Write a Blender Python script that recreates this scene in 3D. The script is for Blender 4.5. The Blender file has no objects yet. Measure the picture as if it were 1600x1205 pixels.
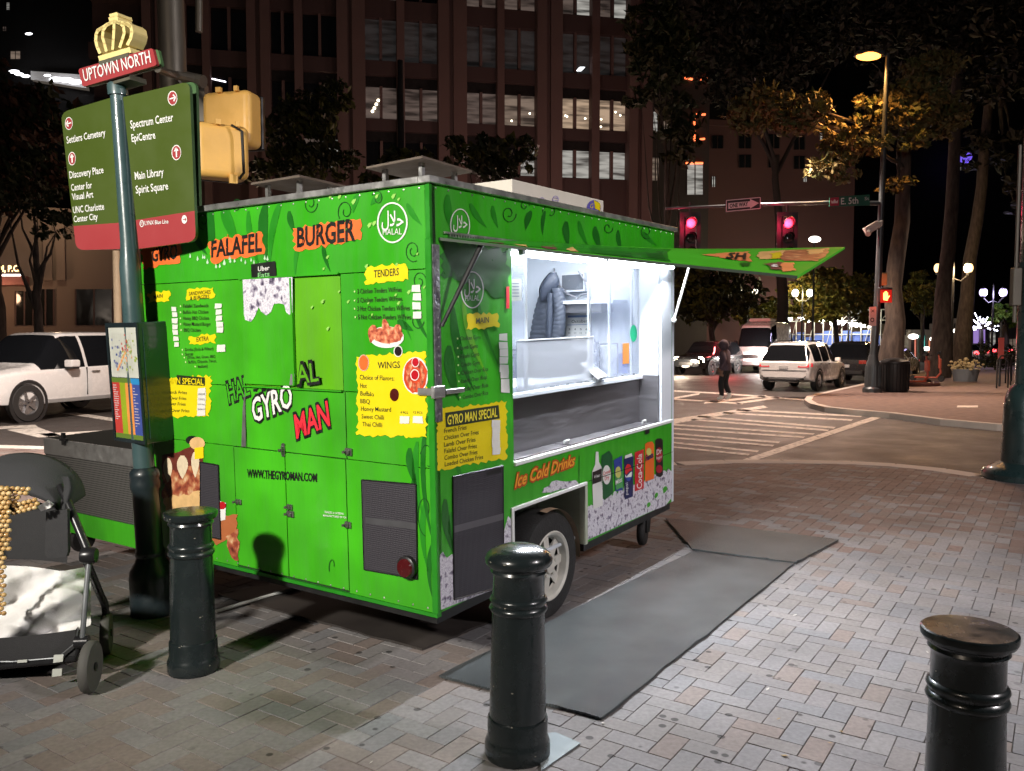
import bpy, math, random
import numpy as np
from mathutils import Vector, Matrix
R = math.radians
rnd = random.Random(11)
scene = bpy.context.scene
COL = scene.collection

# ---------------------------------------------------------------- camera, world, exposure
F, CAMH = 1300.0, 1.7
PITCH = math.atan((602.5 - 530) / F)
cam = bpy.data.cameras.new('camera')
cam.sensor_fit = 'HORIZONTAL'
cam.sensor_width = 36.0
cam.lens = F / 1600 * 36
cam.clip_start, cam.clip_end = 0.05, 3000
cam_o = bpy.data.objects.new('camera', cam)
COL.objects.link(cam_o)
cam_o.location = (0, 0, CAMH)
cam_o.rotation_euler = (math.pi / 2 - PITCH, 0, 0)
scene.camera = cam_o

world = bpy.data.worlds.new('World')
scene.world = world
world.use_nodes = True
wt = world.node_tree
sky = wt.nodes.new('ShaderNodeTexSky')
sky.sky_type = 'NISHITA'
sky.sun_disc = False
sky.sun_elevation = R(-4)
sky.sun_rotation = R(200)
bg = wt.nodes['Background']
wt.links.new(sky.outputs[0], bg.inputs[0])
bg.inputs[1].default_value = 0.10
scene.view_settings.view_transform = 'Standard'
scene.view_settings.look = 'None'
scene.view_settings.exposure = 0.22
scene.view_settings.gamma = 1.0
scene.cycles.max_bounces = 7
scene.cycles.diffuse_bounces = 3
scene.cycles.glossy_bounces = 3
scene.cycles.transparent_max_bounces = 12
scene.cycles.transmission_bounces = 5
scene.cycles.sample_clamp_indirect = 4.0
scene.cycles.caustics_reflective = False
scene.cycles.caustics_refractive = False

# ---------------------------------------------------------------- camera geometry helpers
def ray(px, py):
    a, b = (px - 800) / F, -(py - 602.5) / F
    d = Vector((a, math.cos(PITCH) + b * math.sin(PITCH), -math.sin(PITCH) + b * math.cos(PITCH)))
    return d / d.y
CAM = Vector((0, 0, CAMH))
def P(px, py, Y):                       # the point at distance Y in front that the photo shows at (px, py)
    return CAM + ray(px, py) * Y
def G(px, py, z=0.0):                   # the point of the level z
    d = ray(px, py)
    return CAM + d * ((z - CAMH) / d.z)

def proj(p):                            # where the photo shows the point p
    q = Vector(p) - CAM
    d = q.y * math.cos(PITCH) - q.z * math.sin(PITCH); u = q.y * math.sin(PITCH) + q.z * math.cos(PITCH)
    return 800 + F * q.x / d, 602.5 - F * u / d

class Plane:
    def __init__(s, o, u, v, n=None):
        s.o, s.u, s.v = Vector(o), Vector(u).normalized(), Vector(v).normalized()
        s.n = Vector(n).normalized() if n is not None else s.u.cross(s.v)
        if s.n.dot(CAM - s.o) < 0: s.n = -s.n
    def hit(s, px, py, off=0.0):
        d = ray(px, py)
        t = ((s.o - CAM).dot(s.n) + off) / d.dot(s.n)
        return CAM + d * t
    def at(s, a, b, off=0.0):
        return s.o + s.u * a + s.v * b + s.n * off
    def uv(s, px, py):
        h = s.hit(px, py) - s.o
        return h.dot(s.u), h.dot(s.v)

# ---------------------------------------------------------------- materials
MATS = {}
def M(name, rgb, rough=0.55, metal=0.0, var=0.18, scale=6.0, bump=0.0, bscale=None, rvar=0.12, coat=0.0, stretch=None, spec=0.5, alpha=1.0, trans=0.0):
    if name in MATS: return MATS[name]
    m = bpy.data.materials.new(name)
    m.use_nodes = True
    nt = m.node_tree
    b = nt.nodes['Principled BSDF']
    b.inputs['Base Color'].default_value = (*rgb, 1)
    b.inputs['Roughness'].default_value = rough
    b.inputs['Metallic'].default_value = metal
    b.inputs['Coat Weight'].default_value = coat
    b.inputs['Coat Roughness'].default_value = 0.08
    b.inputs['Specular IOR Level'].default_value = spec
    b.inputs['Alpha'].default_value = alpha
    b.inputs['Transmission Weight'].default_value = trans
    tc = nt.nodes.new('ShaderNodeTexCoord')
    src = tc.outputs['Object']
    if stretch:
        mp = nt.nodes.new('ShaderNodeMapping')
        mp.inputs['Scale'].default_value = stretch
        nt.links.new(src, mp.inputs[0]); src = mp.outputs[0]
    if var > 0 or rvar > 0:
        n = nt.nodes.new('ShaderNodeTexNoise')
        n.inputs['Scale'].default_value = scale
        n.inputs['Detail'].default_value = 6
        n.inputs['Roughness'].default_value = 0.62
        nt.links.new(src, n.inputs['Vector'])
        mx = nt.nodes.new('ShaderNodeMix'); mx.data_type = 'RGBA'
        mx.inputs['A'].default_value = (*[c * (1 - var) for c in rgb], 1)
        mx.inputs['B'].default_value = (*[min(1, c * (1 + var)) for c in rgb], 1)
        nt.links.new(n.outputs['Fac'], mx.inputs['Factor'])
        nt.links.new(mx.outputs['Result'], b.inputs['Base Color'])
        mr = nt.nodes.new('ShaderNodeMapRange')
        mr.inputs['From Min'].default_value, mr.inputs['From Max'].default_value = 0.3, 0.7
        mr.inputs['To Min'].default_value = max(0.03, rough - rvar)
        mr.inputs['To Max'].default_value = min(1, rough + rvar)
        nt.links.new(n.outputs['Fac'], mr.inputs['Value'])
        nt.links.new(mr.outputs[0], b.inputs['Roughness'])
    if bump > 0:
        n2 = nt.nodes.new('ShaderNodeTexNoise')
        n2.inputs['Scale'].default_value = bscale or scale * 4
        n2.inputs['Detail'].default_value = 5
        nt.links.new(src, n2.inputs['Vector'])
        bp = nt.nodes.new('ShaderNodeBump')
        bp.inputs['Strength'].default_value = bump
        bp.inputs['Distance'].default_value = 0.02
        nt.links.new(n2.outputs['Fac'], bp.inputs['Height'])
        nt.links.new(bp.outputs[0], b.inputs['Normal'])
    MATS[name] = m
    return m

def E(name, rgb, strength, base=(0.8, 0.8, 0.8)):
    if name in MATS: return MATS[name]
    m = bpy.data.materials.new(name); m.use_nodes = True
    b = m.node_tree.nodes['Principled BSDF']
    b.inputs['Base Color'].default_value = (*base, 1)
    b.inputs['Emission Color'].default_value = (*rgb, 1)
    b.inputs['Emission Strength'].default_value = strength
    MATS[name] = m
    return m

def ramp_mat(name, kind, scale, stops, rough=0.6, bump=0.0, detail=4, coord='Object', stretch=None, rand=1.0, feature='F1', emit=0.0, metal=0.0, constant=False):
    """procedural print or surface: noise / voronoi / wave through a colour ramp"""
    if name in MATS: return MATS[name]
    m = bpy.data.materials.new(name); m.use_nodes = True
    nt = m.node_tree; b = nt.nodes['Principled BSDF']
    b.inputs['Roughness'].default_value = rough
    b.inputs['Metallic'].default_value = metal
    tc = nt.nodes.new('ShaderNodeTexCoord'); src = tc.outputs[coord]
    if stretch:
        mp = nt.nodes.new('ShaderNodeMapping'); mp.inputs['Scale'].default_value = stretch
        nt.links.new(src, mp.inputs[0]); src = mp.outputs[0]
    if kind == 'noise':
        t = nt.nodes.new('ShaderNodeTexNoise'); t.inputs['Detail'].default_value = detail; out = t.outputs['Fac']
    elif kind == 'voronoi':
        t = nt.nodes.new('ShaderNodeTexVoronoi'); t.feature = feature; t.inputs['Randomness'].default_value = rand
        out = t.outputs['Distance']
    elif kind == 'cells':
        t = nt.nodes.new('ShaderNodeTexVoronoi'); t.inputs['Randomness'].default_value = rand
        sp = nt.nodes.new('ShaderNodeSeparateColor'); nt.links.new(t.outputs['Color'], sp.inputs[0]); out = sp.outputs[0]
    else:
        t = nt.nodes.new('ShaderNodeTexWave'); t.inputs['Distortion'].default_value = 4; t.inputs['Detail'].default_value = detail; out = t.outputs['Fac']
    t.inputs['Scale'].default_value = scale
    nt.links.new(src, t.inputs['Vector'])
    cr = nt.nodes.new('ShaderNodeValToRGB')
    if constant: cr.color_ramp.interpolation = 'CONSTANT'
    el = cr.color_ramp.elements
    el[0].position, el[0].color = stops[0][0], (*stops[0][1], 1)
    el[1].position, el[1].color = stops[-1][0], (*stops[-1][1], 1)
    for p_, c_ in stops[1:-1]:
        e_ = el.new(p_); e_.color = (*c_, 1)
    nt.links.new(out, cr.inputs[0])
    nt.links.new(cr.outputs[0], b.inputs['Base Color'])
    if emit > 0:
        nt.links.new(cr.outputs[0], b.inputs['Emission Color'])
        b.inputs['Emission Strength'].default_value = emit
    if bump > 0:
        bp = nt.nodes.new('ShaderNodeBump'); bp.inputs['Strength'].default_value = bump; bp.inputs['Distance'].default_value = 0.02
        nt.links.new(out, bp.inputs['Height']); nt.links.new(bp.outputs[0], b.inputs['Normal'])
    MATS[name] = m
    return m

# ---------------------------------------------------------------- objects
MW = {}
def thing(name, label, cat, loc=(0, 0, 0), rot=None, group=None, mat=None):
    o = bpy.data.objects.new(name, None)
    o.empty_display_size = 0.2
    COL.objects.link(o)
    mw = mat if mat is not None else Matrix.Translation(Vector(loc)) @ (Matrix.Rotation(rot, 4, 'Z') if rot else Matrix.Identity(4))
    o.matrix_world = mw
    MW[o.name] = mw.copy()
    o['label'] = label; o['category'] = cat
    if group: o['group'] = group
    return o
def tag(o, label, cat, group=None, kind=None):
    if label: o['label'] = label
    if cat: o['category'] = cat
    if group: o['group'] = group
    if kind: o['kind'] = kind
    return o
def root_of(o):
    while o.parent is not None: o = o.parent
    return o
def copy_tree(o, mw, label=None):
    def cp(a, par):
        c = a.copy(); COL.objects.link(c)
        if par is not None:
            c.parent = par
            c.matrix_parent_inverse = Matrix.Identity(4)
        for ch in list(a.children): cp(ch, c)
        return c
    kids = o.children
    c = cp(o, None)
    c.matrix_world = mw
    MW[c.name] = mw.copy()
    if label: c['label'] = label
    return c

TXT = {}
def text_geo(body, bold=0.0, space=1.0):
    k = (body, bold, space)
    if k not in TXT:
        c = bpy.data.curves.new('lettering', 'FONT')
        c.body = body; c.resolution_u = 2; c.offset = bold; c.space_character = space
        o = bpy.data.objects.new('lettering', c); COL.objects.link(o)
        dg = bpy.context.evaluated_depsgraph_get()
        m = bpy.data.meshes.new_from_object(o.evaluated_get(dg))
        v = [(a.co.x, a.co.y) for a in m.vertices]; f = [tuple(p.vertices) for p in m.polygons]
        bpy.data.objects.remove(o); bpy.data.curves.remove(c); bpy.data.meshes.remove(m)
        TXT[k] = (v, f)
    return TXT[k]

class MB:
    """collects shapes in world coordinates (through xf) and links them as ONE mesh object"""
    def __init__(s, xf=None):
        s.v, s.f, s.m = [], [], []
        s.xf = xf
    def add(s, vs, fs, m=0):
        b = len(s.v)
        s.v += [s.xf @ Vector(v) if s.xf else Vector(v) for v in vs]
        s.f += [tuple(i + b for i in f) for f in fs]
        s.m += [m] * len(fs)
        return s
    def face(s, pts, m=0): return s.add(pts, [tuple(range(len(pts)))], m)
    def hexa(s, p, m=0):                # 8 points: bottom ring 0-3, top ring 4-7
        return s.add(p, [(3, 2, 1, 0), (4, 5, 6, 7), (0, 1, 5, 4), (1, 2, 6, 5), (2, 3, 7, 6), (3, 0, 4, 7)], m)
    def box(s, a, b, m=0, bev=0.0):
        (x0, y0, z0), (x1, y1, z1) = a, b
        if bev <= 0:
            return s.hexa([(x0, y0, z0), (x1, y0, z0), (x1, y1, z0), (x0, y1, z0), (x0, y0, z1), (x1, y0, z1), (x1, y1, z1), (x0, y1, z1)], m)
        e = bev
        vs = []
        for z, q in ((z0, e), (z0 + e, 0), (z1 - e, 0), (z1, e)):
            vs += [(x0 + e, y0 + q, z), (x1 - e, y0 + q, z), (x1 - q, y0 + e, z), (x1 - q, y1 - e, z), (x1 - e, y1 - q, z), (x0 + e, y1 - q, z), (x0 + q, y1 - e, z), (x0 + q, y0 + e, z)]
        fs = [tuple(range(7, -1, -1)), tuple(range(24, 32))]
        for k in range(3):
            for i in range(8):
                j = (i + 1) % 8
                fs.append((k * 8 + i, k * 8 + j, k * 8 + 8 + j, k * 8 + 8 + i))
        return s.add(vs, fs, m)
    def obox(s, c, ax, ay, az, m=0):    # centre and three half-axis vectors
        c, ax, ay, az = Vector(c), Vector(ax), Vector(ay), Vector(az)
        return s.hexa([c - ax - ay - az, c + ax - ay - az, c + ax + ay - az, c - ax + ay - az, c - ax - ay + az, c + ax - ay + az, c + ax + ay + az, c - ax + ay + az], m)
    def prism(s, pts, vec, m=0, ms=None):   # polygon and the same polygon moved by vec
        n = len(pts); pts = [Vector(p) for p in pts]; vec = Vector(vec)
        s.add(pts + [p + vec for p in pts], [tuple(range(n)), tuple(range(2 * n - 1, n - 1, -1))], m)
        return s.add(pts + [p + vec for p in pts], [(i, i + n, (i + 1) % n + n, (i + 1) % n) for i in range(n)], m if ms is None else ms)
    def tube(s, path, rad, n=8, m=0, caps=True):
        path = [Vector(p) for p in path]
        rad = [rad] * len(path) if isinstance(rad, (int, float)) else rad
        vs, fs = [], []
        t0 = (path[1] - path[0]).normalized()
        ref = Vector((0, 0, 1)) if abs(t0.z) < 0.9 else Vector((1, 0, 0))
        x = t0.cross(ref).normalized()
        for i, p in enumerate(path):
            t = (path[min(i + 1, len(path) - 1)] - path[max(i - 1, 0)]).normalized()
            x = (x - t * x.dot(t)).normalized(); y = t.cross(x)
            for k in range(n):
                a = 2 * math.pi * k / n
                vs.append(p + (x * math.cos(a) + y * math.sin(a)) * rad[i])
        for i in range(len(path) - 1):
            for k in range(n):
                q = (k + 1) % n
                fs.append((i * n + k, i * n + q, i * n + n + q, i * n + n + k))
        if caps:
            fs.append(tuple(range(n - 1, -1, -1))); fs.append(tuple(range((len(path) - 1) * n, len(path) * n)))
        return s.add(vs, fs, m)
    def lathe(s, prof, c=(0, 0, 0), ax=(0, 0, 1), n=24, m=0, caps=True, arc=1.0):
        ax = Vector(ax).normalized()
        ref = Vector((1, 0, 0)) if abs(ax.x) < 0.9 else Vector((0, 1, 0))
        x = (ref - ax * ref.dot(ax)).normalized(); y = ax.cross(x); c = Vector(c)
        vs, fs = [], []
        for r, h in prof:
            for k in range(n):
                a = 2 * math.pi * k / n
                vs.append(c + ax * h + (x * math.cos(a) + y * math.sin(a)) * r)
        for i in range(len(prof) - 1):
            for k in range(n):
                q = (k + 1) % n
                fs.append((i * n + k, i * n + q, i * n + n + q, i * n + n + k))
        if caps:
            fs.append(tuple(range(n - 1, -1, -1))); fs.append(tuple(range((len(prof) - 1) * n, len(prof) * n)))
        return s.add(vs, fs, m)
    def ball(s, c, r, n=12, m=0, sc=(1, 1, 1), k=7):
        c = Vector(c); vs, fs = [], []
        for i in range(k + 1):
            th = math.pi * i / k
            for j in range(n):
                a = 2 * math.pi * j / n
                vs.append(c + Vector((math.sin(th) * math.cos(a) * sc[0], math.sin(th) * math.sin(a) * sc[1], math.cos(th) * sc[2])) * r)
        for i in range(k):
            for j in range(n):
                q = (j + 1) % n
                fs.append((i * n + j, i * n + n + j, i * n + n + q, i * n + q))
        return s.add(vs, fs, m)
    def grid(s, fn, nu, nv, m=0, closed=False):
        vs = [fn(i / nu, j / nv) for j in range(nv + 1) for i in range(nu + 1)]
        fs = [(j * (nu + 1) + i, j * (nu + 1) + i + 1, (j + 1) * (nu + 1) + i + 1, (j + 1) * (nu + 1) + i) for j in range(nv) for i in range(nu)]
        return s.add(vs, fs, m)
    # --- flat prints on a Plane, placed by where the photo shows them
    def poly(s, pl, pts, off=0.003, m=0): return s.face([pl.hit(x, y, off) for x, y in pts], m)
    def text4(s, body, q, m=0, bold=0.0, shear=0.0, space=1.0):   # q: TL, TR, BR, BL in world space; baseline to cap height
        v, f = text_geo(body, bold, space)
        if not v: return s
        x0, x1 = min(a for a, _ in v), max(a for a, _ in v)
        TL, TR, BR, BL = [Vector(a) for a in q]
        out = []
        for a, b in v:
            t = b / 0.70
            u = (a - x0 + shear * b) / (x1 - x0)
            lo = BL + (BR - BL) * u; hi = TL + (TR - TL) * u
            out.append(lo + (hi - lo) * t)
        return s.add(out, f, m)
    def text(s, pl, body, x0, y0, x1, y1, h, h2=None, off=0.004, m=0, bold=0.0, shear=0.0, lean=0.0, space=1.0):
        h2 = h if h2 is None else h2
        q = [pl.hit(x0 + lean * h, y0 - h, off), pl.hit(x1 + lean * h2, y1 - h2, off), pl.hit(x1, y1, off), pl.hit(x0, y0, off)]
        return s.text4(body, q, m, bold, shear, space)
    def ring(s, pl, cx, cy, rx, ry, w, off=0.004, m=0, n=36):
        o, i = [], []
        for k in range(n):
            a = 2 * math.pi * k / n
            o.append(pl.hit(cx + rx * math.cos(a), cy + ry * math.sin(a), off))
            i.append(pl.hit(cx + (rx - w) * math.cos(a), cy + (ry - w) * math.sin(a), off))
        return s.add(o + i, [(k, (k + 1) % n, n + (k + 1) % n, n + k) for k in range(n)], m)
    def disc(s, pl, cx, cy, rx, ry, off=0.004, m=0, n=28, jit=0.0):
        return s.poly(pl, [(cx + rx * math.cos(2 * math.pi * k / n) * (1 + jit * rnd.uniform(-1, 1)), cy + ry * math.sin(2 * math.pi * k / n) * (1 + jit * rnd.uniform(-1, 1))) for k in range(n)], off, m)
    def line(s, pl, pts, w, off=0.003, m=0):     # a printed line, w in photo pixels
        for (a, b), (c, d) in zip(pts[:-1], pts[1:]):
            L = math.hypot(c - a, d - b) or 1
            nx, ny = -(d - b) / L * w / 2, (c - a) / L * w / 2
            s.poly(pl, [(a + nx, b + ny), (c + nx, d + ny), (c - nx, d - ny), (a - nx, b - ny)], off, m)
        return s
    def brush(s, pl, q, amp=4, off=0.003, m=0, step=7):   # a torn brush-stroke patch; q four px corners TL TR BR BL
        pts = []
        for k in range(4):
            (a, b), (c, d) = q[k], q[(k + 1) % 4]
            L = math.hypot(c - a, d - b); n = max(2, int(L / step))
            nx, ny = (d - b) / L, -(c - a) / L
            for i in range(n):
                t = i / n; e = rnd.uniform(-amp, amp) * (0.4 if i == 0 else 1)
                pts.append((a + (c - a) * t + nx * e, b + (d - b) * t + ny * e))
        return s.poly(pl, pts, off, m)
    def build(s, name, mats, parent=None, smooth=None, bevel=0.0, bseg=2):
        me = bpy.data.meshes.new(name)
        vs = s.v
        if parent is not None:
            inv = MW[root_of(parent).name].inverted()
            vs = [inv @ v for v in vs]
        me.from_pydata([tuple(v) for v in vs], [], s.f)
        mats = mats if isinstance(mats, (list, tuple)) else [mats]
        for a in mats: me.materials.append(a)
        me.polygons.foreach_set('material_index', s.m)
        me.update()
        o = bpy.data.objects.new(name, me)
        COL.objects.link(o)
        if parent is not None:
            o.parent = parent
        if bevel > 0:
            bm_ = o.modifiers.new('edge', 'BEVEL'); bm_.width = bevel; bm_.segments = bseg; bm_.limit_method = 'ANGLE'
        if smooth is not None:
            me.polygons.foreach_set('use_smooth', [True] * len(me.polygons))
            try: me.set_sharp_from_angle(angle=R(smooth))
            except Exception: pass
        return o

def bounding(vals):
    return min(vals), max(vals)

LAMPS = []
def lamp(name, pos, power, rgb, radius=0.1, kind='POINT', parent=None, spot=None, aim=None):
    d = bpy.data.lights.new(name, kind)
    d.energy = power; d.color = rgb
    if kind in ('POINT', 'SPOT'): d.shadow_soft_size = radius
    if kind == 'SPOT':
        d.spot_size = R(spot or 120); d.spot_blend = 0.8
    o = bpy.data.objects.new(name, d); COL.objects.link(o)
    o.location = pos
    if aim is not None:
        o.rotation_euler = (Vector(aim) - Vector(pos)).to_track_quat('-Z', 'Y').to_euler()
    return o
# lamp strengths in watts
LED_W, LED_IN, SODIUM_W, KEY_W, FILL_W = 120, 36, 3000, 3900, 1700
# ---------------------------------------------------------------- the setting: road, pavements, kerbs, paint
D1 = Vector((0.555, 0.832, 0)); D2 = Vector((-0.832, 0.555, 0))
ROADZ = -0.13
m_asphalt = M('asphalt', (0.055, 0.047, 0.043), 0.62, var=0.35, scale=1.3, bump=0.35, bscale=160, rvar=0.14)
m_paint = ramp_mat('road_paint', 'noise', 9, [(0.34, (0.12, 0.10, 0.09)), (0.47, (0.62, 0.58, 0.52)), (1, (0.72, 0.68, 0.62))], 0.6, detail=9)
m_kerb = M('kerb_stone', (0.50, 0.45, 0.41), 0.75, var=0.25, scale=3, bump=0.3, bscale=60)
m_joint = M('paver_joint', (0.085, 0.077, 0.07), 0.95, var=0.3, scale=20)
m_farpave = ramp_mat('far_brick', 'noise', 5, [(0.3, (0.13, 0.085, 0.07)), (0.7, (0.22, 0.15, 0.125))], 0.85, bump=0.2, detail=8)

mb = MB(); mb.face([(-700, -300, ROADZ), (700, -300, ROADZ), (700, 1200, ROADZ), (-700, 1200, ROADZ)])
tag(mb.build('road', m_asphalt), None, None, kind='structure')

# near pavement corner
kerb_pts = [G(x, y, 0.0) for x, y in ((1055, 722), (1130, 719), (1220, 719), (1330, 721), (1400, 725), (1480, 733), (1540, 742))]
kerb_line = [Vector((-40, 19.4, 0)), Vector((-18, 15.2, 0)), Vector((-7.3, 13.1, 0)), Vector((-2, 12.05, 0)), Vector((0.6, 11.55, 0))] + kerb_pts
last = kerb_line[-1]
kerb_line += [last + Vector((0.8, -0.75, 0)), last + Vector((2.2, -1.75, 0)), last + Vector((12, -8.3, 0)), last + Vector((30, -20, 0))]
mb = MB()
poly = [Vector((p.x, p.y, -0.0045)) for p in kerb_line] + [Vector((40, -30, -0.0045)), Vector((-40, -30, -0.0045))]
mb.face(list(reversed(poly)))
tag(mb.build('pavement', m_joint), None, None, kind='structure')
def strip(mb, line, w0, w1, z0, z1, m=0, seg=None):
    nrm = []
    for i in range(len(line)):
        a, b = line[max(i - 1, 0)], line[min(i + 1, len(line) - 1)]
        d = (b - a); d.z = 0; d.normalize(); nrm.append(Vector((-d.y, d.x, 0)))
    for i in range(len(line) - 1):
        a, b, na, nb = line[i], line[i + 1], nrm[i], nrm[i + 1]
        q = [a + na * w0, b + nb * w0, b + nb * w1, a + na * w1]
        mb.hexa([Vector((p.x, p.y, z0)) for p in q] + [Vector((p.x, p.y, z1)) for p in q], m)
mb = MB()
dense = []
for a, b in zip(kerb_line[:-1], kerb_line[1:]):
    n = max(1, int((b - a).length / 1.15))
    dense += [(a + (b - a) * (i / n)) for i in range(n)]
for i in range(len(dense) - 1):                 # kerb stones, with open joints
    a, b = dense[i], dense[i + 1]
    d = (b - a).normalized()
    strip(mb, [a + d * 0.006, b - d * 0.006], 0.012, -0.30, -0.2, 0.004 + rnd.uniform(-0.003, 0.003))
tag(mb.build('kerb', m_kerb, bevel=0.012), None, None, kind='structure')

# herringbone clay and concrete pavers, each its own raised block
m_pave = bpy.data.materials.new('paver'); m_pave.use_nodes = True
nt = m_pave.node_tree; b_ = nt.nodes['Principled BSDF']
at = nt.nodes.new('ShaderNodeVertexColor'); at.layer_name = 'paver_colour'
n1 = nt.nodes.new('ShaderNodeTexNoise'); n1.inputs['Scale'].default_value = 45; n1.inputs['Detail'].default_value = 8
n2 = nt.nodes.new('ShaderNodeTexNoise'); n2.inputs['Scale'].default_value = 1.1; n2.inputs['Detail'].default_value = 5
n3 = nt.nodes.new('ShaderNodeTexVoronoi'); n3.inputs['Scale'].default_value = 7.5
tcg = nt.nodes.new('ShaderNodeTexCoord')
for n_ in (n1, n2, n3): nt.links.new(tcg.outputs['Object'], n_.inputs['Vector'])
mul = nt.nodes.new('ShaderNodeMix'); mul.data_type = 'RGBA'; mul.blend_type = 'MULTIPLY'; mul.inputs['Factor'].default_value = 1
r1 = nt.nodes.new('ShaderNodeMapRange'); r1.inputs['To Min'].default_value = 0.62; r1.inputs['To Max'].default_value = 1.28
nt.links.new(n1.outputs['Fac'], r1.inputs['Value'])
r2 = nt.nodes.new('ShaderNodeMapRange'); r2.inputs['From Min'].default_value = 0.32; r2.inputs['From Max'].default_value = 0.68; r2.inputs['To Min'].default_value = 0.7; r2.inputs['To Max'].default_value = 1.12
nt.links.new(n2.outputs['Fac'], r2.inputs['Value'])
r3 = nt.nodes.new('ShaderNodeMapRange'); r3.inputs['From Min'].default_value = 0.11; r3.inputs['From Max'].default_value = 0.15; r3.inputs['To Min'].default_value = 0.30; r3.inputs['To Max'].default_value = 1.0
nt.links.new(n3.outputs['Distance'], r3.inputs['Value'])
n5 = nt.nodes.new('ShaderNodeTexNoise'); n5.inputs['Scale'].default_value = 0.7; n5.inputs['Detail'].default_value = 2
nt.links.new(tcg.outputs['Object'], n5.inputs['Vector'])
r5 = nt.nodes.new('ShaderNodeMapRange'); r5.inputs['From Min'].default_value = 0.50; r5.inputs['From Max'].default_value = 0.62
nt.links.new(n5.outputs['Fac'], r5.inputs['Value'])
mxg = nt.nodes.new('ShaderNodeMix'); mxg.inputs['B'].default_value = 1.0        # old gum spots, in some places only
nt.links.new(r5.outputs[0], mxg.inputs['Factor']); nt.links.new(r3.outputs[0], mxg.inputs['A'])
m12 = nt.nodes.new('ShaderNodeMath'); m12.operation = 'MULTIPLY'; nt.links.new(r1.outputs[0], m12.inputs[0]); nt.links.new(r2.outputs[0], m12.inputs[1])
m13 = nt.nodes.new('ShaderNodeMath'); m13.operation = 'MULTIPLY'; nt.links.new(m12.outputs[0], m13.inputs[0]); nt.links.new(mxg.outputs[0], m13.inputs[1])
nt.links.new(at.outputs['Color'], mul.inputs['A']); nt.links.new(m13.outputs[0], mul.inputs['B'])
nt.links.new(mul.outputs['Result'], b_.inputs['Base Color'])
b_.inputs['Roughness'].default_value = 0.74
b_.inputs['Specular IOR Level'].default_value = 0.35
n4 = nt.nodes.new('ShaderNodeTexNoise'); n4.inputs['Scale'].default_value = 140; n4.inputs['Detail'].default_value = 4
nt.links.new(tcg.outputs['Object'], n4.inputs['Vector'])
bp_ = nt.nodes.new('ShaderNodeBump'); bp_.inputs['Strength'].default_value = 0.45; bp_.inputs['Distance'].default_value = 0.0012
nt.links.new(n4.outputs['Fac'], bp_.inputs['Height']); nt.links.new(bp_.outputs[0], b_.inputs['Normal'])

def inside(p, poly):
    c = False; n = len(poly)
    for i in range(n):
        a, b = poly[i], poly[i - 1]
        if (a.y > p.y) != (b.y > p.y) and p.x < (b.x - a.x) * (p.y - a.y) / (b.y - a.y) + a.x: c = not c
    return c
def pavers():
    w = 0.104; gap = 0.0018
    kb = [k - Vector((0, 0.30, 0)) for k in kerb_line]
    region = kb + [Vector((40, -30, 0)), Vector((-40, -30, 0))]
    V, Fc, Cc = [], [], []
    pal = [(0.232, 0.218, 0.218), (0.222, 0.212, 0.214), (0.238, 0.220, 0.214), (0.226, 0.208, 0.200), (0.212, 0.208, 0.214), (0.242, 0.230, 0.228)]
    red = [(0.230, 0.195, 0.180), (0.225, 0.185, 0.168), (0.235, 0.20, 0.182)]
    deep = [(0.20, 0.145, 0.128), (0.208, 0.155, 0.138), (0.19, 0.135, 0.118), (0.205, 0.165, 0.15)]
    N = 172
    r_ = random.Random(5)
    for i in range(-N, N):
        for j in range(-N, N):
            k = (i - j) % 4
            if k == 0: cx, cy, hx, hy = (i + 1) * w, (j + .5) * w, w, w / 2
            elif k == 3: cx, cy, hx, hy = (i + .5) * w, (j + 1) * w, w / 2, w
            else: continue
            c = Vector((0.5, 7, 0)) + D1 * cx + D2 * cy
            if c.y < 1.9 or c.y > 15 or abs(c.x) > 0.66 * c.y + 1.6 or c.x < -8: continue
            if not inside(c, region): continue
            hx -= gap; hy -= gap; e = 0.0012
            h = r_.uniform(-0.0014, 0.0014); tx, ty = r_.uniform(-.004, .004), r_.uniform(-.004, .004)
            bse = len(V)
            for sx, sy in ((-1, -1), (1, -1), (1, 1), (-1, 1)):
                p = c + D1 * (sx * hx) + D2 * (sy * hy); V.append((p.x, p.y, -0.02))
            for sx, sy in ((-1, -1), (1, -1), (1, 1), (-1, 1)):
                p = c + D1 * (sx * hx) + D2 * (sy * hy); V.append((p.x, p.y, h - 0.003 + tx * sx * hx + ty * sy * hy))
            for sx, sy in ((-1, -1), (1, -1), (1, 1), (-1, 1)):
                p = c + D1 * (sx * (hx - e)) + D2 * (sy * (hy - e)); V.append((p.x, p.y, h + tx * sx * hx + ty * sy * hy))
            for a in (0, 4):
                for q in range(4):
                    Fc.append((bse + a + q, bse + a + (q + 1) % 4, bse + a + 4 + (q + 1) % 4, bse + a + 4 + q))
            Fc.append((bse + 8, bse + 9, bse + 10, bse + 11))
            redness = 0.10 + (0.22 if c.x < -0.2 else 0) + 0.72 * min(1, max(0, (c.y - 6.4) / 1.8))
            col = (r_.choice(deep) if c.y > 6.5 and r_.random() < .92 else r_.choice(red)) if r_.random() < redness else r_.choice(pal)
            f = r_.uniform(0.945, 1.05)
            Cc.append((col[0] * f, col[1] * f, col[2] * f, 1))
    me = bpy.data.meshes.new('brick_paving')
    me.from_pydata(V, [], Fc); me.materials.append(m_pave)
    ca = me.color_attributes.new('paver_colour', 'FLOAT_COLOR', 'CORNER')
    cols = np.repeat(np.array(Cc, dtype=np.float32), 36, axis=0)
    ca.data.foreach_set('color', cols.ravel())
    me.update()
    o = bpy.data.objects.new('brick_paving', me); COL.objects.link(o)
    tag(o, None, None, kind='structure')
pavers()

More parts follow.
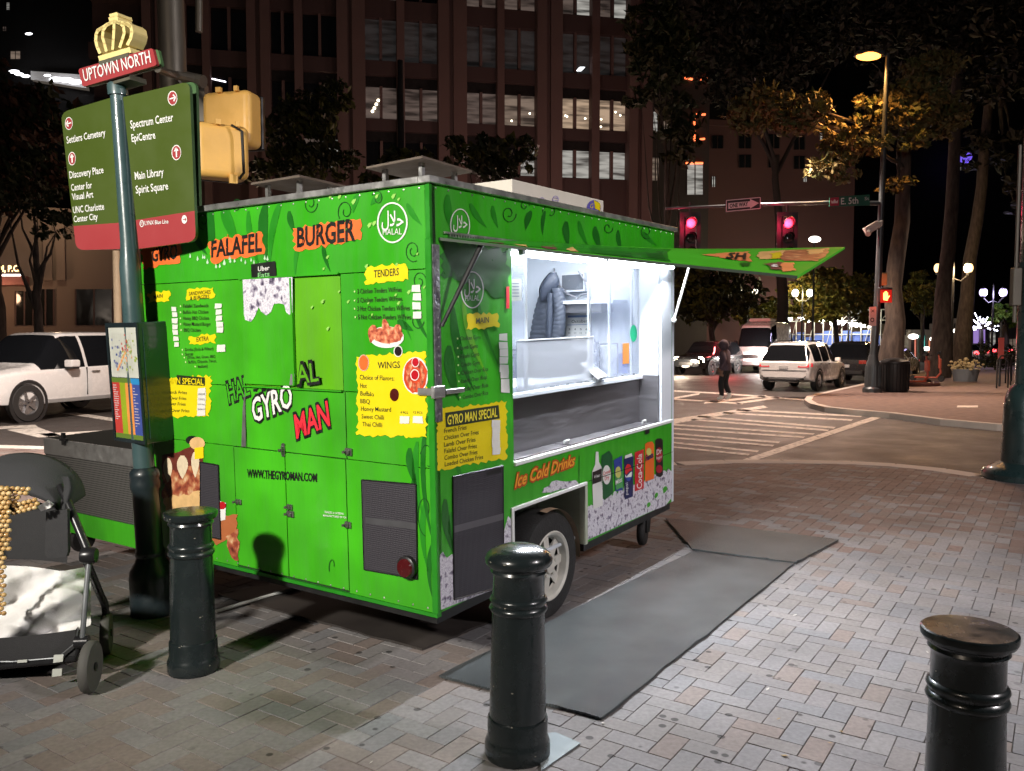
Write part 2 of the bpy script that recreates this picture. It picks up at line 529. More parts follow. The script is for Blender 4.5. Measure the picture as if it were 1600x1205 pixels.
# far pavement corner across the street
fk = [G(x, y, 0.0) for x, y in ((1560, 662), (1480, 655), (1400, 645), (1340, 640), (1300, 636), (1278, 631), (1268, 625), (1272, 619))]
far_line = [fk[0] + Vector((24, -16, 0)), fk[0] + Vector((6, -4, 0))] + fk
e_ = far_line[-1]
far_line += [e_ + D1 * 4, e_ + D1 * 14, e_ + D1 * 60, e_ + D1 * 220]
mb = MB()
mb.face([Vector((p.x, p.y, 0)) for p in reversed(far_line + [Vector((300, 200, 0)), Vector((150, 0, 0))])])
tag(mb.build('far_pavement', m_farpave), None, None, kind='structure')
mb = MB(); strip(mb, far_line, 0.0, 0.2, -0.2, 0.006)
tag(mb.build('far_kerb', m_kerb), None, None, kind='structure')
# pavement on the far side of the cross street
lf = Vector((-12, 27.5, 0)); 
mb = MB()
lline = [Vector((-90, 50, 0)), Vector((-30, 32, 0)), Vector((-14, 29.5, 0)), Vector((-7, 30.5, 0)), Vector((-3.5, 34, 0)), Vector((2, 42.2, 0)), Vector((22, 72, 0)), Vector((120, 219, 0))]
mb.face([Vector((p.x, p.y, 0)) for p in (lline + [Vector((100, 320, 0)), Vector((-120, 300, 0))])])
tag(mb.build('tower_pavement', m_farpave), None, None, kind='structure')
mb = MB(); strip(mb, lline, 0.0, 0.2, -0.2, 0.006)
tag(mb.build('tower_kerb', m_kerb), None, None, kind='structure')

# crosswalk paint
mb = MB()
def paint(pts): mb.face([Vector((p.x, p.y, ROADZ + 0.004)) for p in pts])
def pxpaint(pts): paint([G(x, y, ROADZ) for x, y in pts])
pxpaint([(1150, 722), (1178, 721), (1392, 648), (1377, 647)])
pxpaint([(1052, 655), (1052, 663), (1200, 637), (1193, 634)])
for (a, b, c, d) in ((1052, 693, 1183, 707), (1052, 700, 1169, 712), (1052, 679, 1216, 693), (1052, 685.5, 1207, 698), (1052, 665, 1270, 680), (1052, 671, 1255, 685), (1090, 652, 1303, 670), (1080, 657, 1293, 674), (1130, 646.5, 1330, 658), (1150, 642, 1345, 652)):
    pxpaint([(a, b), (c, d), (c + 3, d - 2.4), (a, b - 2.4)])
for (a, b, c, d, w) in ((1052, 612, 1125, 616, 2), (1052, 624, 1092, 617, 3), (1092, 632, 1216, 622, 0), (1052, 625, 1160, 632, 2), (1100, 631, 1196, 621, 3.2), (1150, 632, 1216, 623, 3.2), (1125, 616, 1256, 626, 2)):
    if w: pxpaint([(a, b), (c, d), (c + 2, d - w), (a + 2, b - w)])
for q in ([(10, 672), (60, 668), (96, 681), (60, 684)], [(60, 678), (180, 672), (180, 692), (100, 690)], [(95, 646), (180, 659), (180, 654), (120, 645)], [(-60, 674), (60, 668), (55, 664), (-60, 669)]):
    pxpaint(q)
tag(mb.build('road_markings', m_paint), None, None, kind='structure')
# ---------------------------------------------------------------- the food trailer
yaw, tp, tr_ = .982321479, -.0277440891, .00328660594
MT = Matrix.Translation((-0.36563989, 4.02148547, 0.35)) @ Matrix.Rotation(yaw, 4, 'Z') @ Matrix.Rotation(tp, 4, 'Y') @ Matrix.Rotation(tr_, 4, 'X')
L, W, H = 2.937, 2.344, 2.098
to = MT.translation
ax, ay, az = [MT.to_3x3().col[i].copy() for i in range(3)]
SIDE = Plane(to, ax, az, -ay)
REAR = Plane(to, ay, az, -ax)
MTI = MT.inverted()
def loc_on(px, py, axis, val):                   # trailer coordinates of what the photo shows, on the plane axis = val
    d = MTI.to_3x3() @ ray(px, py); c = MTI @ CAM
    return c + d * ((val - c[axis]) / d[axis])
trailer = thing('food_trailer', 'bright green food trailer with menu prints, lit service window and raised awning flap', 'food trailer', mat=MT)

g_wrap = M('green_wrap', (0.042, 0.43, 0.012), 0.34, var=0.28, scale=2.2, bump=0.03, bscale=9, coat=0.35)
g_bright = M('green_door', (0.055, 0.44, 0.012), 0.36, var=0.2, scale=2.6, bump=0.03, bscale=7, coat=0.3)
g_lime = M('lime_hatch', (0.13, 0.48, 0.012), 0.38, var=0.12, scale=3, coat=0.25)
def weather(m, streak=.13, ripple=.10):
    """greasy streaks, edge wear and slack vinyl on the wrapped panels"""
    nt = m.node_tree; b = nt.nodes['Principled BSDF']; tc = nt.nodes.new('ShaderNodeTexCoord')
    mp = nt.nodes.new('ShaderNodeMapping'); mp.inputs['Scale'].default_value = (9, 9, .9); nt.links.new(tc.outputs['Object'], mp.inputs[0])
    n = nt.nodes.new('ShaderNodeTexNoise'); n.inputs['Scale'].default_value = 1; n.inputs['Detail'].default_value = 8; n.inputs['Roughness'].default_value = .65; nt.links.new(mp.outputs[0], n.inputs[0])
    n2 = nt.nodes.new('ShaderNodeTexNoise'); n2.inputs['Scale'].default_value = 1.3; n2.inputs['Detail'].default_value = 3; nt.links.new(tc.outputs['Object'], n2.inputs[0])
    mr = nt.nodes.new('ShaderNodeMapRange'); mr.inputs['From Min'].default_value = .35; mr.inputs['From Max'].default_value = .62; mr.inputs['To Min'].default_value = 1 - streak; mr.inputs['To Max'].default_value = 1.0; nt.links.new(n.outputs['Fac'], mr.inputs['Value'])
    m2 = nt.nodes.new('ShaderNodeMapRange'); m2.inputs['From Min'].default_value = .3; m2.inputs['From Max'].default_value = .7; m2.inputs['To Min'].default_value = .72; m2.inputs['To Max'].default_value = 1.12; nt.links.new(n2.outputs['Fac'], m2.inputs['Value'])
    mu = nt.nodes.new('ShaderNodeMath'); mu.operation = 'MULTIPLY'; nt.links.new(mr.outputs[0], mu.inputs[0]); nt.links.new(m2.outputs[0], mu.inputs[1])
    old = b.inputs['Base Color'].links[0].from_socket
    mx = nt.nodes.new('ShaderNodeMix'); mx.data_type = 'RGBA'; mx.blend_type = 'MULTIPLY'; mx.inputs['Factor'].default_value = 1; nt.links.new(old, mx.inputs['A']); nt.links.new(mu.outputs[0], mx.inputs['B']); nt.links.new(mx.outputs['Result'], b.inputs['Base Color'])
    n3 = nt.nodes.new('ShaderNodeTexNoise'); n3.inputs['Scale'].default_value = 3.2; n3.inputs['Detail'].default_value = 2; nt.links.new(tc.outputs['Object'], n3.inputs[0])
    bp = nt.nodes.new('ShaderNodeBump'); bp.inputs['Strength'].default_value = ripple; bp.inputs['Distance'].default_value = .05; nt.links.new(n3.outputs['Fac'], bp.inputs['Height']); nt.links.new(bp.outputs[0], b.inputs['Normal'])
    mr3 = nt.nodes.new('ShaderNodeMapRange'); mr3.inputs['From Min'].default_value = .35; mr3.inputs['From Max'].default_value = .65; mr3.inputs['To Min'].default_value = .62; mr3.inputs['To Max'].default_value = .28; nt.links.new(n.outputs['Fac'], mr3.inputs['Value']); nt.links.new(mr3.outputs[0], b.inputs['Roughness'])
for m_ in (g_wrap, g_bright, g_lime): weather(m_)
g_dark = M('green_dark_print', (0.012, 0.14, 0.012), 0.36, var=0.3, scale=7, coat=0.3)
g_mid = M('green_mid_print', (0.02, 0.24, 0.014), 0.36, var=0.3, scale=7, coat=0.3)
seam_m = M('seam_dark', (0.012, 0.03, 0.01), 0.8)  # dark green black of the backing and the seam lines
alu = M('worn_aluminium', (0.55, 0.55, 0.54), 0.38, 0.85, var=0.2, scale=14, bump=0.12, bscale=50)
steel = M('brushed_steel', (0.26, 0.25, 0.265), 0.40, 0.8, var=0.22, scale=5, stretch=(1, 1, 9))
white_in = M('white_lining', (0.70, 0.74, 0.80), 0.5, var=0.06, scale=3)
white_tr = M('white_trim', (0.72, 0.74, 0.72), 0.5, var=0.2, scale=10)
yellow = M('yellow_print', (0.82, 0.66, 0.008), 0.4, var=0.08, scale=6, coat=0.2)
orange = M('orange_print', (0.86, 0.16, 0.035), 0.42, var=0.16, scale=9)
black = M('black_print', (0.012, 0.013, 0.012), 0.45)
ink = M('dark_ink', (0.02, 0.03, 0.012), 0.5)
white = M('white_print', (0.78, 0.78, 0.76), 0.45, var=0.05)
tape = M('white_tape', (0.74, 0.73, 0.68), 0.6, var=0.1, scale=30)
redp = M('red_print', (0.70, 0.02, 0.04), 0.42)
ice = ramp_mat('ice_print', 'noise', 26, [(0.30, (0.05, 0.035, 0.075)), (0.40, (0.30, 0.27, 0.36)), (0.46, (0.62, 0.60, 0.68)), (0.52, (0.78, 0.77, 0.83)), (0.57, (0.50, 0.47, 0.57)), (0.63, (0.80, 0.79, 0.85)), (0.72, (0.34, 0.31, 0.40))], 0.45, detail=3)
meshm = ramp_mat('black_vent_mesh', 'voronoi', 95, [(0.28, (0.004, 0.004, 0.005)), (0.42, (0.034, 0.031, 0.040))], 0.6, rand=0.0, bump=0.4)
rubber = M('tyre_rubber', (0.022, 0.021, 0.021), 0.7, var=0.3, scale=12, bump=0.2, bscale=70)
blackmetal = M('black_painted_metal', (0.018, 0.018, 0.019), 0.42, 0.2, var=0.3, scale=10)

T = lambda: MB(MT)
# rear wall: backing and separate panels with open seams
t = T(); t.box((0.012, 0.0, 0.0), (0.042, W, H))
t.build('rear_backing', seam_m, trailer)
def panel(y0, y1, z0, z1, m, name='rear_panel', th=0.012):
    t = T(); t.box((0, y0, z0), (th, y1, z1)); return t.build(name, m, trailer, bevel=0.0015, bseg=1)
panel(0.0, W, 1.687, H - 0.004, g_wrap)
panel(0.0, 0.598, 1.078, 1.683, g_wrap)
panel(1.388, W, 1.078, 1.683, g_bright)
panel(0.0, 0.586, 0.722, 1.074, g_bright)
panel(0.592, 1.386, 0.722, 1.074, g_bright)
panel(1.392, W, 0.722, 1.074, g_bright)
panel(0.0, 0.597, 0.0, 0.718, g_bright)
panel(1.512, W, 0.0, 0.718, g_bright)
for y0, y1 in ((0.603, 1.066), (1.073, 1.506)):
    panel(y0, y1, 0.012, 0.716, g_bright, 'rear_door', 0.014)
# sliding hatch: frame, lime leaf behind, printed leaf proud in front
t = T(); t.box((0.004, 0.604, 1.082), (0.012, 1.383, 1.682)); hatch = t.build('service_hatch', g_lime, trailer)
t = T(); t.box((-0.012, 0.968, 1.092), (-0.001, 1.378, 1.678)); t.build('sliding_leaf', g_bright, hatch, bevel=0.0015)
t = T(); t.box((-0.016, 0.60, 1.682), (-0.0005, 1.39, 1.690)); t.box((-0.016, 0.60, 1.074), (-0.0005, 1.39, 1.081)); t.build('hatch_rail', g_wrap, hatch)
t = T(); t.box((-0.016, 0.953, 1.096), (-0.001, 0.967, 1.676)); t.build('hatch_stile', g_bright, hatch)
HP = Plane(REAR.at(0, 0, 0.0125), ay, az, -ax)
t = MB()
pts = [(379, 437), (457, 433)] + [(457, 488), (452, 492), (447, 488), (444, 476), (436, 474), (428, 475), (423, 488), (416, 493), (408, 487), (404, 480), (398, 495), (392, 503), (383, 500), (381, 490)]
t.poly(HP, pts, 0.002); t.build('ice_print', ice, hatch)
t = MB(); t.poly(HP, [(454, 585), (460, 584), (460, 602), (452, 602)], 0.003); t.build('patch', M('grey_patch', (0.2, 0.2, 0.2), 0.6), hatch)
# corner trim, roof trim
t = T(); t.box((-0.008, -0.008, 0.0), (0.014, 0.028, 1.83), bev=0.003); t.box((-0.006, -0.006, 1.83), (0.012, 0.02, H)); t.build('corner_trim', [g_mid], trailer)
t = T(); t.box((0.002, -0.016, 0.95), (0.052, -0.008, 1.80), 0, 0.002); t.build('corner_plate', ramp_mat('tread_plate', 'noise', 18, [(0.35, (0.22, 0.21, 0.26)), (0.5, (0.5, 0.49, 0.53)), (0.62, (0.3, 0.28, 0.33))], 0.3, bump=0.5, metal=0.85), trailer)
t = T()
t.box((-0.022, -0.022, H - 0.012), (L + 0.02, 0.05, H + 0.022), 0, 0.003)
t.box((-0.022, 0.0501, H - 0.012), (0.05, W + 0.022, H + 0.022), 0, 0.003)
t.box((L - 0.05, 0.0502, H - 0.012), (L + 0.02, W + 0.022, H + 0.022), 0, 0.003)
t.box((0.0501, W - 0.05, H - 0.012), (L - 0.0501, W + 0.02, H + 0.022), 0, 0.003)
t.build('roof_trim', alu, trailer)
t = T(); t.box((0.03, 0.03, H - 0.04), (L - 0.03, W - 0.03, H - 0.001)); t.build('roof', M('roof_sheet', (0.6, 0.6, 0.58), 0.5, 0.2, scale=3), trailer)

# side wall (towards the mats), with the niche of the service window and the wheel arch
t = T()
TH = 0.03
t.box((0.0, 0, 0.0), (0.66, TH, 1.868)); t.box((0.66, 0, 0.385), (0.692, TH, 1.868))
t.box((0.0, 0, 1.868), (L, TH, H - 0.012)); t.box((0.692, 0, 0.385), (2.885, TH, 0.642))
t.box((1.495, 0, 0.0), (2.885, TH, 0.385)); t.box((2.885, 0, 0.0), (2.9, TH, 1.868))
t.build('side_wall', g_wrap, trailer)
t = T()
t.box((2.70, -0.004, 0.645), (2.886, TH, 1.866)); t.box((2.901, -0.002, 0.0), (L + .002, TH, 1.866)); t.build('window_jamb', white_in, trailer)
t = T(); t.box((0.690, -0.016, 0.628), (2.886, 0.012, 0.652)); t.build('opening_sill', white_tr, trailer, bevel=0.004)
ND = 0.165
t = T(); t.box((0.692, 0.0125, 0.62), (2.70, ND, 0.646)); shelf = t.build('lower_shelf', steel, trailer)
t = T()
for x0, x1 in ((0.75, 1.35), (1.38, 1.98), (2.0, 2.6)): t.box((x0, 0.03, 0.646), (x1, 0.145, 0.655), 0, 0.002)
t.build('shelf_lid', steel, shelf)
t = T()
for x in (1.40, 2.55): t.tube([(x - .03, 0.07, 0.656), (x - .03, 0.07, 0.675), (x + .03, 0.07, 0.675), (x + .03, 0.07, 0.656)], 0.006, 6)
t.build('lid_handle', white_tr, shelf)
zc = loc_on(803, 615, 1, ND).z; zc2 = loc_on(1000, 580, 1, ND).z
t = T(); t.box((0.692, ND, 0.646), (2.70, ND + 0.02, zc - 0.03)); t.build('counter_front', steel, trailer)
t = T(); t.box((2.665, 0.012, 0.646), (2.699, ND - .001, zc - 0.0)); t.build('niche_side', steel, trailer)
t = T(); t.box((0.692, ND - 0.03, zc - 0.028), (2.70, 0.85, zc), 0, 0.004); t.build('counter', white_in, trailer)
t = T()
for y in (ND + 0.03, ND + 0.09, ND + .15): t.box((0.692, y, zc), (2.69, y + 0.012, zc + 0.012))
t.build('window_track', M('track_metal', (0.7, 0.72, 0.75), 0.3, 0.7), trailer)
# niche upper end wall, soffit
t = T(); t.box((2.672, 0.012, zc + .001), (2.699, ND - .001, 1.866)); t.box((0.692, 0.03, 1.845), (2.672, ND - .001, 1.868)); t.box((0.662, 0.03, 0.646), (0.692, ND, 1.868)); t.build('niche_lining', white_in, trailer)
# interior room
t = T()
t.box((0.05, W - 0.06, 0.05), (L - 0.04, W - 0.042, H - 0.05)); t.box((0.043, 0.17, 0.05), (0.06, W - 0.06, H - 0.05)); t.box((L - 0.06, 0.05, 0.05), (L - 0.042, W - 0.06, H - 0.05))
t.box((0.06, 0.05, 0.03), (L - 0.06, W - 0.06, 0.05)); t.box((0.06, 0.17, H - 0.06), (L - 0.06, W - 0.06, H - 0.045))
t.build('interior_lining', white_in, trailer)
t = T(); t.box((L - 0.0415, 0.03, 0.0), (L - 0.0, W, H - .012)); t.box((0.042, W - 0.0415, 0.0), (L - 0.042, W, H - .012)); t.build('outer_shell', g_wrap, trailer)
t = T(); t.box((0.02, 0.02, -0.06), (0.62, W - 0.02, 0.0)); t.box((1.52, 0.02, -0.06), (L - 0.02, W - 0.02, 0.0)); t.box((0.62, 0.35, -0.06), (1.52, W - 0.35, 0.0)); t.build('chassis', blackmetal, trailer)
t = T(); t.box((0.64, 0.36, 0.0), (1.52, 0.37, 0.42)); t.box((0.64, 0.03, 0.40), (1.52, 0.37, 0.42)); t.box((1.496, 0.031, 0.0), (1.515, 0.36, 0.40)); t.box((0.64, 0.031, 0.0), (0.659, 0.36, 0.40)); t.build('wheel_well', M('well_paint', (0.30, 0.33, 0.26), 0.7, var=0.4, scale=6), trailer)
t = T()
t.box((0.652, -0.012, -0.01), (0.676, 0.03, 0.40)); t.box((0.676, -0.012, 0.378), (1.52, 0.03, 0.40)); t.build('arch_trim', white_tr, trailer, bevel=0.003)
t = T(); t.box((1.49, -0.012, -0.004), (1.52, 0.03, 0.376)); t.build('arch_post', M('well_paint2', (0.42, 0.45, 0.36), 0.7, var=0.3, scale=6), trailer)
# glazing of the service window
glass = bpy.data.materials.new('window_glass'); glass.use_nodes = True
gn = glass.node_tree; gb = gn.nodes['Principled BSDF']
gb.inputs['Base Color'].default_value = (0.75, 0.82, 1.0, 1); gb.inputs['Roughness'].default_value = 0.06; gb.inputs['Alpha'].default_value = 0.22
acry = bpy.data.materials.new('acrylic_guard'); acry.use_nodes = True
gb = acry.node_tree.nodes['Principled BSDF']
gb.inputs['Base Color'].default_value = (0.55, 0.57, 0.62, 1); gb.inputs['Roughness'].default_value = 0.15; gb.inputs['Alpha'].default_value = 0.42
frame_m = M('window_frame_white', (0.78, 0.80, 0.84), 0.35, 0.2, var=0.05)
WP = ND + 0.012
def wx(px, py=520, y=WP): return loc_on(px, py, 1, y).x
def wz(px, py, y=WP): return loc_on(px, py, 1, y).z
def pane(x0, x1, y):
    t = T(); t.box((x0, y, zc + 0.012), (x1, y + 0.004, 1.84)); p = t.build('window_pane', glass, trailer)
    t = T()
    for x in (x0, x1 - 0.018): t.box((x, y - 0.006, zc + 0.012), (x + 0.018, y + 0.010, 1.84))
    t.build('pane_frame', frame_m, p)
    return p
pane(0.70, wx(823), WP)
pr = pane(wx(924), wx(1000, 520, WP + .022), WP + 0.022)
pane(wx(960), 2.66, WP + 0.044)
WPL = Plane(MT @ Vector((0, WP + 0.021, 0)), ax, az, -ay)
t = MB(); t.disc(WPL, 990, 521, 5.6, 13, 0.004); t.build('green_sticker', M('sticker_green', (0.01, 0.48, 0.22), 0.5), pr)
t = MB(); t.poly(WPL, [(973, 537), (983, 536), (983, 568), (973, 569)], 0.004); t.text(WPL, 'OPEN', 975.5, 560, 975.5, 544, 0, off=0.006, m=1) if False else None
t.build('orange_notice', M('sticker_orange', (0.85, 0.30, 0.05), 0.5), pr)
t = MB(); t.poly(WPL, [(797, 436), (815, 436), (815, 470), (797, 471)], 0.03)
for k in range(5): t.line(WPL, [(800, 443 + 5 * k), (811, 443 + 5 * k)], 1.2, 0.033, 1)
t.build('taped_notice', [white, M('grey_ink', (0.25, 0.28, 0.4), 0.5)], trailer)
t = T()
xg0, xg1 = wx(803, 570), wx(923, 560)
t.box((xg0, WP - 0.022, zc + 0.013), (xg1, WP - 0.017, wz(905, 528, WP - 0.02)))
gd = t.build('sneeze_guard', acry, trailer)
t = T(); zt_ = wz(905, 528, WP - 0.02); t.box((xg0, WP - 0.026, zt_), (xg1, WP - 0.013, zt_ + 0.008)); t.build('guard_rim', frame_m, gd)
# interior furniture
t = T(); t.box((2.1, 0.62, 0.75), (2.85, 1.55, 1.16)); t.box((2.08, 0.60, 1.16), (2.85, 1.57, 1.18)); t.build('grill_hood', steel, trailer, bevel=0.006)
ys0 = loc_on(974, 465, 0, 2.80).y; ys1 = loc_on(874, 468, 0, 2.80).y; zs = loc_on(900, 471, 0, 2.65).z
t = T(); t.box((2.62, ys0, zs - 0.02), (L - .062, ys1, zs + .005)); t.build('wall_shelf', white_in, trailer)
t = T(); t.box((2.66, ys0 + .12, zs - .09), (L - .065, ys1 - .0, zs - .02)); t.build('shelf_box', steel, trailer)
# LED tubes under the head of the opening
led = E('led_tube', (0.86, 0.93, 1.0), 14)
for x0, x1, y, z in ((0.74, 1.66, -0.05, 1.80), (1.72, 2.80, -0.05, 1.81), (0.74, 1.66, 0.10, 1.81), (1.72, 2.64, 0.10, 1.81)):
    t = T(); t.tube([(x0, y, z), (x1, y, z)], 0.013, 8); lt = t.build('light_tube', led, trailer, smooth=60)
    t = T(); t.box((x0 - 0.03, y - 0.018, z + 0.013), (x1 + 0.03, y + 0.018, z + 0.03)); t.box((x0 - .03, y - .016, z - .014), (x0, y + .016, z + .013)); t.build('tube_fitting', frame_m, lt)
def arealamp(name, c, sx, sy, power, rgb, down):
    d = bpy.data.lights.new(name, 'AREA'); d.shape = 'RECTANGLE'; d.size = sx; d.size_y = sy; d.energy = power; d.color = rgb
    o = bpy.data.objects.new(name, d); COL.objects.link(o)
    zax = -(MT.to_3x3() @ Vector(down)).normalized(); xax = ax.copy(); yax = zax.cross(xax)
    o.matrix_world = Matrix(((xax.x, yax.x, zax.x, 0), (xax.y, yax.y, zax.y, 0), (xax.z, yax.z, zax.z, 0), (0, 0, 0, 1)))
    o.matrix_world.translation = MT @ Vector(c)
    return o
arealamp('window_led', (1.74, -0.05, 1.775), 2.0, 0.05, LED_W, (0.90, 0.94, 1.0), (0, -1, -0.7))
arealamp('inner_led', (1.6, 0.5, 1.98), 1.9, 0.06, LED_IN, (0.86, 0.92, 1.0), (0, 0.35, -1))

# awning flap, twisted: its near end droops
A3 = loc_on(686, 371, 1, -0.004); B3 = loc_on(1053, 389, 1, -0.004)
C3 = loc_on(1320, 386, 1, -1.27); D3 = loc_on(1246, 431, 1, -1.45)
def flap(u, v, lift=0.0):
    a = A3 + (B3 - A3) * u; b = D3 + (C3 - D3) * u
    p = a + (b - a) * v
    return p + Vector((0, 0, lift - 0.004 * math.sin(math.pi * v)))
t = T()
def FT(v): return 0.014
t.grid(lambda u, v: flap(u, v, 0), 14, 8, 0)
t.grid(lambda u, v: flap(u, 1 - v, -FT(1 - v)), 14, 8, 1)
for e in range(4):
    fn = [lambda u, v: flap(u, 0, -FT(0) * (1 - v)), lambda u, v: flap(1, u, -FT(u) * (1 - v)), lambda u, v: flap(1 - u, 1, -FT(1) * (1 - v)), lambda u, v: flap(0, 1 - u, -FT(1 - u) * (1 - v))][e]
    t.grid(fn, 12, 1, 2 if e == 3 else 0)
g_flap = M('green_flap', (0.05, 0.40, 0.014), 0.6, var=0.25, scale=3, spec=.2)
fl = t.build('awning_flap', [g_flap, M('flap_lining', (0.45, 0.47, 0.45), 0.4, 0.6, scale=6), M('flap_edge', (0.05, 0.07, 0.05), 0.5, 0.3)], trailer, smooth=30)
t = T()
def fpatch(poly, m, lift=0.004, amp=0.0, sub=True):
    pts = []
    n = len(poly)
    for k in range(n):
        (a, b), (c, d) = poly[k], poly[(k + 1) % n]
        for i in range(6): pts.append((a + (c - a) * i / 6 + rnd.uniform(-amp, amp), b + (d - b) * i / 6 + rnd.uniform(-amp, amp)))
    cu, cv = sum(p[0] for p in pts) / len(pts), sum(p[1] for p in pts) / len(pts)
    vs = [flap(cu, cv, lift)] + [flap(u, v, lift) for u, v in pts]
    t.add(vs, [(0, i + 1, (i + 1) % len(pts) + 1) for i in range(len(pts))], m)
food_m = ramp_mat('roast_meat_print', 'noise', 16, [(0.3, (0.10, 0.02, 0.015)), (0.48, (0.34, 0.08, 0.04)), (0.6, (0.55, 0.26, 0.12)), (0.75, (0.75, 0.55, 0.35))], 0.45, detail=8)
FUV = [(proj(MT @ flap(i / 80, j / 80)), i / 80, j / 80) for i in range(81) for j in range(81)]
def fuv(px, py):
    (_, u, v) = min(FUV, key=lambda k: (k[0][0] - px) ** 2 + (k[0][1] - py) ** 2)
    return u, v
def fprint(pts, m, lift=.004, amp=.008): fpatch([fuv(*p) for p in pts], m, lift, amp)
fprint([(1098, 399), (1130, 396), (1172, 394), (1172, 410), (1150, 408), (1120, 403)], 0)
fprint([(1190, 394), (1226, 392), (1224, 404), (1202, 405), (1186, 407)], 3)
fprint([(1204, 398), (1222, 395), (1220, 404), (1206, 406)], 1, .006)
fprint([(1226, 392), (1296, 388), (1294, 400), (1276, 409), (1252, 409), (1226, 408), (1218, 405)], 2)
fprint([(1262, 392), (1290, 390), (1282, 397), (1262, 399)], 3, .006)
fprint([(1196, 414), (1220, 412), (1220, 425), (1206, 424)], 4, .006); fprint([(1218, 413), (1240, 412), (1241, 424), (1222, 426)], 0, .005); fprint([(1206, 416), (1214, 415), (1214, 419), (1206, 420)], 7, .008)
fprint([(1158, 412), (1172, 412), (1170, 417), (1160, 417)], 5, .005)
v_, f_ = text_geo('SH', 0.03)
xm = max(a for a, _ in v_); ua, va = fuv(1134, 405); ub, vb = fuv(1164, 408); uc, vc = fuv(1140, 397)
t.add([flap(ua + (ub - ua) * a / xm + (uc - ua) * b / .7, va + (vb - va) * a / xm + (vc - va) * b / .7, 0.008) for a, b in v_], f_, 6)
fprint([(692, 371.5), (860, 379), (1048, 390), (1048, 409), (1000, 404), (850, 388)], 8, .003, .002)  # mid green sheet that makes the near part of the flap darker
for q, m in (([(760, 381), (775, 378), (790, 380), (782, 385)], 4), ([(800, 383), (822, 381), (826, 388), (808, 388)], 3), ([(845, 386), (866, 383), (872, 392), (852, 392)], 4), ([(885, 390), (895, 386), (905, 394), (892, 395)], 3), ([(700, 371), (755, 373), (755, 378), (710, 374)], 5), ([(920, 388), (985, 390), (990, 402), (930, 396)], 5), ([(1010, 392), (1035, 394), (1040, 407), (1015, 404)], 5)): fprint(q, m, .004, .003)
t.build('flap_print', [M('flap_orange', (0.85, 0.28, 0.10), 0.4), yellow, food_m, M('bun_print', (0.72, 0.42, 0.16), 0.45, var=0.4, scale=20), M('maroon_print', (0.16, 0.04, 0.05), 0.45, var=0.5, scale=20), g_dark, black, white, g_mid], fl)
t = T(); t.tube([flap(0.02, 0.10, -FT(.1)), Vector((0.05, -0.02, 1.41))], [0.014, 0.010], 8); t.build('gas_strut', blackmetal, trailer)
pb = loc_on(1053, 500, 1, -0.02); pt_ = loc_on(1077, 416, 1, -0.14)
t = T(); t.tube([pt_, pb], 0.010, 8); t.ball(pb, 0.022, 8); t.build('gas_strut', white_tr, trailer)
# tooth rail under the head
t = T()
for k in range(34): t.box((0.14 + 0.022 * k, -0.01, 1.845), (0.152 + 0.022 * k, 0.0, 1.858))
t.box((0.10, -0.012, 1.858), (2.88, -0.001, 1.868)); t.build('hinge_rail', alu, trailer)

# wheel, spindle, jack castor
wc = Vector((1.13, 0.13, -0.055))
t = T()
t.lathe([(0.20, -0.10), (0.27, -0.105), (0.315, -0.095), (0.332, -0.06), (0.335, 0), (0.332, 0.06), (0.315, 0.095), (0.27, 0.105), (0.20, 0.10), (0.20, -0.10)], wc, (0, -1, 0), 40, caps=False)
wh = t.build('wheel', rubber, trailer, smooth=50)
t = T()
t.lathe([(0.205, 0.096), (0.213, 0.104), (0.205, 0.108), (0.19, 0.098), (0.178, 0.055), (0.165, 0.05)], wc, (0, -1, 0), 40, 0, caps=False)
for k in range(8):                                   # spoke rim, windows between the spokes
    a = 2 * math.pi * k / 8
    e1, e2 = Vector((math.cos(a), 0, math.sin(a))), Vector((-math.sin(a), 0, math.cos(a)))
    o_ = wc + Vector((0, -0.055, 0))
    t.hexa([o_ + e1 * 0.06 - e2 * 0.032, o_ + e1 * 0.185 - e2 * 0.026, o_ + e1 * 0.185 + e2 * 0.026, o_ + e1 * 0.06 + e2 * 0.032,
            o_ + e1 * 0.06 - e2 * 0.032 + Vector((0, -.02, 0)), o_ + e1 * 0.185 - e2 * 0.026 + Vector((0, -.008, 0)), o_ + e1 * 0.185 + e2 * 0.026 + Vector((0, -.008, 0)), o_ + e1 * 0.06 + e2 * 0.032 + Vector((0, -.02, 0))])
t.lathe([(0.085, 0.05), (0.085, 0.078), (0.05, 0.085), (0.045, 0.10), (0.0, 0.105)], wc, (0, -1, 0), 24)
for k in range(5):
    a = 2 * math.pi * k / 5 + .3
    t.lathe([(0.011, 0.07), (0.011, 0.098), (0.0, 0.10)], wc + Vector((math.cos(a) * 0.066, 0, math.sin(a) * 0.066)), (0, -1, 0), 6)
t.build('rim', M('white_rim', (0.66, 0.64, 0.58), 0.45, 0.1, var=0.2, scale=14), wh, smooth=35)
t = T(); t.lathe([(0.19, 0.03), (0.0, 0.03)], wc, (0, -1, 0), 24); t.build('brake_drum', blackmetal, wh)
t = T()                                             # torn mud flap edge behind the tyre
t.grid(lambda u, v: wc + Vector((math.cos(R(100 - 105 * u)) * (0.345 + 0.004 * v), -0.11 + 0.05 * v, math.sin(R(100 - 105 * u)) * (0.345 + 0.004 * v))), 24, 2)
t.build('fender_liner', M('rust_liner', (0.48, 0.33, 0.22), 0.8, var=0.5, scale=18), trailer)
cj = loc_on(1004, 838, 1, 0.30); cj.z = -0.30
t = T(); t.lathe([(0.03, -0.03), (0.095, -0.032), (0.112, -0.02), (0.115, 0), (0.112, 0.02), (0.095, 0.032), (0.03, 0.03)], cj, (0.25, -1, 0), 24); jw = t.build('jack_wheel', rubber, trailer, smooth=50)
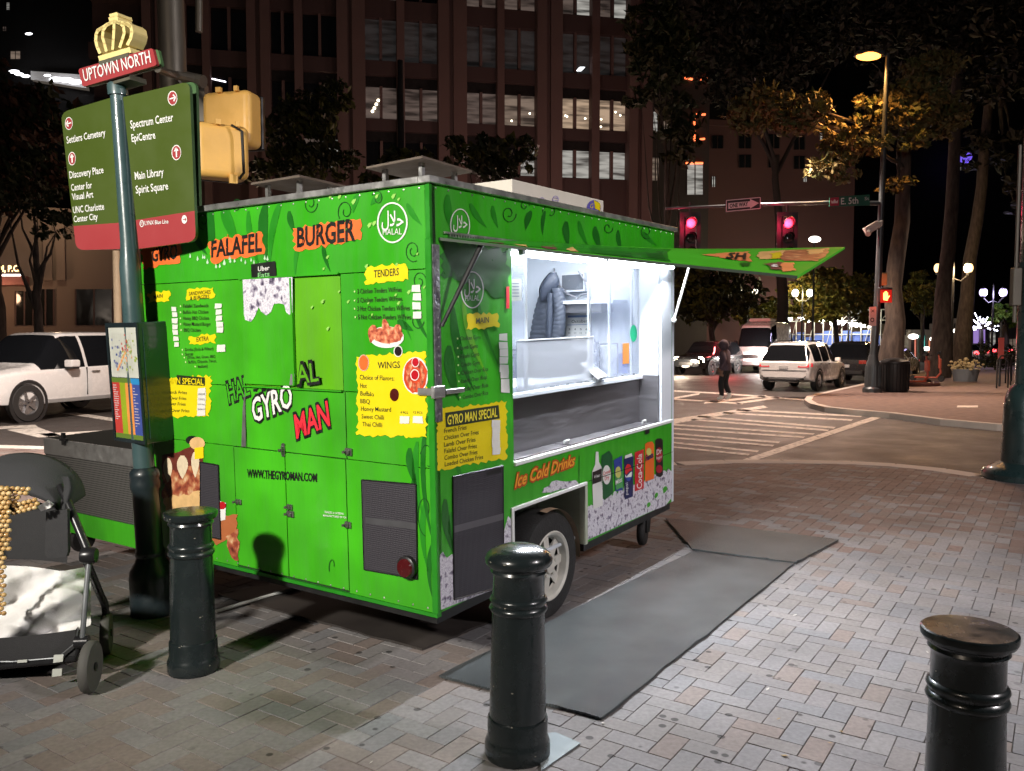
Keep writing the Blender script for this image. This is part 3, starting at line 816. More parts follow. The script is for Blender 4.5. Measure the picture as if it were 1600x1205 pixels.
t = T(); t.tube([cj + Vector((0, 0, 0.30)), cj + Vector((0.02, 0, 0.15))], 0.035, 10); t.box(cj + Vector((-0.05, -0.05, 0.12)), cj + Vector((0.07, -0.038, 0.15))); t.hexa([cj + Vector(p) for p in ((-.03, -.05, 0), (.03, -.05, 0), (.03, -.038, 0), (-.03, -.038, 0), (-.03, -.05, .15), (.06, -.05, .15), (.06, -.038, .15), (-.03, -.038, .15))]); t.build('jack_fork', blackmetal, jw)
t = T(); t.box((2.6, 1.0, -.05), (L + .9, 1.06, .0)); t.box((2.6, 1.3, -.05), (L + .9, 1.36, .0)); t.build('tow_bar', blackmetal, trailer)

# roof furniture
def vent(pts, h):
    n_, l_, r_ = [loc_on(x, y, 2, H + h) for x, y in pts]
    f_ = l_ + r_ - n_; c = (l_ + r_) / 2
    t = T(); t.box((c.x - .15, c.y - .15, H), (c.x + .15, c.y + .15, H + 0.05)); v = t.build('roof_vent', alu, trailer)
    t = T()
    for p in (n_, l_, r_, f_):
        q = p.lerp(c, .35); t.box((q.x - .012, q.y - .012, H + .001), (q.x + .012, q.y + .012, H + h))
    t.build('vent_post', alu, v)
    t = T(); cs = [n_, l_, f_, r_]; dz = Vector((0, 0, .012))
    t.add([p for p in cs] + [p + dz for p in cs] + [c + Vector((0, 0, .07))], [(0, 1, 2, 3), (0, 4, 5, 1), (1, 5, 6, 2), (2, 6, 7, 3), (3, 7, 4, 0), (4, 8, 5), (5, 8, 6), (6, 8, 7), (7, 8, 4)])
    t.build('vent_cap', M('vent_cap_metal', (0.20, 0.16, 0.13), 0.5, 0.5, var=.2, scale=8), v)
vent(((660, 247), (572, 264), (738, 270)), 0.165)
vent(((468, 277), (392, 289), (540, 293)), 0.165)

t = T()
for k in range(24):
    y = .06 + k * (W - .12) / 23
    for z in (H - .03, .02): t.ball((-.001, y, z), .006, 6, 0, (.5, 1, 1), 4)
for k in range(30):
    x = .05 + k * (L - .1) / 29
    t.ball((x, -.001, H - .03), .006, 6, 0, (1, .5, 1), 4)
for k in range(18):
    t.ball((.03, -.0165, .99 + k * .046), .005, 6, 0, (1, .5, 1), 4)
t.build('rivets', alu, trailer)
# small hardware on the rear: latches, hinges, tail light, vents
def rl(px, py, off=0.0): return REAR.hit(px, py, off)
def latch(px, py, w, h):
    a, b = REAR.uv(px, py)
    t = MB(MT)
    t.box((-0.012, a - w / 2, b - h / 2), (0, a + w / 2, b + h / 2), 0, 0.003)
    t.box((-0.024, a - w * .3, b - h * .3), (-0.012, a + w * .12, b + h * .3), 0, 0.003)
    t.lathe([(0.008, 0.0), (0.008, 0.02)], (-0.012, a + w * .35, b), (-1, 0, 0), 8)
    return t.build('latch', M('latch_metal', (0.30, 0.29, 0.28), 0.35, 0.85, var=0.3, scale=30), trailer)
latch(546, 706, 0.05, 0.04); latch(374, 784, 0.05, 0.03); latch(455, 803, 0.055, 0.035); latch(454, 792, 0.04, 0.03); latch(545, 820, 0.045, 0.035); latch(444, 703, 0.024, 0.075)
t = MB(MT); a, b = REAR.uv(660, 612); t.box((-0.016, a - .08, b - .018), (-0.0, a + 0.02, b + .018), 0, .004); t.box((-0.03, -0.03, b - .03), (0.06, -0.0085, b + .03), 0, .004); t.build('door_hasp', alu, trailer)
t = MB(MT); a, b = SIDE.uv(694, 612); t.box((a - .02, -0.03, b - .012), (a + .13, -0.01, b + .012), 0, .003); t.build('hasp_arm', alu, trailer)
t = MB(); t.poly(REAR, [(379, 640), (383, 602), (384, 698), (377, 698)], 0.004); t.build('bent_flashing', alu, trailer)
def ventmesh(pts, plane=REAR, nm='vent_grille'):
    t = MB(); t.prism([plane.hit(x, y, 0.001) for x, y in pts], plane.n * 0.005, 0)
    v = t.build(nm, meshm, trailer)
    t = MB()
    for i in range(len(pts)):
        a, b = plane.hit(*pts[i], 0.006), plane.hit(*pts[(i + 1) % len(pts)], 0.006)
        t.tube([a, b], 0.004, 4)
    t.build('grille_edge', blackmetal, v)
    return v
vg = ventmesh([(565, 750), (650, 757), (652, 905), (569, 890)])
t = MB(); t.poly(REAR, [(571, 808), (650, 818), (650, 828), (571, 818)], 0.008); t.build('grille_bar', M('bar_grey', (0.11, 0.11, 0.12), 0.5, 0.5), vg)
ventmesh([(313, 722), (341, 727), (345, 843), (313, 836)])
c_ = REAR.uv(640, 885)
t = MB(MT); t.lathe([(0.058, 0.0), (0.058, 0.03), (0.050, 0.036)], (0, c_[0], c_[1]), (-1, 0, 0), 24); tl = t.build('tail_light', blackmetal, trailer, smooth=40)
t = MB(MT); t.lathe([(0.049, 0.034), (0.044, 0.046), (0.0, 0.05)], (0, c_[0], c_[1]), (-1, 0, 0), 24); t.build('lens', M('red_lens', (0.07, 0.006, 0.008), 0.2, var=0.3, scale=40), tl, smooth=60)
sv = ventmesh([(708, 745), (786, 728), (787, 916), (710, 937)], SIDE)
t = MB(); t.poly(SIDE, [(709, 822), (787, 802), (787, 812), (709, 833)], 0.008); t.build('grille_bar', M('bar_grey2', (0.14, 0.135, 0.15), 0.5, 0.5), sv)
t = MB(); t.poly(SIDE, [(760, 738), (783, 732), (783, 738), (760, 744)], 0.008); t.build('grille_label', blackmetal, sv)
# bottom edge lip of the rear
t = T(); t.box((-0.004, 0.0, -0.02), (0.03, W, -0.001)); t.build('bottom_lip', g_mid, trailer)

# generator cage on the left end
def cage():
    y0 = W + 0.03
    ca, cb = loc_on(70, 696, 0, 0.16), loc_on(216, 690, 0, 0.16)
    zb, zt = loc_on(200, 853, 0, 0.16).z, (ca.z + cb.z) / 2
    yl = ca.y
    t = T(); t.box((0.16, y0, zb + 0.16), (0.168, yl, zt - .005)); cg = t.build('generator_cage', ramp_mat('perforated_sheet', 'voronoi', 62, [(0.30, (0.010, 0.010, 0.010)), (0.36, (0.19, 0.185, 0.175))], 0.45, rand=0.0, metal=0.5), trailer)
    t = T(); t.box((0.15, y0, zb), (0.175, yl, zb + .16)); t.box((0.15, y0, zb + .16), (0.172, y0 + 0.10, zt)); t.build('cage_frame', g_bright, cg)
    t = T(); t.box((0.152, y0 + 0.10, zt - .12), (0.1599, yl, zt)); t.build('cage_band', alu, cg)
    t = T(); t.box((0.18, y0, zb), (0.95, y0 + .01, zt)); t.box((0.18, yl - .01, zb), (0.95, yl, zt)); t.box((0.94, y0 + .01, zb), (0.95, yl - .01, zt)); t.box((0.18, y0 + .01, zb), (0.94, yl - .01, zb + .01)); t.build('cage_shell', M('cage_dark', (0.07, 0.065, 0.06), 0.7), cg)
    t = T(); t.box((0.3, y0 + .2, zb + .02), (0.8, yl - .25, zb + .45), 0, .03); t.build('generator', M('generator_body', (0.22, 0.19, 0.17), 0.5), cg)
    t = T(); t.box((0.13, yl - .33, zt - .03), (0.15, yl - .30, zt + .06)); t.box((0.13, yl - .36, zt - .0), (0.15, yl - .27, zt + .02)); t.build('cage_latch', blackmetal, cg)
    for yy in (y0 + .12, yl - .2):
        t = T(); t.lathe([(0.03, -.03), (.09, -.03), (.1, 0), (.09, .03), (.03, .03)], (0.3, yy, zb - 0.10), (0, 1, 0), 16); t.build('cage_wheel', rubber, cg)
cage()
# ---------------------------------------------------------------- prints and lettering on the trailer
def halal(pl, cx, cy, rx, ry, name, clip=None):
    t = MB()
    t.ring(pl, cx, cy, rx, ry, rx * 0.10, 0.004)
    t.text(pl, '\uFEDD\uFEFC\uFEA3', cx - rx * .70, cy + ry * .16, cx + rx * .72, cy + ry * .16, ry * .72, off=0.004, bold=0.012)
    if clip is None: t.text(pl, 'HALAL', cx - rx * .62, cy + ry * .60, cx + rx * .62, cy + ry * .57, ry * .30, off=0.004, bold=0.0)
    return t.build(name, [white], trailer)
halal(REAR, 613, 348, 24, 32, 'halal_mark')
halal(SIDE, 738, 453, 18, 29, 'halal_mark')
halal(SIDE, 719, 352, 15.5, 26, 'halal_mark', clip=1)

# leaves and peppers of the wrap, as dark prints
def leaf(t, pl, x, y, w, h, ang, m, bend=0.25, off=0.002):
    n = 9; lft, rgt = [], []
    ca, sa = math.cos(R(ang)), math.sin(R(ang))
    for i in range(n + 1):
        u = i / n
        wd = w * math.sin(math.pi * min(1, u * 0.92 + 0.06)) ** 0.8 * (1 - 0.5 * u)
        cx, cy = bend * h * u * u, h * u
        for lst, s in ((lft, -1), (rgt, 1)):
            X, Y = cx + s * wd / 2, cy
            lst.append((x + X * ca - Y * sa, y + X * sa + Y * ca))
    t.poly(pl, lft + rgt[::-1], off, m)
def swirl(t, pl, x, y, r, turns, m, w=1.3, a0=0, sx=0.7, off=0.0025):
    pts = []
    for i in range(22):
        a = R(a0) + turns * 2 * math.pi * i / 21; q = r * (1 - 0.75 * i / 21)
        pts.append((x + math.cos(a) * q * sx, y + math.sin(a) * q))
    t.line(pl, pts, w, off, m)
t = MB()
for x, y, w, h, a, m in ((330, 322, 18, 90, 8, 0), (350, 318, 22, 70, -6, 1), (415, 318, 20, 95, 12, 0), (440, 312, 14, 100, 24, 1), (452, 330, 12, 36, 0, 0), (306, 368, 12, 34, -16, 0), (505, 380, 9, 45, 0, 0), (470, 372, 9, 60, 22, 1), (560, 303, 12, 30, 30, 1), (388, 330, 12, 90, 2, 1), (595, 305, 14, 22, 60, 1), (636, 318, 12, 40, -20, 1)):
    leaf(t, REAR, x, y, w, h, a, m)
for x, y, r, tn, a in ((485, 318, 16, 1.4, 0), (540, 330, 18, 1.2, 140), (645, 392, 18, 1.5, 60), (655, 440, 16, -1.3, 0), (318, 345, 14, 1.2, 90), (590, 310, 13, 1.2, 200), (370, 322, 12, -1.3, 0), (652, 500, 15, 1.2, 10)): swirl(t, REAR, x, y, r, tn, 2, a0=a)
for x, y, w, h, a, m in ((640, 700, 16, 60, 4, 0), (652, 690, 14, 110, 10, 1), (648, 740, 12, 60, 8, 0), (658, 560, 14, 110, 12, 0), (668, 650, 10, 200, 11, 0), (665, 780, 12, 110, 12, 1), (675, 850, 10, 80, 14, 0), (648, 480, 8, 60, -10, 0), (628, 472, 7, 60, 0, 1), (622, 500, 16, 28, -40, 0)):
    leaf(t, REAR, x, y, w, h, a, m)
for x, y, r, tn, a in ((665, 800, 38, 0.8, 90), (668, 720, 30, 0.7, 200), (520, 885, 16, 0.6, 150)): swirl(t, REAR, x, y, r, tn, 2, a0=a, sx=0.4)
t.build('pepper_print', [g_dark, g_mid, M('line_print', (0.008, 0.07, 0.01), 0.4)], trailer)
t = MB()
for x, y, w, h, a, m in ((700, 304, 16, 60, 6, 1), (735, 318, 12, 44, -20, 1), (830, 330, 13, 30, 30, 0), (770, 322, 10, 34, 0, 1), (885, 346, 14, 40, 8, 0), (905, 346, 10, 40, -6, 1), (930, 354, 13, 38, 0, 0), (966, 360, 9, 36, 4, 0), (1005, 362, 9, 30, -30, 1), (852, 330, 8, 36, 20, 0)):
    leaf(t, SIDE, x, y, w, h, a, m)
for x, y, r, tn, a in ((795, 334, 15, 1.3, 0), (860, 332, 15, 0.8, 180), (950, 356, 10, 1, 0), (1010, 362, 12, 1.3, 60), (820, 322, 10, -1, 0)): swirl(t, SIDE, x, y, r, tn, 2, a0=a, sx=0.8)
for x, y, w, h, a, m in ((702, 655, 14, 110, 0, 1), (713, 555, 10, 60, -8, 1), (724, 470, 12, 120, -4, 3), (708, 480, 18, 130, 0, 0), (696, 780, 16, 90, 4, 0), (702, 540, 22, 85, 4, 0), (742, 430, 7, 170, -3, 1), (706, 800, 10, 60, 12, 1)):
    leaf(t, SIDE, x, y, w, h, a, m)
t.brush(SIDE, [(690, 378), (793, 391), (797, 470), (690, 430)], 5, 0.0018, 0)
t.build('pepper_print', [g_dark, g_mid, MATS['line_print'], g_lime], trailer)
# dapples of light painted at the right, and printed white water drops
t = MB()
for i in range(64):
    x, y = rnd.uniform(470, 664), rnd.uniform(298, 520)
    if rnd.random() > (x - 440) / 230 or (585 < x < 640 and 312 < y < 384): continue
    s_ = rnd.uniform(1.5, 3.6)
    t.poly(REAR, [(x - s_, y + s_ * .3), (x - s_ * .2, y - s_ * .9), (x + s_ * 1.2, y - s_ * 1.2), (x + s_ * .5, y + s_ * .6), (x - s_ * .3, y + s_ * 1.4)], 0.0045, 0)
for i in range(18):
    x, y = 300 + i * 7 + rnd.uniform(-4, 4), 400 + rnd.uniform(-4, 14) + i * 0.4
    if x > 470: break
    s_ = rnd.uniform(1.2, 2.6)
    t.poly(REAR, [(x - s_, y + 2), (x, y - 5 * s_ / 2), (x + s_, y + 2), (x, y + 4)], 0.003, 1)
t.build('drops_and_dapples', [M('light_dapple', (0.30, 0.62, 0.12), 0.4), M('drop_white', (0.5, 0.72, 0.5), 0.4)], trailer)

# header words on torn orange patches
for w, q, bx in (('GYRO', [(222, 389), (283, 378), (281, 410), (222, 420)], (237, 409, 277, 404, 25)),
                 ('FALAFEL', [(327, 376), (409, 362), (413, 396), (330, 411)], (330, 402, 409, 392, 29)),
                 ('BURGER', [(457, 356), (562, 342), (564, 376), (462, 392)], (464, 386, 555, 375, 34))):
    t = MB(); t.brush(REAR, q, 3.2, 0.003, 0, 5)
    x0, y0, x1, y1, h = bx
    t.text(REAR, w, x0, y0, x1, y1, h - 4, h, off=0.0045, m=1, bold=0.028)
    for i in range(10):      # worn flecks in the letters
        x, y = rnd.uniform(x0, x1), rnd.uniform(y1 - h + 3, y1); t.line(REAR, [(x, y), (x + rnd.uniform(-2, 2), y + rnd.uniform(2, 6))], 0.8, 0.006, 0)
    t.build('word_print', [orange, black], trailer)
# delivery sticker
t = MB(); t.poly(REAR, [(392, 413), (430, 408), (432, 434), (393, 438)], 0.006, 0)
t.text(REAR, 'Uber', 403, 424, 421, 422, 7.5, off=0.008, m=1, bold=0.01); t.text(REAR, 'Eats', 403, 434, 421, 431.5, 7.5, off=0.008, m=2, bold=0.006)
t.build('delivery_sticker', [black, white, M('eats_green', (0.25, 0.60, 0.25), 0.5)], trailer)

def tapes(t, pl, rows, w=13, h=11, m=2):
    for x, y in rows:
        j = lambda: rnd.uniform(-0.8, 0.8)
        t.poly(pl, [(x - w / 2 + j(), y - h / 2 + j()), (x + w / 2 + j(), y - h / 2 + j()), (x + w / 2 + j(), y + h / 2 + j()), (x - w / 2 + j(), y + h / 2 + j())], 0.006, m)
def menu(pl, name, head, lines, tp=(), extra=None, mats=None, dots=True, headm=1):
    t = MB()
    if head:
        w, q, (x0, y0, x1, y1, h) = head
        t.brush(pl, q, 2.6, 0.003, 0, 4)
        if isinstance(w, str): w = [(w, x0, y0, x1, y1, h)]
        for a in w: t.text(pl, *a, off=0.0045, m=1, bold=0.008)
    for body, x0, y0, x1, y1, h in lines:
        t.text(pl, body, x0, y0, x1, y1, h, off=0.0045, m=1, bold=0.006)
        if dots: t.disc(pl, x0 - 4, y0 - h * .45, 1.1, 1.5, 0.004, 3, 8)
    tapes(t, pl, tp) if tp else None
    if extra: extra(t)
    return t.build(name, mats or [yellow, ink, tape, M('dot_pale', (0.55, 0.75, 0.3), 0.5)], trailer)
menu(REAR, 'tenders_menu', ('TENDERS', [(572, 417), (634, 412), (638, 437), (571, 445)], (584, 434, 623, 430, 11.5)),
     [('3 Chicken Tenders W/Fries', 558, 459, 627, 456, 7.5), ('5 Chicken Tenders W/Fries', 558, 473, 628, 470, 7.5), ('3 Hot Chicken Tenders W/Fries', 558, 486, 640, 485, 7.5), ('5 Hot Chicken Tenders W/Fries', 559, 499, 642, 499, 7.5)],
     [(650, 451), (651, 464), (651, 478), (652, 492)])
menu(REAR, 'sandwich_menu', ([('SANDWICHES', 295, 462, 329, 459, 6), ('& BURGERS', 297, 469, 327, 466.5, 6)], [(292, 453), (333, 449), (335, 465), (292, 470)], (0, 0, 0, 0, 0)),
     [('Falafel Sandwich', 286, 481, 325, 480, 5.5), ('Buffalo Hot Chicken', 286, 490.5, 325, 490, 5.5), ('Honey BBQ Chicken', 286, 500, 326, 499.5, 5.5), ('Honey Mustard Burger', 286, 509, 329, 509, 5.5), ('BBQ Chicken', 287, 518.5, 313, 518.5, 5.5)],
     [])
t = MB(); tapes(t, REAR, [(341, 478), (342, 487.5), (342.5, 497), (343, 506.5), (343.5, 516)], 10, 8, 0); tapes(t, REAR, [(272, 483), (273, 492), (273, 501.5), (273.5, 511), (274, 520), (275, 529), (276, 538)], 8, 7, 0); t.build('price_tape', tape, trailer)
menu(REAR, 'main_menu', ('MAIN', [(231, 458), (264, 454), (265, 470), (232, 474)], (240, 467, 254, 465, 6)), [])
menu(REAR, 'extra_menu', ('EXTRA', [(295, 526), (336, 522), (337, 536), (296, 538)], (307, 534, 326, 532, 7)),
     [('Drinks (Soda & Water)', 289, 549, 333, 547, 5), ('Sauces', 289, 556, 301, 555, 5), ('(White, Hot, Green, BBQ,', 292, 561, 337, 559, 4.6), ('Buffalo, Chipotle, Tahini,', 294, 568, 338, 566, 4.6), ('Italian)', 309, 575, 324, 574, 4.6)], [(345, 544)])
def gms(t):
    t.poly(REAR, [(276, 586), (320, 590), (320, 603), (276, 601)], 0.005, 1)
    t.text(REAR, 'GYRO MAN SPECIAL', 236, 598, 318, 601.5, 9.5, off=0.0065, m=0, bold=0.02)
menu(REAR, 'special_menu', ('', [(240, 590), (330, 586), (327, 650), (240, 652)], (0, 0, 0, 0, 0)) if False else ([(' ', 0, 0, 1, 0, 1)], [(240, 592), (330, 587), (327, 651), (240, 652)], (0, 0, 0, 0, 0)),
     [('French Fries', 258, 615, 292, 616, 5), ('Chicken Over Fries', 244, 624, 291, 625, 5), ('Lamb Over Fries', 246, 633, 290, 634, 5), ('Combo Over Fries', 246, 643, 296, 644.5, 5)],
     [(315, 612), (315, 620), (315, 628), (314.5, 636), (314.5, 644)], gms, dots=False)
def wings(t):
    t.disc(REAR, 568, 567, 8.5, 13, 0.005, 4); t.disc(REAR, 568, 567, 7, 11.5, 0.006, 5)
    t.disc(REAR, 616, 617, 7, 10, 0.005, 6)
menu(REAR, 'wings_menu', ([('WINGS', 590, 576, 625, 575, 10.5)], [(557, 557), (665, 549), (667, 684), (558, 680)], (0, 0, 0, 0, 0)),
     [('Choice of Flavors:', 562, 593, 616, 595, 7.5), ('Hot', 563, 606, 573, 606.5, 7), ('Buffalo', 563, 618, 584, 619.5, 7), ('BBQ', 563, 630, 578, 631, 7), ('Honey Mustard', 564, 642, 611, 643.5, 7), ('Sweet Chilli', 565, 654, 600, 656, 7), ('Thai Chilli', 566, 666, 597, 667.5, 7), ('6 PCS', 626, 646, 637, 647, 3.5), ('12 PCS', 646, 646, 660, 647, 3.5)],
     [], wings, [yellow, ink, tape, ink, M('cup_rim', (0.7, 0.4, 0.3), 0.5), M('sauce_orange', (0.75, 0.15, 0.03), 0.4), M('sauce_dark', (0.08, 0.01, 0.008), 0.3)], dots=False)
t = MB(); tapes(t, REAR, [(632, 656), (653, 656)], 15, 11, 0); t.build('price_tape', tape, trailer)
fried = ramp_mat('fried_chicken_print', 'noise', 42, [(0.3, (0.16, 0.025, 0.015)), (0.45, (0.5, 0.10, 0.05)), (0.58, (0.70, 0.25, 0.12)), (0.72, (0.82, 0.5, 0.3))], 0.5, detail=6)
t = MB()
t.disc(REAR, 604, 527, 27, 17, 0.004, 0); t.disc(REAR, 605, 524, 24, 13, 0.005, 1, 20, .09)
leaf(t, REAR, 600, 499, 15, 40, -12, 1, 0, 0.0055); leaf(t, REAR, 584, 508, 18, 28, 10, 1, 0, 0.0055); leaf(t, REAR, 622, 507, 17, 26, 8, 1, 0, 0.0055)
t.disc(REAR, 622, 549, 7, 9, 0.005, 0); t.disc(REAR, 622, 549, 5.5, 7.5, 0.006, 2)
t.disc(REAR, 649, 587, 20, 29, 0.005, 0); t.disc(REAR, 649, 587, 18.5, 27, 0.006, 3, 24, .05)
for k in range(11):
    a = 2 * math.pi * k / 11; leaf(t, REAR, 649 + 12 * math.cos(a), 587 + 18 * math.sin(a) - 6, 7, 13, 0, 1, 0, 0.007)
t.disc(REAR, 649, 566, 6, 8, .008, 0); t.disc(REAR, 649, 566, 5, 6.6, .009, 4); t.disc(REAR, 648, 586, 7, 9, .008, 0); t.disc(REAR, 648, 586, 5.6, 7.4, .009, 4)
t.build('fried_food_print', [white, fried, M('soy_dark', (0.02, 0.012, 0.015), 0.3), M('wing_red', (0.6, 0.06, 0.015), 0.45, var=0.5, scale=40), M('ketchup', (0.5, 0.01, 0.02), 0.35)], trailer)

# slanting logo
t = MB()
def slant(word, x0, y0, x1, y1, h, mt, out=0.06, h2=None, off=0.005):
    t.text(REAR, word, x0 - 1, y0 + 1.6, x1 + 1, y1 + 1.6, h + 3, (h2 or h) + 3, off=off, m=0, bold=0.075, lean=-0.12)
    t.text(REAR, word, x0, y0, x1, y1, h, h2, off=off + .002, m=mt, bold=0.022, lean=-0.12)
slant('GYRO', 396, 660, 458, 634, 36, 1)
slant('MAN', 463, 685, 516, 664, 36, 2, h2=38)
t.build('logo_print', [black, white, M('logo_red', (0.78, 0.03, 0.05), 0.42, var=0.15, scale=40)], trailer)
t = MB()
t.text(REAR, 'HAL', 357, 631, 392, 617, 33, 31, off=0.003, m=0, bold=0.08, lean=-0.15); t.text(REAR, 'HAL', 358, 630, 391, 616, 30, 28, off=0.0045, m=1, bold=0.01, lean=-0.15)
t.text(HP, 'AL', 463, 602, 500, 596, 33, off=0.001, m=0, bold=0.08, lean=-0.1); t.text(HP, 'AL', 464, 600, 498, 595, 29, off=0.002, m=2, bold=0.01, lean=-0.1)
for x in (395, 408, 421): t.poly(REAR, [(x, 608), (x + 9, 607), (x + 6, 612), (x + 1, 612)], 0.003, 0)
t.build('logo_print', [black, g_bright, g_lime], trailer)
t = MB(); t.text(REAR, 'WWW.THEGYROMAN.COM', 386, 746, 495, 753, 13, 13, off=0.004, m=0, bold=0.022); t.build('web_address', black, trailer)
t = MB(); t.text(REAR, 'TRAILERS & CATERING', 507, 801.5, 537, 804.5, 3.2, off=0.004, bold=0.01); t.text(REAR, 'MANUFACTURED BY 704', 505, 807, 541, 810.5, 3.2, off=0.004, bold=0.01); t.build('maker_print', white, trailer)
# burger photograph print, low left
bunm = M('bun_light', (0.70, 0.45, 0.20), 0.45, var=0.35, scale=16)
t = MB()
t.brush(REAR, [(253, 712), (316, 694), (316, 742), (254, 756)], 2, 0.0025, 3)
t.brush(REAR, [(253, 740), (318, 722), (318, 775), (256, 782)], 4, 0.003, 1)
t.brush(REAR, [(256, 778), (318, 768), (318, 800), (258, 806)], 3, 0.0035, 0)
for x, y, w, h in ((262, 716, 18, 38), (285, 712, 22, 36), (305, 706, 16, 40)): leaf(t, REAR, x, y, w, h, 0, 2, 0, 0.0045)
t.disc(REAR, 308, 693, 12, 10, 0.004, 0); t.disc(REAR, 300, 688, 10, 7, 0.0035, 5)
t.brush(REAR, [(300, 812), (371, 804), (371, 832), (338, 852)], 2, 0.003, 4)
t.brush(REAR, [(352, 838), (372, 826), (373, 876), (362, 872)], 2, 0.0035, 6)
t.poly(REAR, [(343, 783), (353, 786), (352, 812), (345, 814)], 0.0045, 7); t.disc(REAR, 347, 790, 6, 6, 0.0055, 8)
t.poly(REAR, [(304, 700), (318, 698), (318, 716), (304, 718)], 0.005, 9)
t.build('burger_print', [bunm, food_m, M('sauce_white', (0.72, 0.60, 0.42), 0.4, var=0.3, scale=30), M('meat_dark', (0.14, 0.03, 0.02), 0.45, var=0.6, scale=30), M('board_wood', (0.42, 0.13, 0.045), 0.5, var=0.3, scale=8), black, food_m, white, MATS['ketchup'], yellow], trailer)

# ------- service side prints
menu(SIDE, 'main_menu', ('MAIN', [(730, 492), (777, 489), (780, 511), (728, 515)], (744, 506, 764, 504, 9)),
     [('Chicken Gyro', 719, 532, 751, 530, 6.5), ('Lamb Gyro', 719, 547, 747, 543.5, 6.5), ('Falafel Gyro', 720, 560.5, 749, 556, 6.5), ('Combo Gyro', 720, 573.5, 750, 569.5, 6.5), ('Chicken Over Rice', 721, 586, 763, 579.5, 6.5), ('Lamb Over Rice', 721, 599, 761, 592, 6.5), ('Falafel Over Rice', 722, 612, 763, 604.5, 6.5), ('Combo Over Rice', 723, 624, 763, 616.5, 6.5)],
     [(786, 527), (786.5, 539.5), (787, 551.5), (787.5, 563.5), (788, 575.5), (788.5, 586.5), (789, 597.5), (789.5, 608.5)])
def gms2(t):
    t.poly(SIDE, [(696, 645), (779, 633), (781, 654), (697, 668)], 0.005, 1)
    t.text(SIDE, 'GYRO MAN SPECIAL', 699, 664, 777, 651, 15, 14, off=0.0065, m=4, bold=0.018)
menu(SIDE, 'special_menu', ([(' ', 0, 0, 1, 0, 1)], [(682, 640), (792, 627), (792, 716), (682, 735)], (0, 0, 0, 0, 0)),
     [('French Fries', 694, 677, 729, 671, 7), ('Chicken Over Fries', 694, 688, 748, 678.5, 7), ('Lamb Over Fries', 694, 698.5, 743, 690, 7), ('Falafel Over Fries', 694.5, 708.5, 745, 700, 7), ('Combo Over Fries', 694.5, 719, 746, 709.5, 7), ('Loaded Chicken Fries', 695, 729, 755, 717, 7)],
     [(775, 662), (775, 672), (775, 683), (775.5, 694), (775.5, 705)], gms2, [yellow, ink, tape, ink, M('special_yellow', (0.88, 0.74, 0.05), 0.45)], dots=False)
t = MB()
t.text(SIDE, 'Ice Cold Drinks', 803.5, 763, 898, 727, 21, 17, off=0.004, m=0, bold=0.10, shear=0.32)
t.text(SIDE, 'Ice Cold Drinks', 804.5, 762, 897, 727, 20, 16, off=0.006, m=1, bold=0.02, shear=0.32)
t.build('drinks_lettering', [M('drink_rust', (0.50, 0.06, 0.01), 0.45), M('drink_orange', (0.92, 0.38, 0.04), 0.4)], trailer)
t = MB()
def can(q, m): t.poly(SIDE, q, 0.004, m)
# bottle, then six cans
can([(931, 706), (935, 706), (936, 722), (941, 732), (942, 790), (927, 796), (925, 738), (930, 726)], 0); t.poly(SIDE, [(926, 738), (940, 732), (940, 752), (926, 757)], 0.006, 1)
t.text(SIDE, 'Water', 928, 748, 938, 744, 5, off=.008, m=0)
can([(940, 712), (952, 704), (957, 712), (958, 770), (952, 776), (944, 782), (939, 752)], 2); t.disc(SIDE, 948, 742, 6.5, 15, .006, 0); t.text(SIDE, 'Canada', 942.5, 743, 954, 738, 5.5, off=.008, m=7); t.text(SIDE, 'Dry', 945, 751, 952, 748, 6, off=.008, m=7)
can([(959, 719), (972, 712), (973, 766), (962, 768)], 3); t.brush(SIDE, [(961, 742), (973, 736), (973, 762), (963, 766)], 1, .0055, 4); t.disc(SIDE, 966, 738, 4.5, 9, .006, 8); t.text(SIDE, 'Mist', 962, 758, 972, 752, 7, off=.008, m=0, bold=.02)
can([(975, 716), (978, 711), (987, 709), (990, 713), (989, 776), (976, 781)], 5); t.poly(SIDE, [(977, 712), (987, 708), (988, 713), (976, 717)], .006, 0)
a_ = [(982 + 5.5 * math.cos(R(k)), 737 + 12 * math.sin(R(k))) for k in range(170, 351, 15)]; t.poly(SIDE, a_ + [(984, 736), (979, 742)], .006, 7)
a_ = [(982 + 5.5 * math.cos(R(k)), 739 + 12 * math.sin(R(k))) for k in range(-10, 171, 15)]; t.poly(SIDE, a_ + [(979, 745), (985, 738)], .0065, 0); a_ = [(982 + 5.0 * math.cos(R(k)), 742 + 10 * math.sin(R(k))) for k in range(20, 161, 15)]; t.poly(SIDE, a_, .007, 3)
t.text4('pepsi', [SIDE.hit(x, y, .008) for x, y in ((977, 774), (977, 755), (981, 754), (981, 773))], 0)
can([(992, 707), (1006, 702), (1006, 763), (992, 768)], 7); t.text4('Coca-Cola', [SIDE.hit(x, y, .008) for x, y in ((995, 766), (995, 712), (1003, 709), (1003, 763))], 0, .01, .2)
can([(1008, 694), (1012, 691), (1019, 690), (1022, 694), (1022, 748), (1008, 753)], 6); t.disc(SIDE, 1014, 706, 4, 6, .006, 8); t.text(SIDE, 'Fanta', 1009, 721, 1021, 714, 9, off=.008, m=5, bold=.03)
can([(1024, 688), (1027, 685.5), (1033, 685), (1036, 688), (1036, 742), (1032, 746), (1025, 744)], 1); t.disc(SIDE, 1030, 711, 5.2, 12, .006, 9); t.text(SIDE, 'Dr', 1026, 711, 1034, 708, 8, off=.008, m=0, bold=.02); t.text(SIDE, 'Pepper', 1025.5, 719, 1035, 715, 5, off=.008, m=0); t.disc(SIDE, 1030, 733, 5, 6.5, .006, 9)
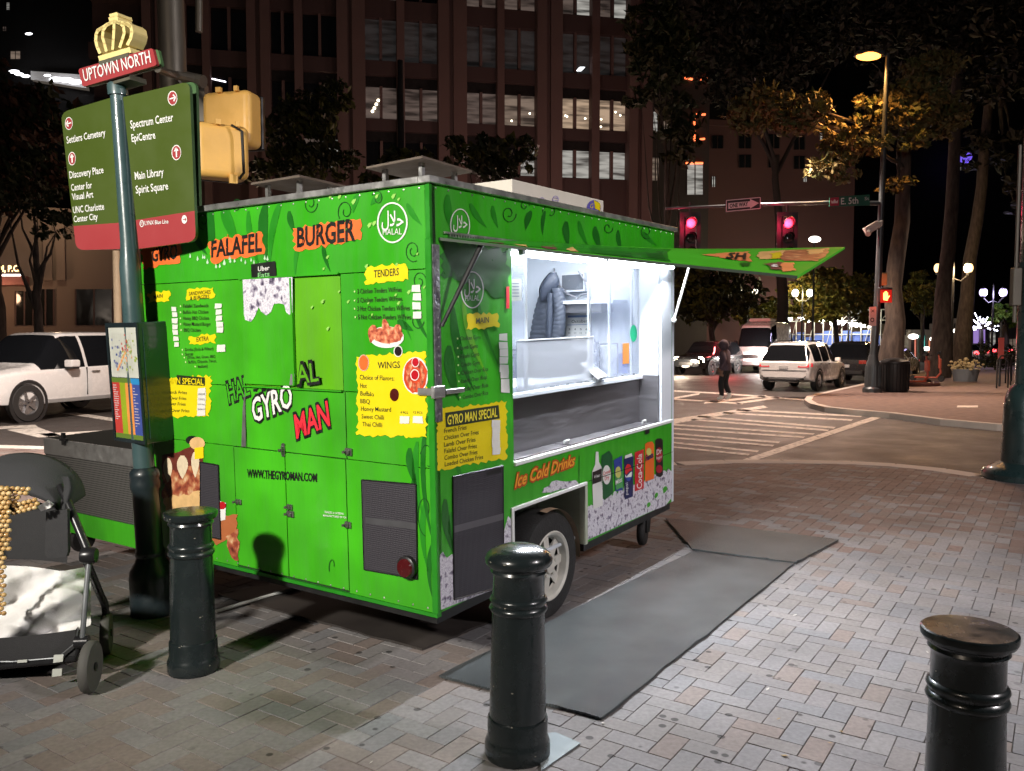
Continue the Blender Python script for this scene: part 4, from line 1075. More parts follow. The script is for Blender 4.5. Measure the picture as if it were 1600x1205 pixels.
t.build('drink_cans_print', [white, M('can_black', (0.02, 0.012, 0.014), 0.4), M('can_green', (0.01, 0.10, 0.03), 0.35), M('can_blue', (0.03, 0.06, 0.32), 0.35), M('can_lime', (0.08, 0.32, 0.10), 0.4), M('can_navy', (0.012, 0.018, 0.10), 0.35), M('can_orange', (0.85, 0.15, 0.02), 0.4), M('can_red', (0.62, 0.02, 0.03), 0.4), M('can_gold', (0.62, 0.60, 0.16), 0.4), M('can_cherry', (0.35, 0.01, 0.03), 0.4)], trailer)
# crushed ice prints along the bottom
t = MB()
top = [(920, 790)]
x = 921
base = lambda x: 790 - (x - 920) * 0.44
while x < 1052:
    w = rnd.uniform(4, 9); h = rnd.uniform(1, 9)
    top += [(x, base(x) + 2), (x + w * .3, base(x) - h), (x + w * .7, base(x) - h + rnd.uniform(-2, 2))]; x += w
ir = [p for p in top if p[0] < 1046]
t.poly(SIDE, ir + [(1046, 734), (1051, 738), (1051, 776), (1040, 790), (1020, 798), (913, 846), (914, 800)], 0.002)
t.build('ice_print', ice, trailer)
t = MB()
for a, b, w, h in ((1027, 770, 6, 10), (1041, 760, 8, 12), (1015, 785, 7, 9)): leaf(t, SIDE, a, b, w, h, 20, 0, 0, 0.004)
t.build('leaf_print', g_wrap, trailer)
t = MB(); t.poly(SIDE, [(687, 868), (692, 862), (698, 872), (706, 866), (712, 868), (712, 936), (786, 916), (787, 832), (794, 806), (799, 812), (799, 904), (689, 953)], 0.0015)
t.build('ice_print', ice, trailer)
t = MB(); t.brush(SIDE, [(846, 770), (862, 752), (900, 750), (905, 762)], 2, 0.002, 0); t.build('ice_print', ice, trailer)
# thin seams on the service side
t = MB(); t.line(SIDE, [(905, 712), (905, 760)], 0.8, .003); t.line(SIDE, [(920, 752), (1006, 724)], 1.0, .009); t.line(SIDE, [(1036, 712), (1051, 706)], .8, .003)
t.build('side_seam', seam_m, trailer)
t = MB(); t.poly(SIDE, [(1008, 672), (1015, 670), (1015, 677), (1009, 679)], 0.01); t.build('side_catch', blackmetal, trailer)
t = MB(); t.poly(SIDE, [(791, 448), (796, 448), (796, 482), (791, 482)], 0.004); t.build('red_notice', redp, trailer)
# ---------------------------------------------------------------- things in, on and around the trailer
def on(px, py, y): return MT @ loc_on(px, py, 1, y)
# quilted jacket on a hook of the end wall
def onx(px, py, x): return MT @ loc_on(px, py, 0, x)
jt = thing('jacket', 'grey quilted hooded jacket hanging inside the lit service window', 'jacket', loc=onx(862, 540, 2.7))
jm = M('quilted_nylon', (0.075, 0.085, 0.11), 0.5, var=0.25, scale=30, bump=0.25, bscale=60)
jm2 = M('quilted_nylon_dark', (0.05, 0.06, 0.085), 0.5, var=0.25, scale=30, bump=0.25, bscale=60)
def sleeve(c0, c1, w0, w1, dpt, rings=9, bend=0.0):
    t = MB(); c0, c1 = Vector(c0), Vector(c1)
    def fn(u, v):
        a = 2 * math.pi * u
        q = 0.95 + 0.09 * abs(math.sin(v * rings * math.pi)) ** .6 + .05 * math.sin(5 * a + 9 * v)
        w = (w0 + (w1 - w0) * v) * q
        c = c0 + (c1 - c0) * v - ay * (bend * math.sin(math.pi * v))
        return c + ay * (math.cos(a) * w) + ax * (math.sin(a) * dpt * q) + Vector((0, 0, 0.018 * math.sin(2 * a + 1) * math.sin(v * 5)))
    t.grid(fn, 20, rings * 5); return t
sleeve(onx(856, 455, 2.72), onx(842, 550, 2.72), 0.07, 0.13, 0.05, 11).build('body_panel', jm, jt, smooth=50)
sleeve(onx(871, 450, 2.64), onx(868, 538, 2.64), 0.045, 0.055, 0.045, 12, 0.03).build('sleeve', jm, jt, smooth=50)
sleeve(onx(861, 458, 2.62), onx(857, 545, 2.62), 0.028, 0.034, 0.03, 6).build('zip_placket', jm2, jt, smooth=50)
t = MB()
hdc = onx(853, 452, 2.64)
t.grid(lambda u, v: hdc + ay * ((math.cos(6.283 * u) * .075 + .02 * math.sin(12 * u)) * math.sin(math.pi * (.12 + .8 * v)) - .06 + .09 * v) + ax * (math.sin(6.283 * u) * .06 * math.sin(math.pi * (.1 + .8 * v))) + Vector((0, 0, .13 - .22 * v)), 18, 12); t.build('hood', jm2, jt, smooth=60)
t = MB(); t.tube([onx(866, 446, 2.7), onx(866, 424, 2.72), onx(866, 420, 2.85)], 0.006, 6); t.build('hanger_hook', steel, jt)
# screen above the shelf on the end wall
mo = thing('monitor', 'small grey screen among cables above the wall shelf in the trailer', 'monitor', loc=onx(894, 456, 2.78))
t = MB(); t.prism([onx(x, y, 2.78) for x, y in ((875, 428), (912.5, 426), (913.5, 455), (875, 457))], ax * 0.05, 0); t.build('casing', M('screen_bezel', (0.62, 0.64, 0.68), 0.5), mo)
t = MB(); t.prism([onx(x, y, 2.775) for x, y in ((878, 430.5), (910.5, 428.5), (911, 452), (878, 453.5))], ax * 0.004, 0); t.build('screen', M('screen_grey', (0.13, 0.14, 0.16), 0.25), mo)
t = MB(); t.tube([onx(868, 428, 2.74), onx(875, 447, 2.74), onx(887, 460, 2.74), onx(900, 465, 2.74)], 0.008, 6); t.tube([onx(904, 424, 2.74), onx(914, 440, 2.74), onx(921, 453, 2.74)], 0.007, 6); t.tube([onx(902, 467, 2.7), onx(908, 460, 2.7), onx(920, 459, 2.7), onx(924, 463, 2.7)], 0.006, 6); t.tube([onx(921, 470, 2.7), onx(924, 500, 2.7), onx(920, 520, 2.7), onx(928, 538, 2.7), onx(937, 545, 2.7)], .005, 6)
t.build('cable', M('cable_grey', (0.22, 0.22, 0.24), 0.5), mo)
# wall calendar
cal = thing('calendar', 'white paper wall calendar with small print under the shelf', 'calendar', loc=onx(900, 532, 2.82))
CP = Plane(onx(884, 532, 2.82), -ay, az, -ax)
t = MB(); t.prism([onx(x, y, 2.82) for x, y in ((884, 489), (921, 487), (922, 531), (884, 532))], ax * 0.006, 0); t.build('sheet', white, cal)
t = MB(); t.text(CP, 'October', 893, 505, 918, 504, 5, off=.004); t.line(CP, [(887, 495), (919, 494)], 3, .004, 1)
for r_i in range(3):
    for c_i in range(4): t.text(CP, str(3 + 7 * r_i + c_i), 888 + 9 * c_i, 516 + 6 * r_i, 891 + 9 * c_i, 516 + 6 * r_i, 3, off=.004)
t.line(CP, [(886, 508), (920, 507)], .8, .004, 1)
t.build('print', [ink, M('calendar_blue', (0.2, 0.28, 0.5), 0.5)], cal)
# card terminal with its own stand
tb = thing('payment_tablet', 'white angled payment tablet standing on the trailer counter', 'tablet', loc=on(928, 594, 0.20))
c0 = on(928, 591, 0.19)
e1 = (ax * 0.9 + ay * 0.25).normalized(); up = (Vector((0, 0, .45)) + ay * 0.6 - e1 * 0.1).normalized(); nn = e1.cross(up).normalized()
t = MB(); cc = c0 + Vector((0, 0, .055)); t.obox(cc, e1 * 0.125, up * 0.085, nn * 0.009); t.build('tablet_body', M('tablet_white', (0.8, 0.8, 0.8), 0.35), tb, bevel=.004)
sg = -1 if nn.dot(CAM - cc) < 0 else 1
t = MB(); t.obox(cc + nn * sg * 0.0105, e1 * 0.095, up * 0.06, nn * 0.001); t.build('screen', M('tablet_screen', (0.35, 0.38, 0.44), 0.2), tb)
t = MB(); b0 = Vector((cc.x, cc.y, (MT @ Vector((2.0, .2, zc))).z + .004)); t.hexa([b0 - e1 * .09 - up * 0 + ay * -.05, b0 + e1 * .07 + ay * -.05, b0 + e1 * .07 + ay * .07, b0 - e1 * .09 + ay * .07, cc - e1 * .06 - up * .05, cc + e1 * .05 - up * .05, cc + e1 * .05 + up * .06 - nn * sg * .012, cc - e1 * .06 + up * .06 - nn * sg * .012]); t.build('stand', MATS['tablet_white'], tb)
# plastic bags on a rack
bg_ = thing('bag_rack', 'wire rack of clear plastic bags behind the right window pane', 'bag rack', loc=onx(950, 590, 2.6))
XB = 2.78
t = MB(); t.tube([onx(937, 548, XB), onx(937, 538, XB), onx(965, 537, XB), onx(965, 588, XB)], 0.006, 6); t.tube([onx(937, 545, XB), onx(937, 588, XB)], 0.006, 6); t.build('rack', M('rack_wire', (.08, .08, .09), .4, .6), bg_)
pb_ = bpy.data.materials.new('clear_bag'); pb_.use_nodes = True; pbb = pb_.node_tree.nodes['Principled BSDF']; pbb.inputs['Base Color'].default_value = (0.62, 0.64, 0.70, 1); pbb.inputs['Alpha'].default_value = 0.7; pbb.inputs['Roughness'].default_value = .25
t = MB(); t.grid(lambda u, v: onx(939 + 25 * u, 541 + 45 * v, XB - .03 - 0.05 * math.sin(math.pi * u) * (0.4 + v)) + Vector((rnd.uniform(-.008, .008), rnd.uniform(-.008, .008), rnd.uniform(-.008, .008))), 10, 12); t.build('bag_sheet', pb_, bg_, smooth=60)
bb = thing('plastic_bags', 'crumpled white plastic bags hanging beside the calendar', 'plastic bag', loc=onx(930, 590, 2.6))
t = MB(); t.grid(lambda u, v: onx(922 + 13 * u, 532 + 50 * v, 2.70 - 0.08 * math.sin(math.pi * u)) + Vector((rnd.uniform(-.014, .014), rnd.uniform(-.014, .014), rnd.uniform(-.014, .014))), 9, 14); t.build('bag_sheet', pb_, bb, smooth=60)
bo = thing('blue_crate', 'blue plastic crate low behind the right window pane', 'crate', loc=onx(970, 586, 2.84))
t = MB(); t.prism([onx(x, y, 2.80) for x, y in ((966, 556), (980, 554.5), (980, 584), (966, 587))], ax * .05, 0); t.build('crate_body', M('crate_blue', (0.12, 0.2, 0.62), 0.5), bo, bevel=.004)
t = MB(); t.prism([onx(x, y, 2.795) for x, y in ((965, 553), (981, 551), (981, 556), (965, 558))], ax * .06, 0); t.build('rim', MATS['crate_blue'], bo)

# carton on the roof
cb0 = loc_on(800, 312, 2, H + .0)
def roofpt(px, py, h): return loc_on(px, py, 2, H + h)
cx_ = loc_on(800, 304, 1, .35); cx2 = loc_on(943, 316, 1, .35)
ct = thing('cardboard_carton', 'white printed cardboard carton lying on the trailer roof', 'carton', loc=MT @ Vector((cx_.x, .35, H)))
zt2 = min(H + .24, loc_on(940, 313, 1, .35).z)
t = MB(MT); t.box((cx_.x, .35, H + .002), (cx2.x, .80, zt2), 0, 0.004); t.build('box_body', M('carton_white', (0.70, 0.66, 0.58), 0.7, var=0.1), ct)
CT = Plane(MT @ Vector((0, .35, H)), ax, az, -ay)
t = MB(); t.disc(CT, 928, 325, 11, 12, .003, 0); t.poly(CT, [(928, 313), (938, 318), (938, 330), (930, 326)], .005, 1); t.text(CT, 'G', 922, 326, 927, 325, 7, off=.005, m=1); t.ring(CT, 847, 313, 4, 4.5, 1, .003, 2); t.text(CT, 'R', 845.5, 315, 848.5, 315, 4, off=.003, m=2); t.ring(CT, 868, 312, 5, 6, 1, .003, 2); t.line(CT, [(864, 309), (872, 310)], 1, .003, 2); t.line(CT, [(864, 313), (872, 314)], 1, .003, 2)
t.build('print', [M('carton_blue', (0.12, 0.10, 0.45), 0.6), yellow, M('carton_violet', (0.3, 0.25, 0.55), 0.6)], ct)

# rubber mats
mat_m = ramp_mat('rubber_matting', 'noise', 2.2, [(0.28, (0.044, 0.053, 0.057)), (0.5, (0.07, 0.081, 0.086)), (0.72, (0.092, 0.106, 0.112))], 0.5, detail=7)
nt = mat_m.node_tree; b_ = nt.nodes['Principled BSDF']
tc_ = nt.nodes.new('ShaderNodeTexCoord'); w_ = nt.nodes.new('ShaderNodeTexWave'); w_.inputs['Scale'].default_value = 42; w_.inputs['Distortion'].default_value = 0.4
mp_ = nt.nodes.new('ShaderNodeMapping'); mp_.inputs['Rotation'].default_value = (0, 0, R(-34)); nt.links.new(tc_.outputs['Object'], mp_.inputs[0]); nt.links.new(mp_.outputs[0], w_.inputs['Vector'])
bp_ = nt.nodes.new('ShaderNodeBump'); bp_.inputs['Strength'].default_value = 0.8; bp_.inputs['Distance'].default_value = 0.008; nt.links.new(w_.outputs['Fac'], bp_.inputs['Height']); nt.links.new(bp_.outputs[0], b_.inputs['Normal'])
matd = ramp_mat('greasy_matting', 'noise', 3, [(0.3, (0.022, 0.018, 0.017)), (0.7, (0.045, 0.038, 0.034))], 0.6, detail=7)
def rmat(name, corners, m, label, th=0.010, z=0.006, amp=0.009, sub=22):
    r_ = random.Random(len(name) + int(corners[0].x * 100))
    e = []
    for k in range(4):
        a, b = corners[k], corners[(k + 1) % 4]
        d = (b - a).normalized(); nrm = Vector((-d.y, d.x, 0))
        for i in range(sub):
            o_ = r_.uniform(-amp, amp) * (1 if r_.random() < .35 else .25)
            e.append(a + (b - a) * (i / sub) + nrm * (o_ if i else 0))
    t = MB()
    n = len(e)
    ctr = sum(corners, Vector()) / 4
    inner = [p + (ctr - p).normalized() * 0.05 for p in e]
    def hz(i): return z + th + 0.005 * max(0, math.sin(i * 0.9)) * (0.5 + 0.5 * math.sin(i * 1.7))
    vs = [Vector((p.x, p.y, z)) for p in e] + [Vector((p.x, p.y, hz(i))) for i, p in enumerate(e)] + [Vector((p.x, p.y, z + th)) for p in inner]
    fs = [(i, (i + 1) % n, n + (i + 1) % n, n + i) for i in range(n)] + [(n + i, n + (i + 1) % n, 2 * n + (i + 1) % n, 2 * n + i) for i in range(n)] + [tuple(range(2 * n, 3 * n))]
    t.add(vs, fs)
    o = t.build(name, m, None)
    return tag(o, label, 'rubber mat', 'rubber mats around the trailer')
g = lambda x, y: G(x, y, 0)
rmat('rubber_mat', [g(686, 1060), g(940, 1127), g(1240, 884), g(1082, 864)], mat_m, 'long grey ribbed rubber mat with torn edge in front of the service window')
rmat('rubber_mat', [g(1082, 862), g(1244, 883), g(1310, 847), g(1040, 813)], mat_m, 'shorter grey rubber mat at the far end of the long mat', z=0.012)
rmat('rubber_mat', [Vector((-0.49, 4.45, 0)), Vector((-0.12, 4.84, 0)) + D1 * .5, Vector((-0.12, 4.84, 0)) + D1 * .5 + D2 * 1.6, Vector((-0.49, 4.45, 0)) + D2 * 1.75], matd, 'dark greasy rubber mat lying under the green rear wall', z=0.004)
# white rod, cover plate
t = MB(); t.tube([G(338, 955, .02) , G(400, 937, .02), G(474, 916, .02)], 0.012, 8)
tag(t.build('white_rod', white_tr, None, smooth=40), 'thin white plastic rod on the paving under the trailer', 'rod')
t = MB(); q = [G(x, y, .004) for x, y in ((838, 1150), (868, 1146), (907, 1163), (846, 1206))]; t.prism(q, Vector((0, 0, .006)), 0)
tag(t.build('cover_plate', M('plate_metal', (0.20, 0.23, 0.24), 0.6, 0.3, var=0.2, scale=18), None), 'small square metal cover plate at the foot of the domed bollard', 'cover plate')
t = MB(); q = [G(x, y, .004) for x, y in ((838, 800), (1075, 812), (1130, 826), (1030, 850))]
# a scatter of dry leaves and litter
lt = MB(); r_ = random.Random(21)
for i in range(46):
    p = G(r_.uniform(40, 1560), r_.uniform(760, 1195) if r_.random() < .8 else r_.uniform(745, 840), 0.004)
    a = r_.uniform(0, 6.28); s_ = r_.uniform(.008, .022); d = Vector((math.cos(a), math.sin(a), 0)); n_ = Vector((-d.y, d.x, 0))
    lt.face([p - d * s_, p - n_ * s_ * .45 + Vector((0, 0, .004)), p + d * s_ + Vector((0, 0, .006)), p + n_ * s_ * .5 + Vector((0, 0, .002))], i % 2)
tag(lt.build('leaf_litter', [M('dry_leaf', (0.30, 0.20, 0.08), 0.8), M('paper_scrap', (0.5, 0.47, 0.42), 0.8)], None), 'dry leaves and paper scraps scattered over the brick paving', None, kind='stuff')

# ---------------------------------------------------------------- bollards
boll_m = M('bollard_paint', (0.011, 0.016, 0.017), 0.25, 0.0, var=0.35, scale=9, bump=0.05, bscale=26, coat=0.25, rvar=0.1)
chip_m = M('paint_chip', (0.30, 0.27, 0.22), 0.6, var=0.3, scale=40)
def bollard(c, dome, label, r=1.0, lean=(0, 0), seed=1):
    o = thing('bollard', label, 'bollard', loc=c, group='black cast iron bollards on the brick corner')
    X = Matrix.Translation(c) @ Matrix.Rotation(lean[0], 4, 'X') @ Matrix.Rotation(lean[1], 4, 'Y')
    t = MB(X)
    t.lathe([(0.0, 0.0), (.128 * r, 0.0), (.132 * r, .012), (.132 * r, .055), (.126 * r, .072), (.121 * r, .085), (.121 * r, .155), (.117 * r, .165)], n=40); t.build('base_ring', boll_m, o, smooth=40)
    t = MB(X)
    t.lathe([(.114 * r, .16), (.110 * r, .40), (.105 * r, .598)], n=40, caps=False); t.build('shaft', boll_m, o, smooth=40)
    t = MB(X)
    pr = [(.105 * r, .596), (.113 * r, .603), (.117 * r, .613), (.113 * r, .623), (.107 * r, .629), (.111 * r, .638), (.116 * r, .648), (.112 * r, .658), (.105 * r, .664)]
    t.lathe(pr, n=40, caps=False); t.build('collar', boll_m, o, smooth=60)
    t = MB(X); t.lathe([(.104 * r, .660), (.103 * r, .745), (.108 * r, .756), (.114 * r, .764), (.110 * r, .774), (.117 * r, .785)], n=40, caps=False); t.build('neck', boll_m, o, smooth=45)
    t = MB(X)
    cap = [(.116 * r, .783), (.128 * r, .790), (.134 * r, .802), (.135 * r, .815)] + ([(.128 * r, .832), (.108 * r, .850), (.075 * r, .862), (.03 * r, .868), (0, .869)] if dome else [(.134 * r, .821), (.128 * r, .8245), (.06 * r, .826), (0, .8262)])
    t.lathe(cap, n=40, caps=False); t.build('cap', boll_m, o, smooth=50 if dome else 22)
    t = MB(X); rr = random.Random(seed)          # paint chips on the rims
    for i in range(26):
        a = rr.uniform(0, 6.28); z, rad = rr.choice([(.812, .1355), (.64, .1118), (.05, .1325), (.16, .1195), (.3, .1125), (.7, .104), (.60, .1055)]); s_ = rr.uniform(.002, .006)
        e = Vector((math.cos(a), math.sin(a), 0)); tn = Vector((-e.y, e.x, 0)); z += rr.uniform(-.006, .006)
        p = e * (rad * r + .0006) + Vector((0, 0, z))
        t.face([p - tn * s_, p - Vector((0, 0, s_ * .5)), p + tn * s_ * 1.2, p + Vector((0, 0, s_ * .6))])
    t.build('paint_chips', chip_m, o)
    return o
zt = 0.0
bollard(G(303, 1046), False, 'black iron bollard with flat cap standing beside the wayfinding sign', 0.98, seed=2)
bollard(Vector((0.022, 3.33, 0)), True, 'black iron bollard with domed cap standing before the trailer wheel', 1.02, (0, R(0.4)), seed=3)
bollard(Vector((1.385, 2.475, 0)), False, 'black iron bollard with chipped flat cap cut by the bottom edge of the view', 1.0, seed=4)

# ---------------------------------------------------------------- wayfinding sign
pole_m = M('sign_pole_paint', (0.045, 0.085, 0.09), 0.34, 0.0, var=0.22, scale=5, bump=0.04, coat=0.25)
base_m = M('cast_base_paint', (0.012, 0.020, 0.024), 0.36, 0.0, var=0.4, scale=7, bump=0.12, bscale=30, coat=0.3)
sg_green = M('sign_green', (0.060, 0.092, 0.014), 0.42, var=0.06, scale=3)
sg_red = M('sign_red', (0.34, 0.045, 0.05), 0.42, var=0.06, scale=3)
sg_edge = M('sign_edge', (0.06, 0.13, 0.05), 0.4)
b0 = G(241, 957); p1 = P(183, 128, 5.08)
axis = (p1 - b0).normalized()
sign = thing('wayfinding_sign', 'green and red wayfinding sign with gold crown on a leaning dark pole', 'street sign', loc=b0)
u_ = Vector((0.90, -0.43, 0)); u_ = (u_ - axis * u_.dot(axis)).normalized()
nrm = u_.cross(axis).normalized()
if nrm.dot(CAM - b0) < 0: nrm = -nrm
SP = Plane(b0 + nrm * 0.0, u_, axis, nrm)
def onaxis(py):
    lo, hi = 0.0, 4.5
    def row(s):
        q = b0 + axis * s - CAM
        dd = q.y * math.cos(PITCH) - q.z * math.sin(PITCH); uu = q.y * math.sin(PITCH) + q.z * math.cos(PITCH)
        return 602.5 - F * uu / dd
    for _ in range(40):
        mid = (lo + hi) / 2
        if row(mid) > py: lo = mid
        else: hi = mid
    return b0 + axis * lo
hz_ = lambda py: (onaxis(py) - b0).length
t = MB(); t.lathe([(.062, hz_(735)), (.061, hz_(500)), (.060, hz_(418)), (.052, hz_(400)), (.046, hz_(380)), (.045, hz_(140))], b0, axis, 28, caps=False); t.lathe([(.056, hz_(150)), (.058, hz_(135)), (.05, hz_(128)), (.03, hz_(124)), (0, hz_(124))], b0, axis, 24, caps=False); t.build('pole', pole_m, sign, smooth=40)
t = MB()
h = hz_
t.lathe([(0, 0), (.135, 0), (.135, h(930)), (.132, h(926)), (.132, h(900)), (.122, h(888)), (.092, h(876)), (.083, h(868))], b0, axis, 36); t.lathe([(.083, h(868)), (.087, h(866)), (.087, h(860)), (.08, h(857)), (.078, h(768)), (.088, h(762)), (.091, h(755)), (.084, h(748)), (.089, h(743)), (.084, h(736)), (.062, h(730))], b0, axis, 36, caps=False)
t.build('pole_base', base_m, sign, smooth=35)
def rounded(q, rad, which=(1, 1, 1, 1), n=5):
    out = []
    for k in range(4):
        p = Vector(q[k]); a = (Vector(q[k - 1]) - p); b = (Vector(q[(k + 1) % 4]) - p)
        if not which[k]: out.append(tuple(p)); continue
        ra = a.normalized() * rad; rb = b.normalized() * rad
        for i in range(n + 1):
            s_ = i / n
            out.append(tuple((p + ra) * (1 - s_) ** 2 + p * 2 * s_ * (1 - s_) + (p + rb) * s_ ** 2))
    return out
def spanel(q, which, off, split, name, rev=False):
    t = MB(); pts = rounded(q, 14, which)
    t.prism([SP.hit(x, y, off) for x, y in pts], -nrm * 0.022, 2)
    t.build(name, [sg_green, sg_red, sg_edge], sign)
LP_ = [(95, 176), (176, 152), (199, 389), (119, 391)]
RP_ = [(192, 152), (296, 127), (306, 377), (217, 389)]
def front(q, which, name, lines):
    (TLx, TLy), (TRx, TRy), (BRx, BRy), (BLx, BLy) = q
    t = MB(); pts = rounded(q, 13, which); t.prism([SP.hit(x, y, 0.03) for x, y in pts], -nrm * 0.02, 2)
    f_ = 0.825 if TLx < 150 else 0.81
    l, r = (TLx + (BLx - TLx) * f_, TLy + (BLy - TLy) * f_), (TRx + (BRx - TRx) * f_, TRy + (BRy - TRy) * f_)
    up = [p for p in pts if p[1] < (l[1] + r[1]) / 2]; 
    k0 = max(range(len(pts)), key=lambda i: pts[i][0] - pts[i][1])
    top = [p for p in pts if p[1] < min(l[1], r[1]) - 5]; bot = [p for p in pts if p[1] > max(l[1], r[1]) + 5]
    # order: TL corner, TR corner | BR corner, BL corner
    t.poly(SP, top + [r, l], 0.0315, 0); t.poly(SP, [l, r] + bot, 0.0315, 1)
    for a in lines: a(t)
    return t.build(name, [sg_green, sg_red, sg_edge, white], sign)
def txt(b, x0, y0, x1, y1, h): return lambda t: t.text(SP, b, x0, y0, x1, y1, h, off=.034, m=3, bold=.012, lean=-.09)
def arrow(cx, cy, kind, rx=8.5, ry=12):
    def f(t):
        t.disc(SP, cx, cy, rx, ry, .033, 3); t.disc(SP, cx, cy, rx * .86, ry * .88, .034, 1)
        dx, dy = {'r': (1, -.2), 'l': (-1, .2), 'u': (-.08, -1)}[kind]
        ex, ey = cx + dx * rx * .62, cy + dy * ry * .62; sx, sy = cx - dx * rx * .6, cy - dy * ry * .6
        t.line(SP, [(sx, sy), (ex, ey)], 2, .0355, 3)
        for s_ in (-1, 1):
            hx, hy = -dx * .5 - dy * .5 * s_ * (1 if kind != 'u' else .8), -dy * .5 + dx * .5 * s_
            t.line(SP, [(ex, ey), (ex + hx * rx * .9, ey + hy * ry * .9)], 2, .0355, 3)
    return f
def lynx(t):
    t.ring(SP, 221.5, 349.5, 3.2, 5.5, 1.1, .034, 3); t.text(SP, 'T', 220, 352, 223, 351.6, 5, off=.034, m=3)
    t.text(SP, 'LYNX Blue Line', 226, 352, 263, 349, 6.5, off=.034, m=3, bold=.01); t.disc(SP, 288, 343, 4.2, 6.6, .034, 3); t.line(SP, [(285.6, 343.4), (290.4, 342.8)], 1.2, .035, 1); t.line(SP, [(288.6, 340.6), (290.6, 342.8), (288.8, 345.4)], 1.1, .035, 1)
front(LP_, (1, 0, 0, 1), 'sign_panel', [arrow(107.5, 193, 'l', 6, 10), txt('Settlers Cemetery', 104.5, 224.5, 165, 212, 11), arrow(112.5, 248, 'u', 5.8, 10.5), txt('Discovery Place', 109, 279, 162, 270.5, 11), txt('Center for', 111.5, 298.5, 144, 294, 10.5), txt('Visual Art', 113, 313, 146, 308.5, 10.5), txt('UNC Charlotte', 114.5, 333.5, 163, 327.5, 10.5), txt('Center City', 115.5, 347.5, 153, 343, 10)])
front(RP_, (0, 1, 1, 0), 'sign_panel', [arrow(269.5, 153.5, 'r', 7.5, 11.5), txt('Spectrum Center', 204, 201, 271, 189, 12.5), txt('EpiCentre', 206, 222, 243, 216.5, 12), arrow(275.5, 238.5, 'u', 7.5, 12), txt('Main Library', 211, 281, 256, 274, 12), txt('Spirit Square', 212.5, 302.5, 263, 296, 12), lynx])
t = MB(); pts = rounded([(200, 152), (306, 126), (313, 374), (225, 388)], 13, (0, 1, 1, 0)); t.prism([SP.hit(x, y, -0.09) for x, y in pts], -nrm * .02, 0); t.build('rear_panel', [sg_edge], sign)
t = MB(); pts = rounded([(103, 176), (180, 152), (203, 389), (125, 391)], 13, (1, 0, 0, 1)); t.prism([SP.hit(x, y, -0.10) for x, y in pts], -nrm * .02, 0); t.build('rear_panel', [sg_edge], sign)
hd = [(122, 108), (238, 75), (245, 102), (129, 136)]
t = MB(); t.prism([SP.hit(x, y, .075) for x, y in rounded(hd, 4)], -nrm * .02, 0); t.text(SP, 'UPTOWN NORTH', 131.5, 127.5, 236, 97.5, 19, 19, off=.079, m=1, bold=.008, lean=-.16); hdr = t.build('header_plate', [sg_red, white], sign)
t = MB(); t.prism([SP.hit(x, y, -.075) for x, y in rounded([(131, 108), (247, 77), (253, 104), (138, 136)], 4)], -nrm * .02, 0); t.build('header_plate', [sg_edge], sign)
t = MB(); t.prism([SP.hit(x, y, .078) for x, y in ((154, 96), (200, 82), (201, 88), (155, 103))], -nrm * .16, 0); t.prism([SP.hit(x, y, .05) for x, y in ((160, 127), (202, 116), (203, 124), (172, 133))], -nrm * .12, 0); t.build('header_bracket', M('bracket_olive', (0.09, 0.085, 0.06), 0.5), sign)
# crown finial, a cast openwork crown with depth
gold = M('crown_gold', (0.80, 0.66, 0.28), 0.45, 0.0, var=0.12, scale=12, coat=0.2)
t = MB()
DEP = 0.10
def bar(pts, w):
    for (a, b), (c, d) in zip(pts[:-1], pts[1:]):
        Ln = math.hypot(c - a, d - b); nx, ny = -(d - b) / Ln * w / 2, (c - a) / Ln * w / 2
        ex, ey = (c - a) / Ln * .8, (d - b) / Ln * .8
        t.prism([SP.hit(x, y, .065) for x, y in ((a + nx - ex, b + ny - ey), (c + nx + ex, d + ny + ey), (c - nx + ex, d - ny + ey), (a - nx - ex, b - ny - ey))], -nrm * DEP, 0)
bar([(155, 92), (203, 78)], 9); bar([(156, 83), (152, 74), (149.5, 64), (150, 54), (153, 47), (159, 44)], 4.6); bar([(166, 80), (163, 68), (160, 58), (161, 48), (166, 40), (173, 36)], 4.4)
bar([(176, 77), (177, 62), (178, 46), (178, 36)], 4.2); bar([(187, 74), (191, 62), (194, 52), (193, 42), (188, 37), (181, 34)], 4.4); bar([(199, 70), (204, 60), (206, 50), (204, 41), (199, 37), (192, 37)], 4.8)
bar([(152, 48), (160, 43), (168, 38), (178, 34), (188, 35), (198, 38), (204, 42)], 5); bar([(171, 31), (183, 28)], 8); bar([(172, 25), (183, 22)], 6)
t.build('crown_finial', gold, sign, bevel=.006)
# map box
e1t, e2t, e3t = P(166, 505, 5.18), P(215.5, 504, 4.95), P(275, 501, 5.24)
e1b, e2b, e3b = P(180.5, 688, 5.18), P(229, 695, 4.95), P(288, 684, 5.24)
t = MB(); t.hexa([e1b, e2b, e3b, e1b + e3b - e2b, e1t, e2t, e3t, e1t + e3t - e2t]); mbx = t.build('map_box', M('map_box_paint', (0.018, 0.045, 0.045), 0.32, var=0.2, scale=6, bump=0.04, coat=0.3), sign, bevel=.006)
MPn = (e1t - e2t).cross(e2b - e2t)
MP = Plane(e2t, (e2t - e1t), (e2t - e2b), MPn)
def mq(u, v): 
    a = e1t + (e2t - e1t) * u; b = e1b + (e2b - e1b) * u
    return a + (b - a) * v
def mrect(t, u0, v0, u1, v1, off, m): t.face([mq(u, v) + MP.n * off for u, v in ((u0, v0), (u1, v0), (u1, v1), (u0, v1))], m)
t = MB()
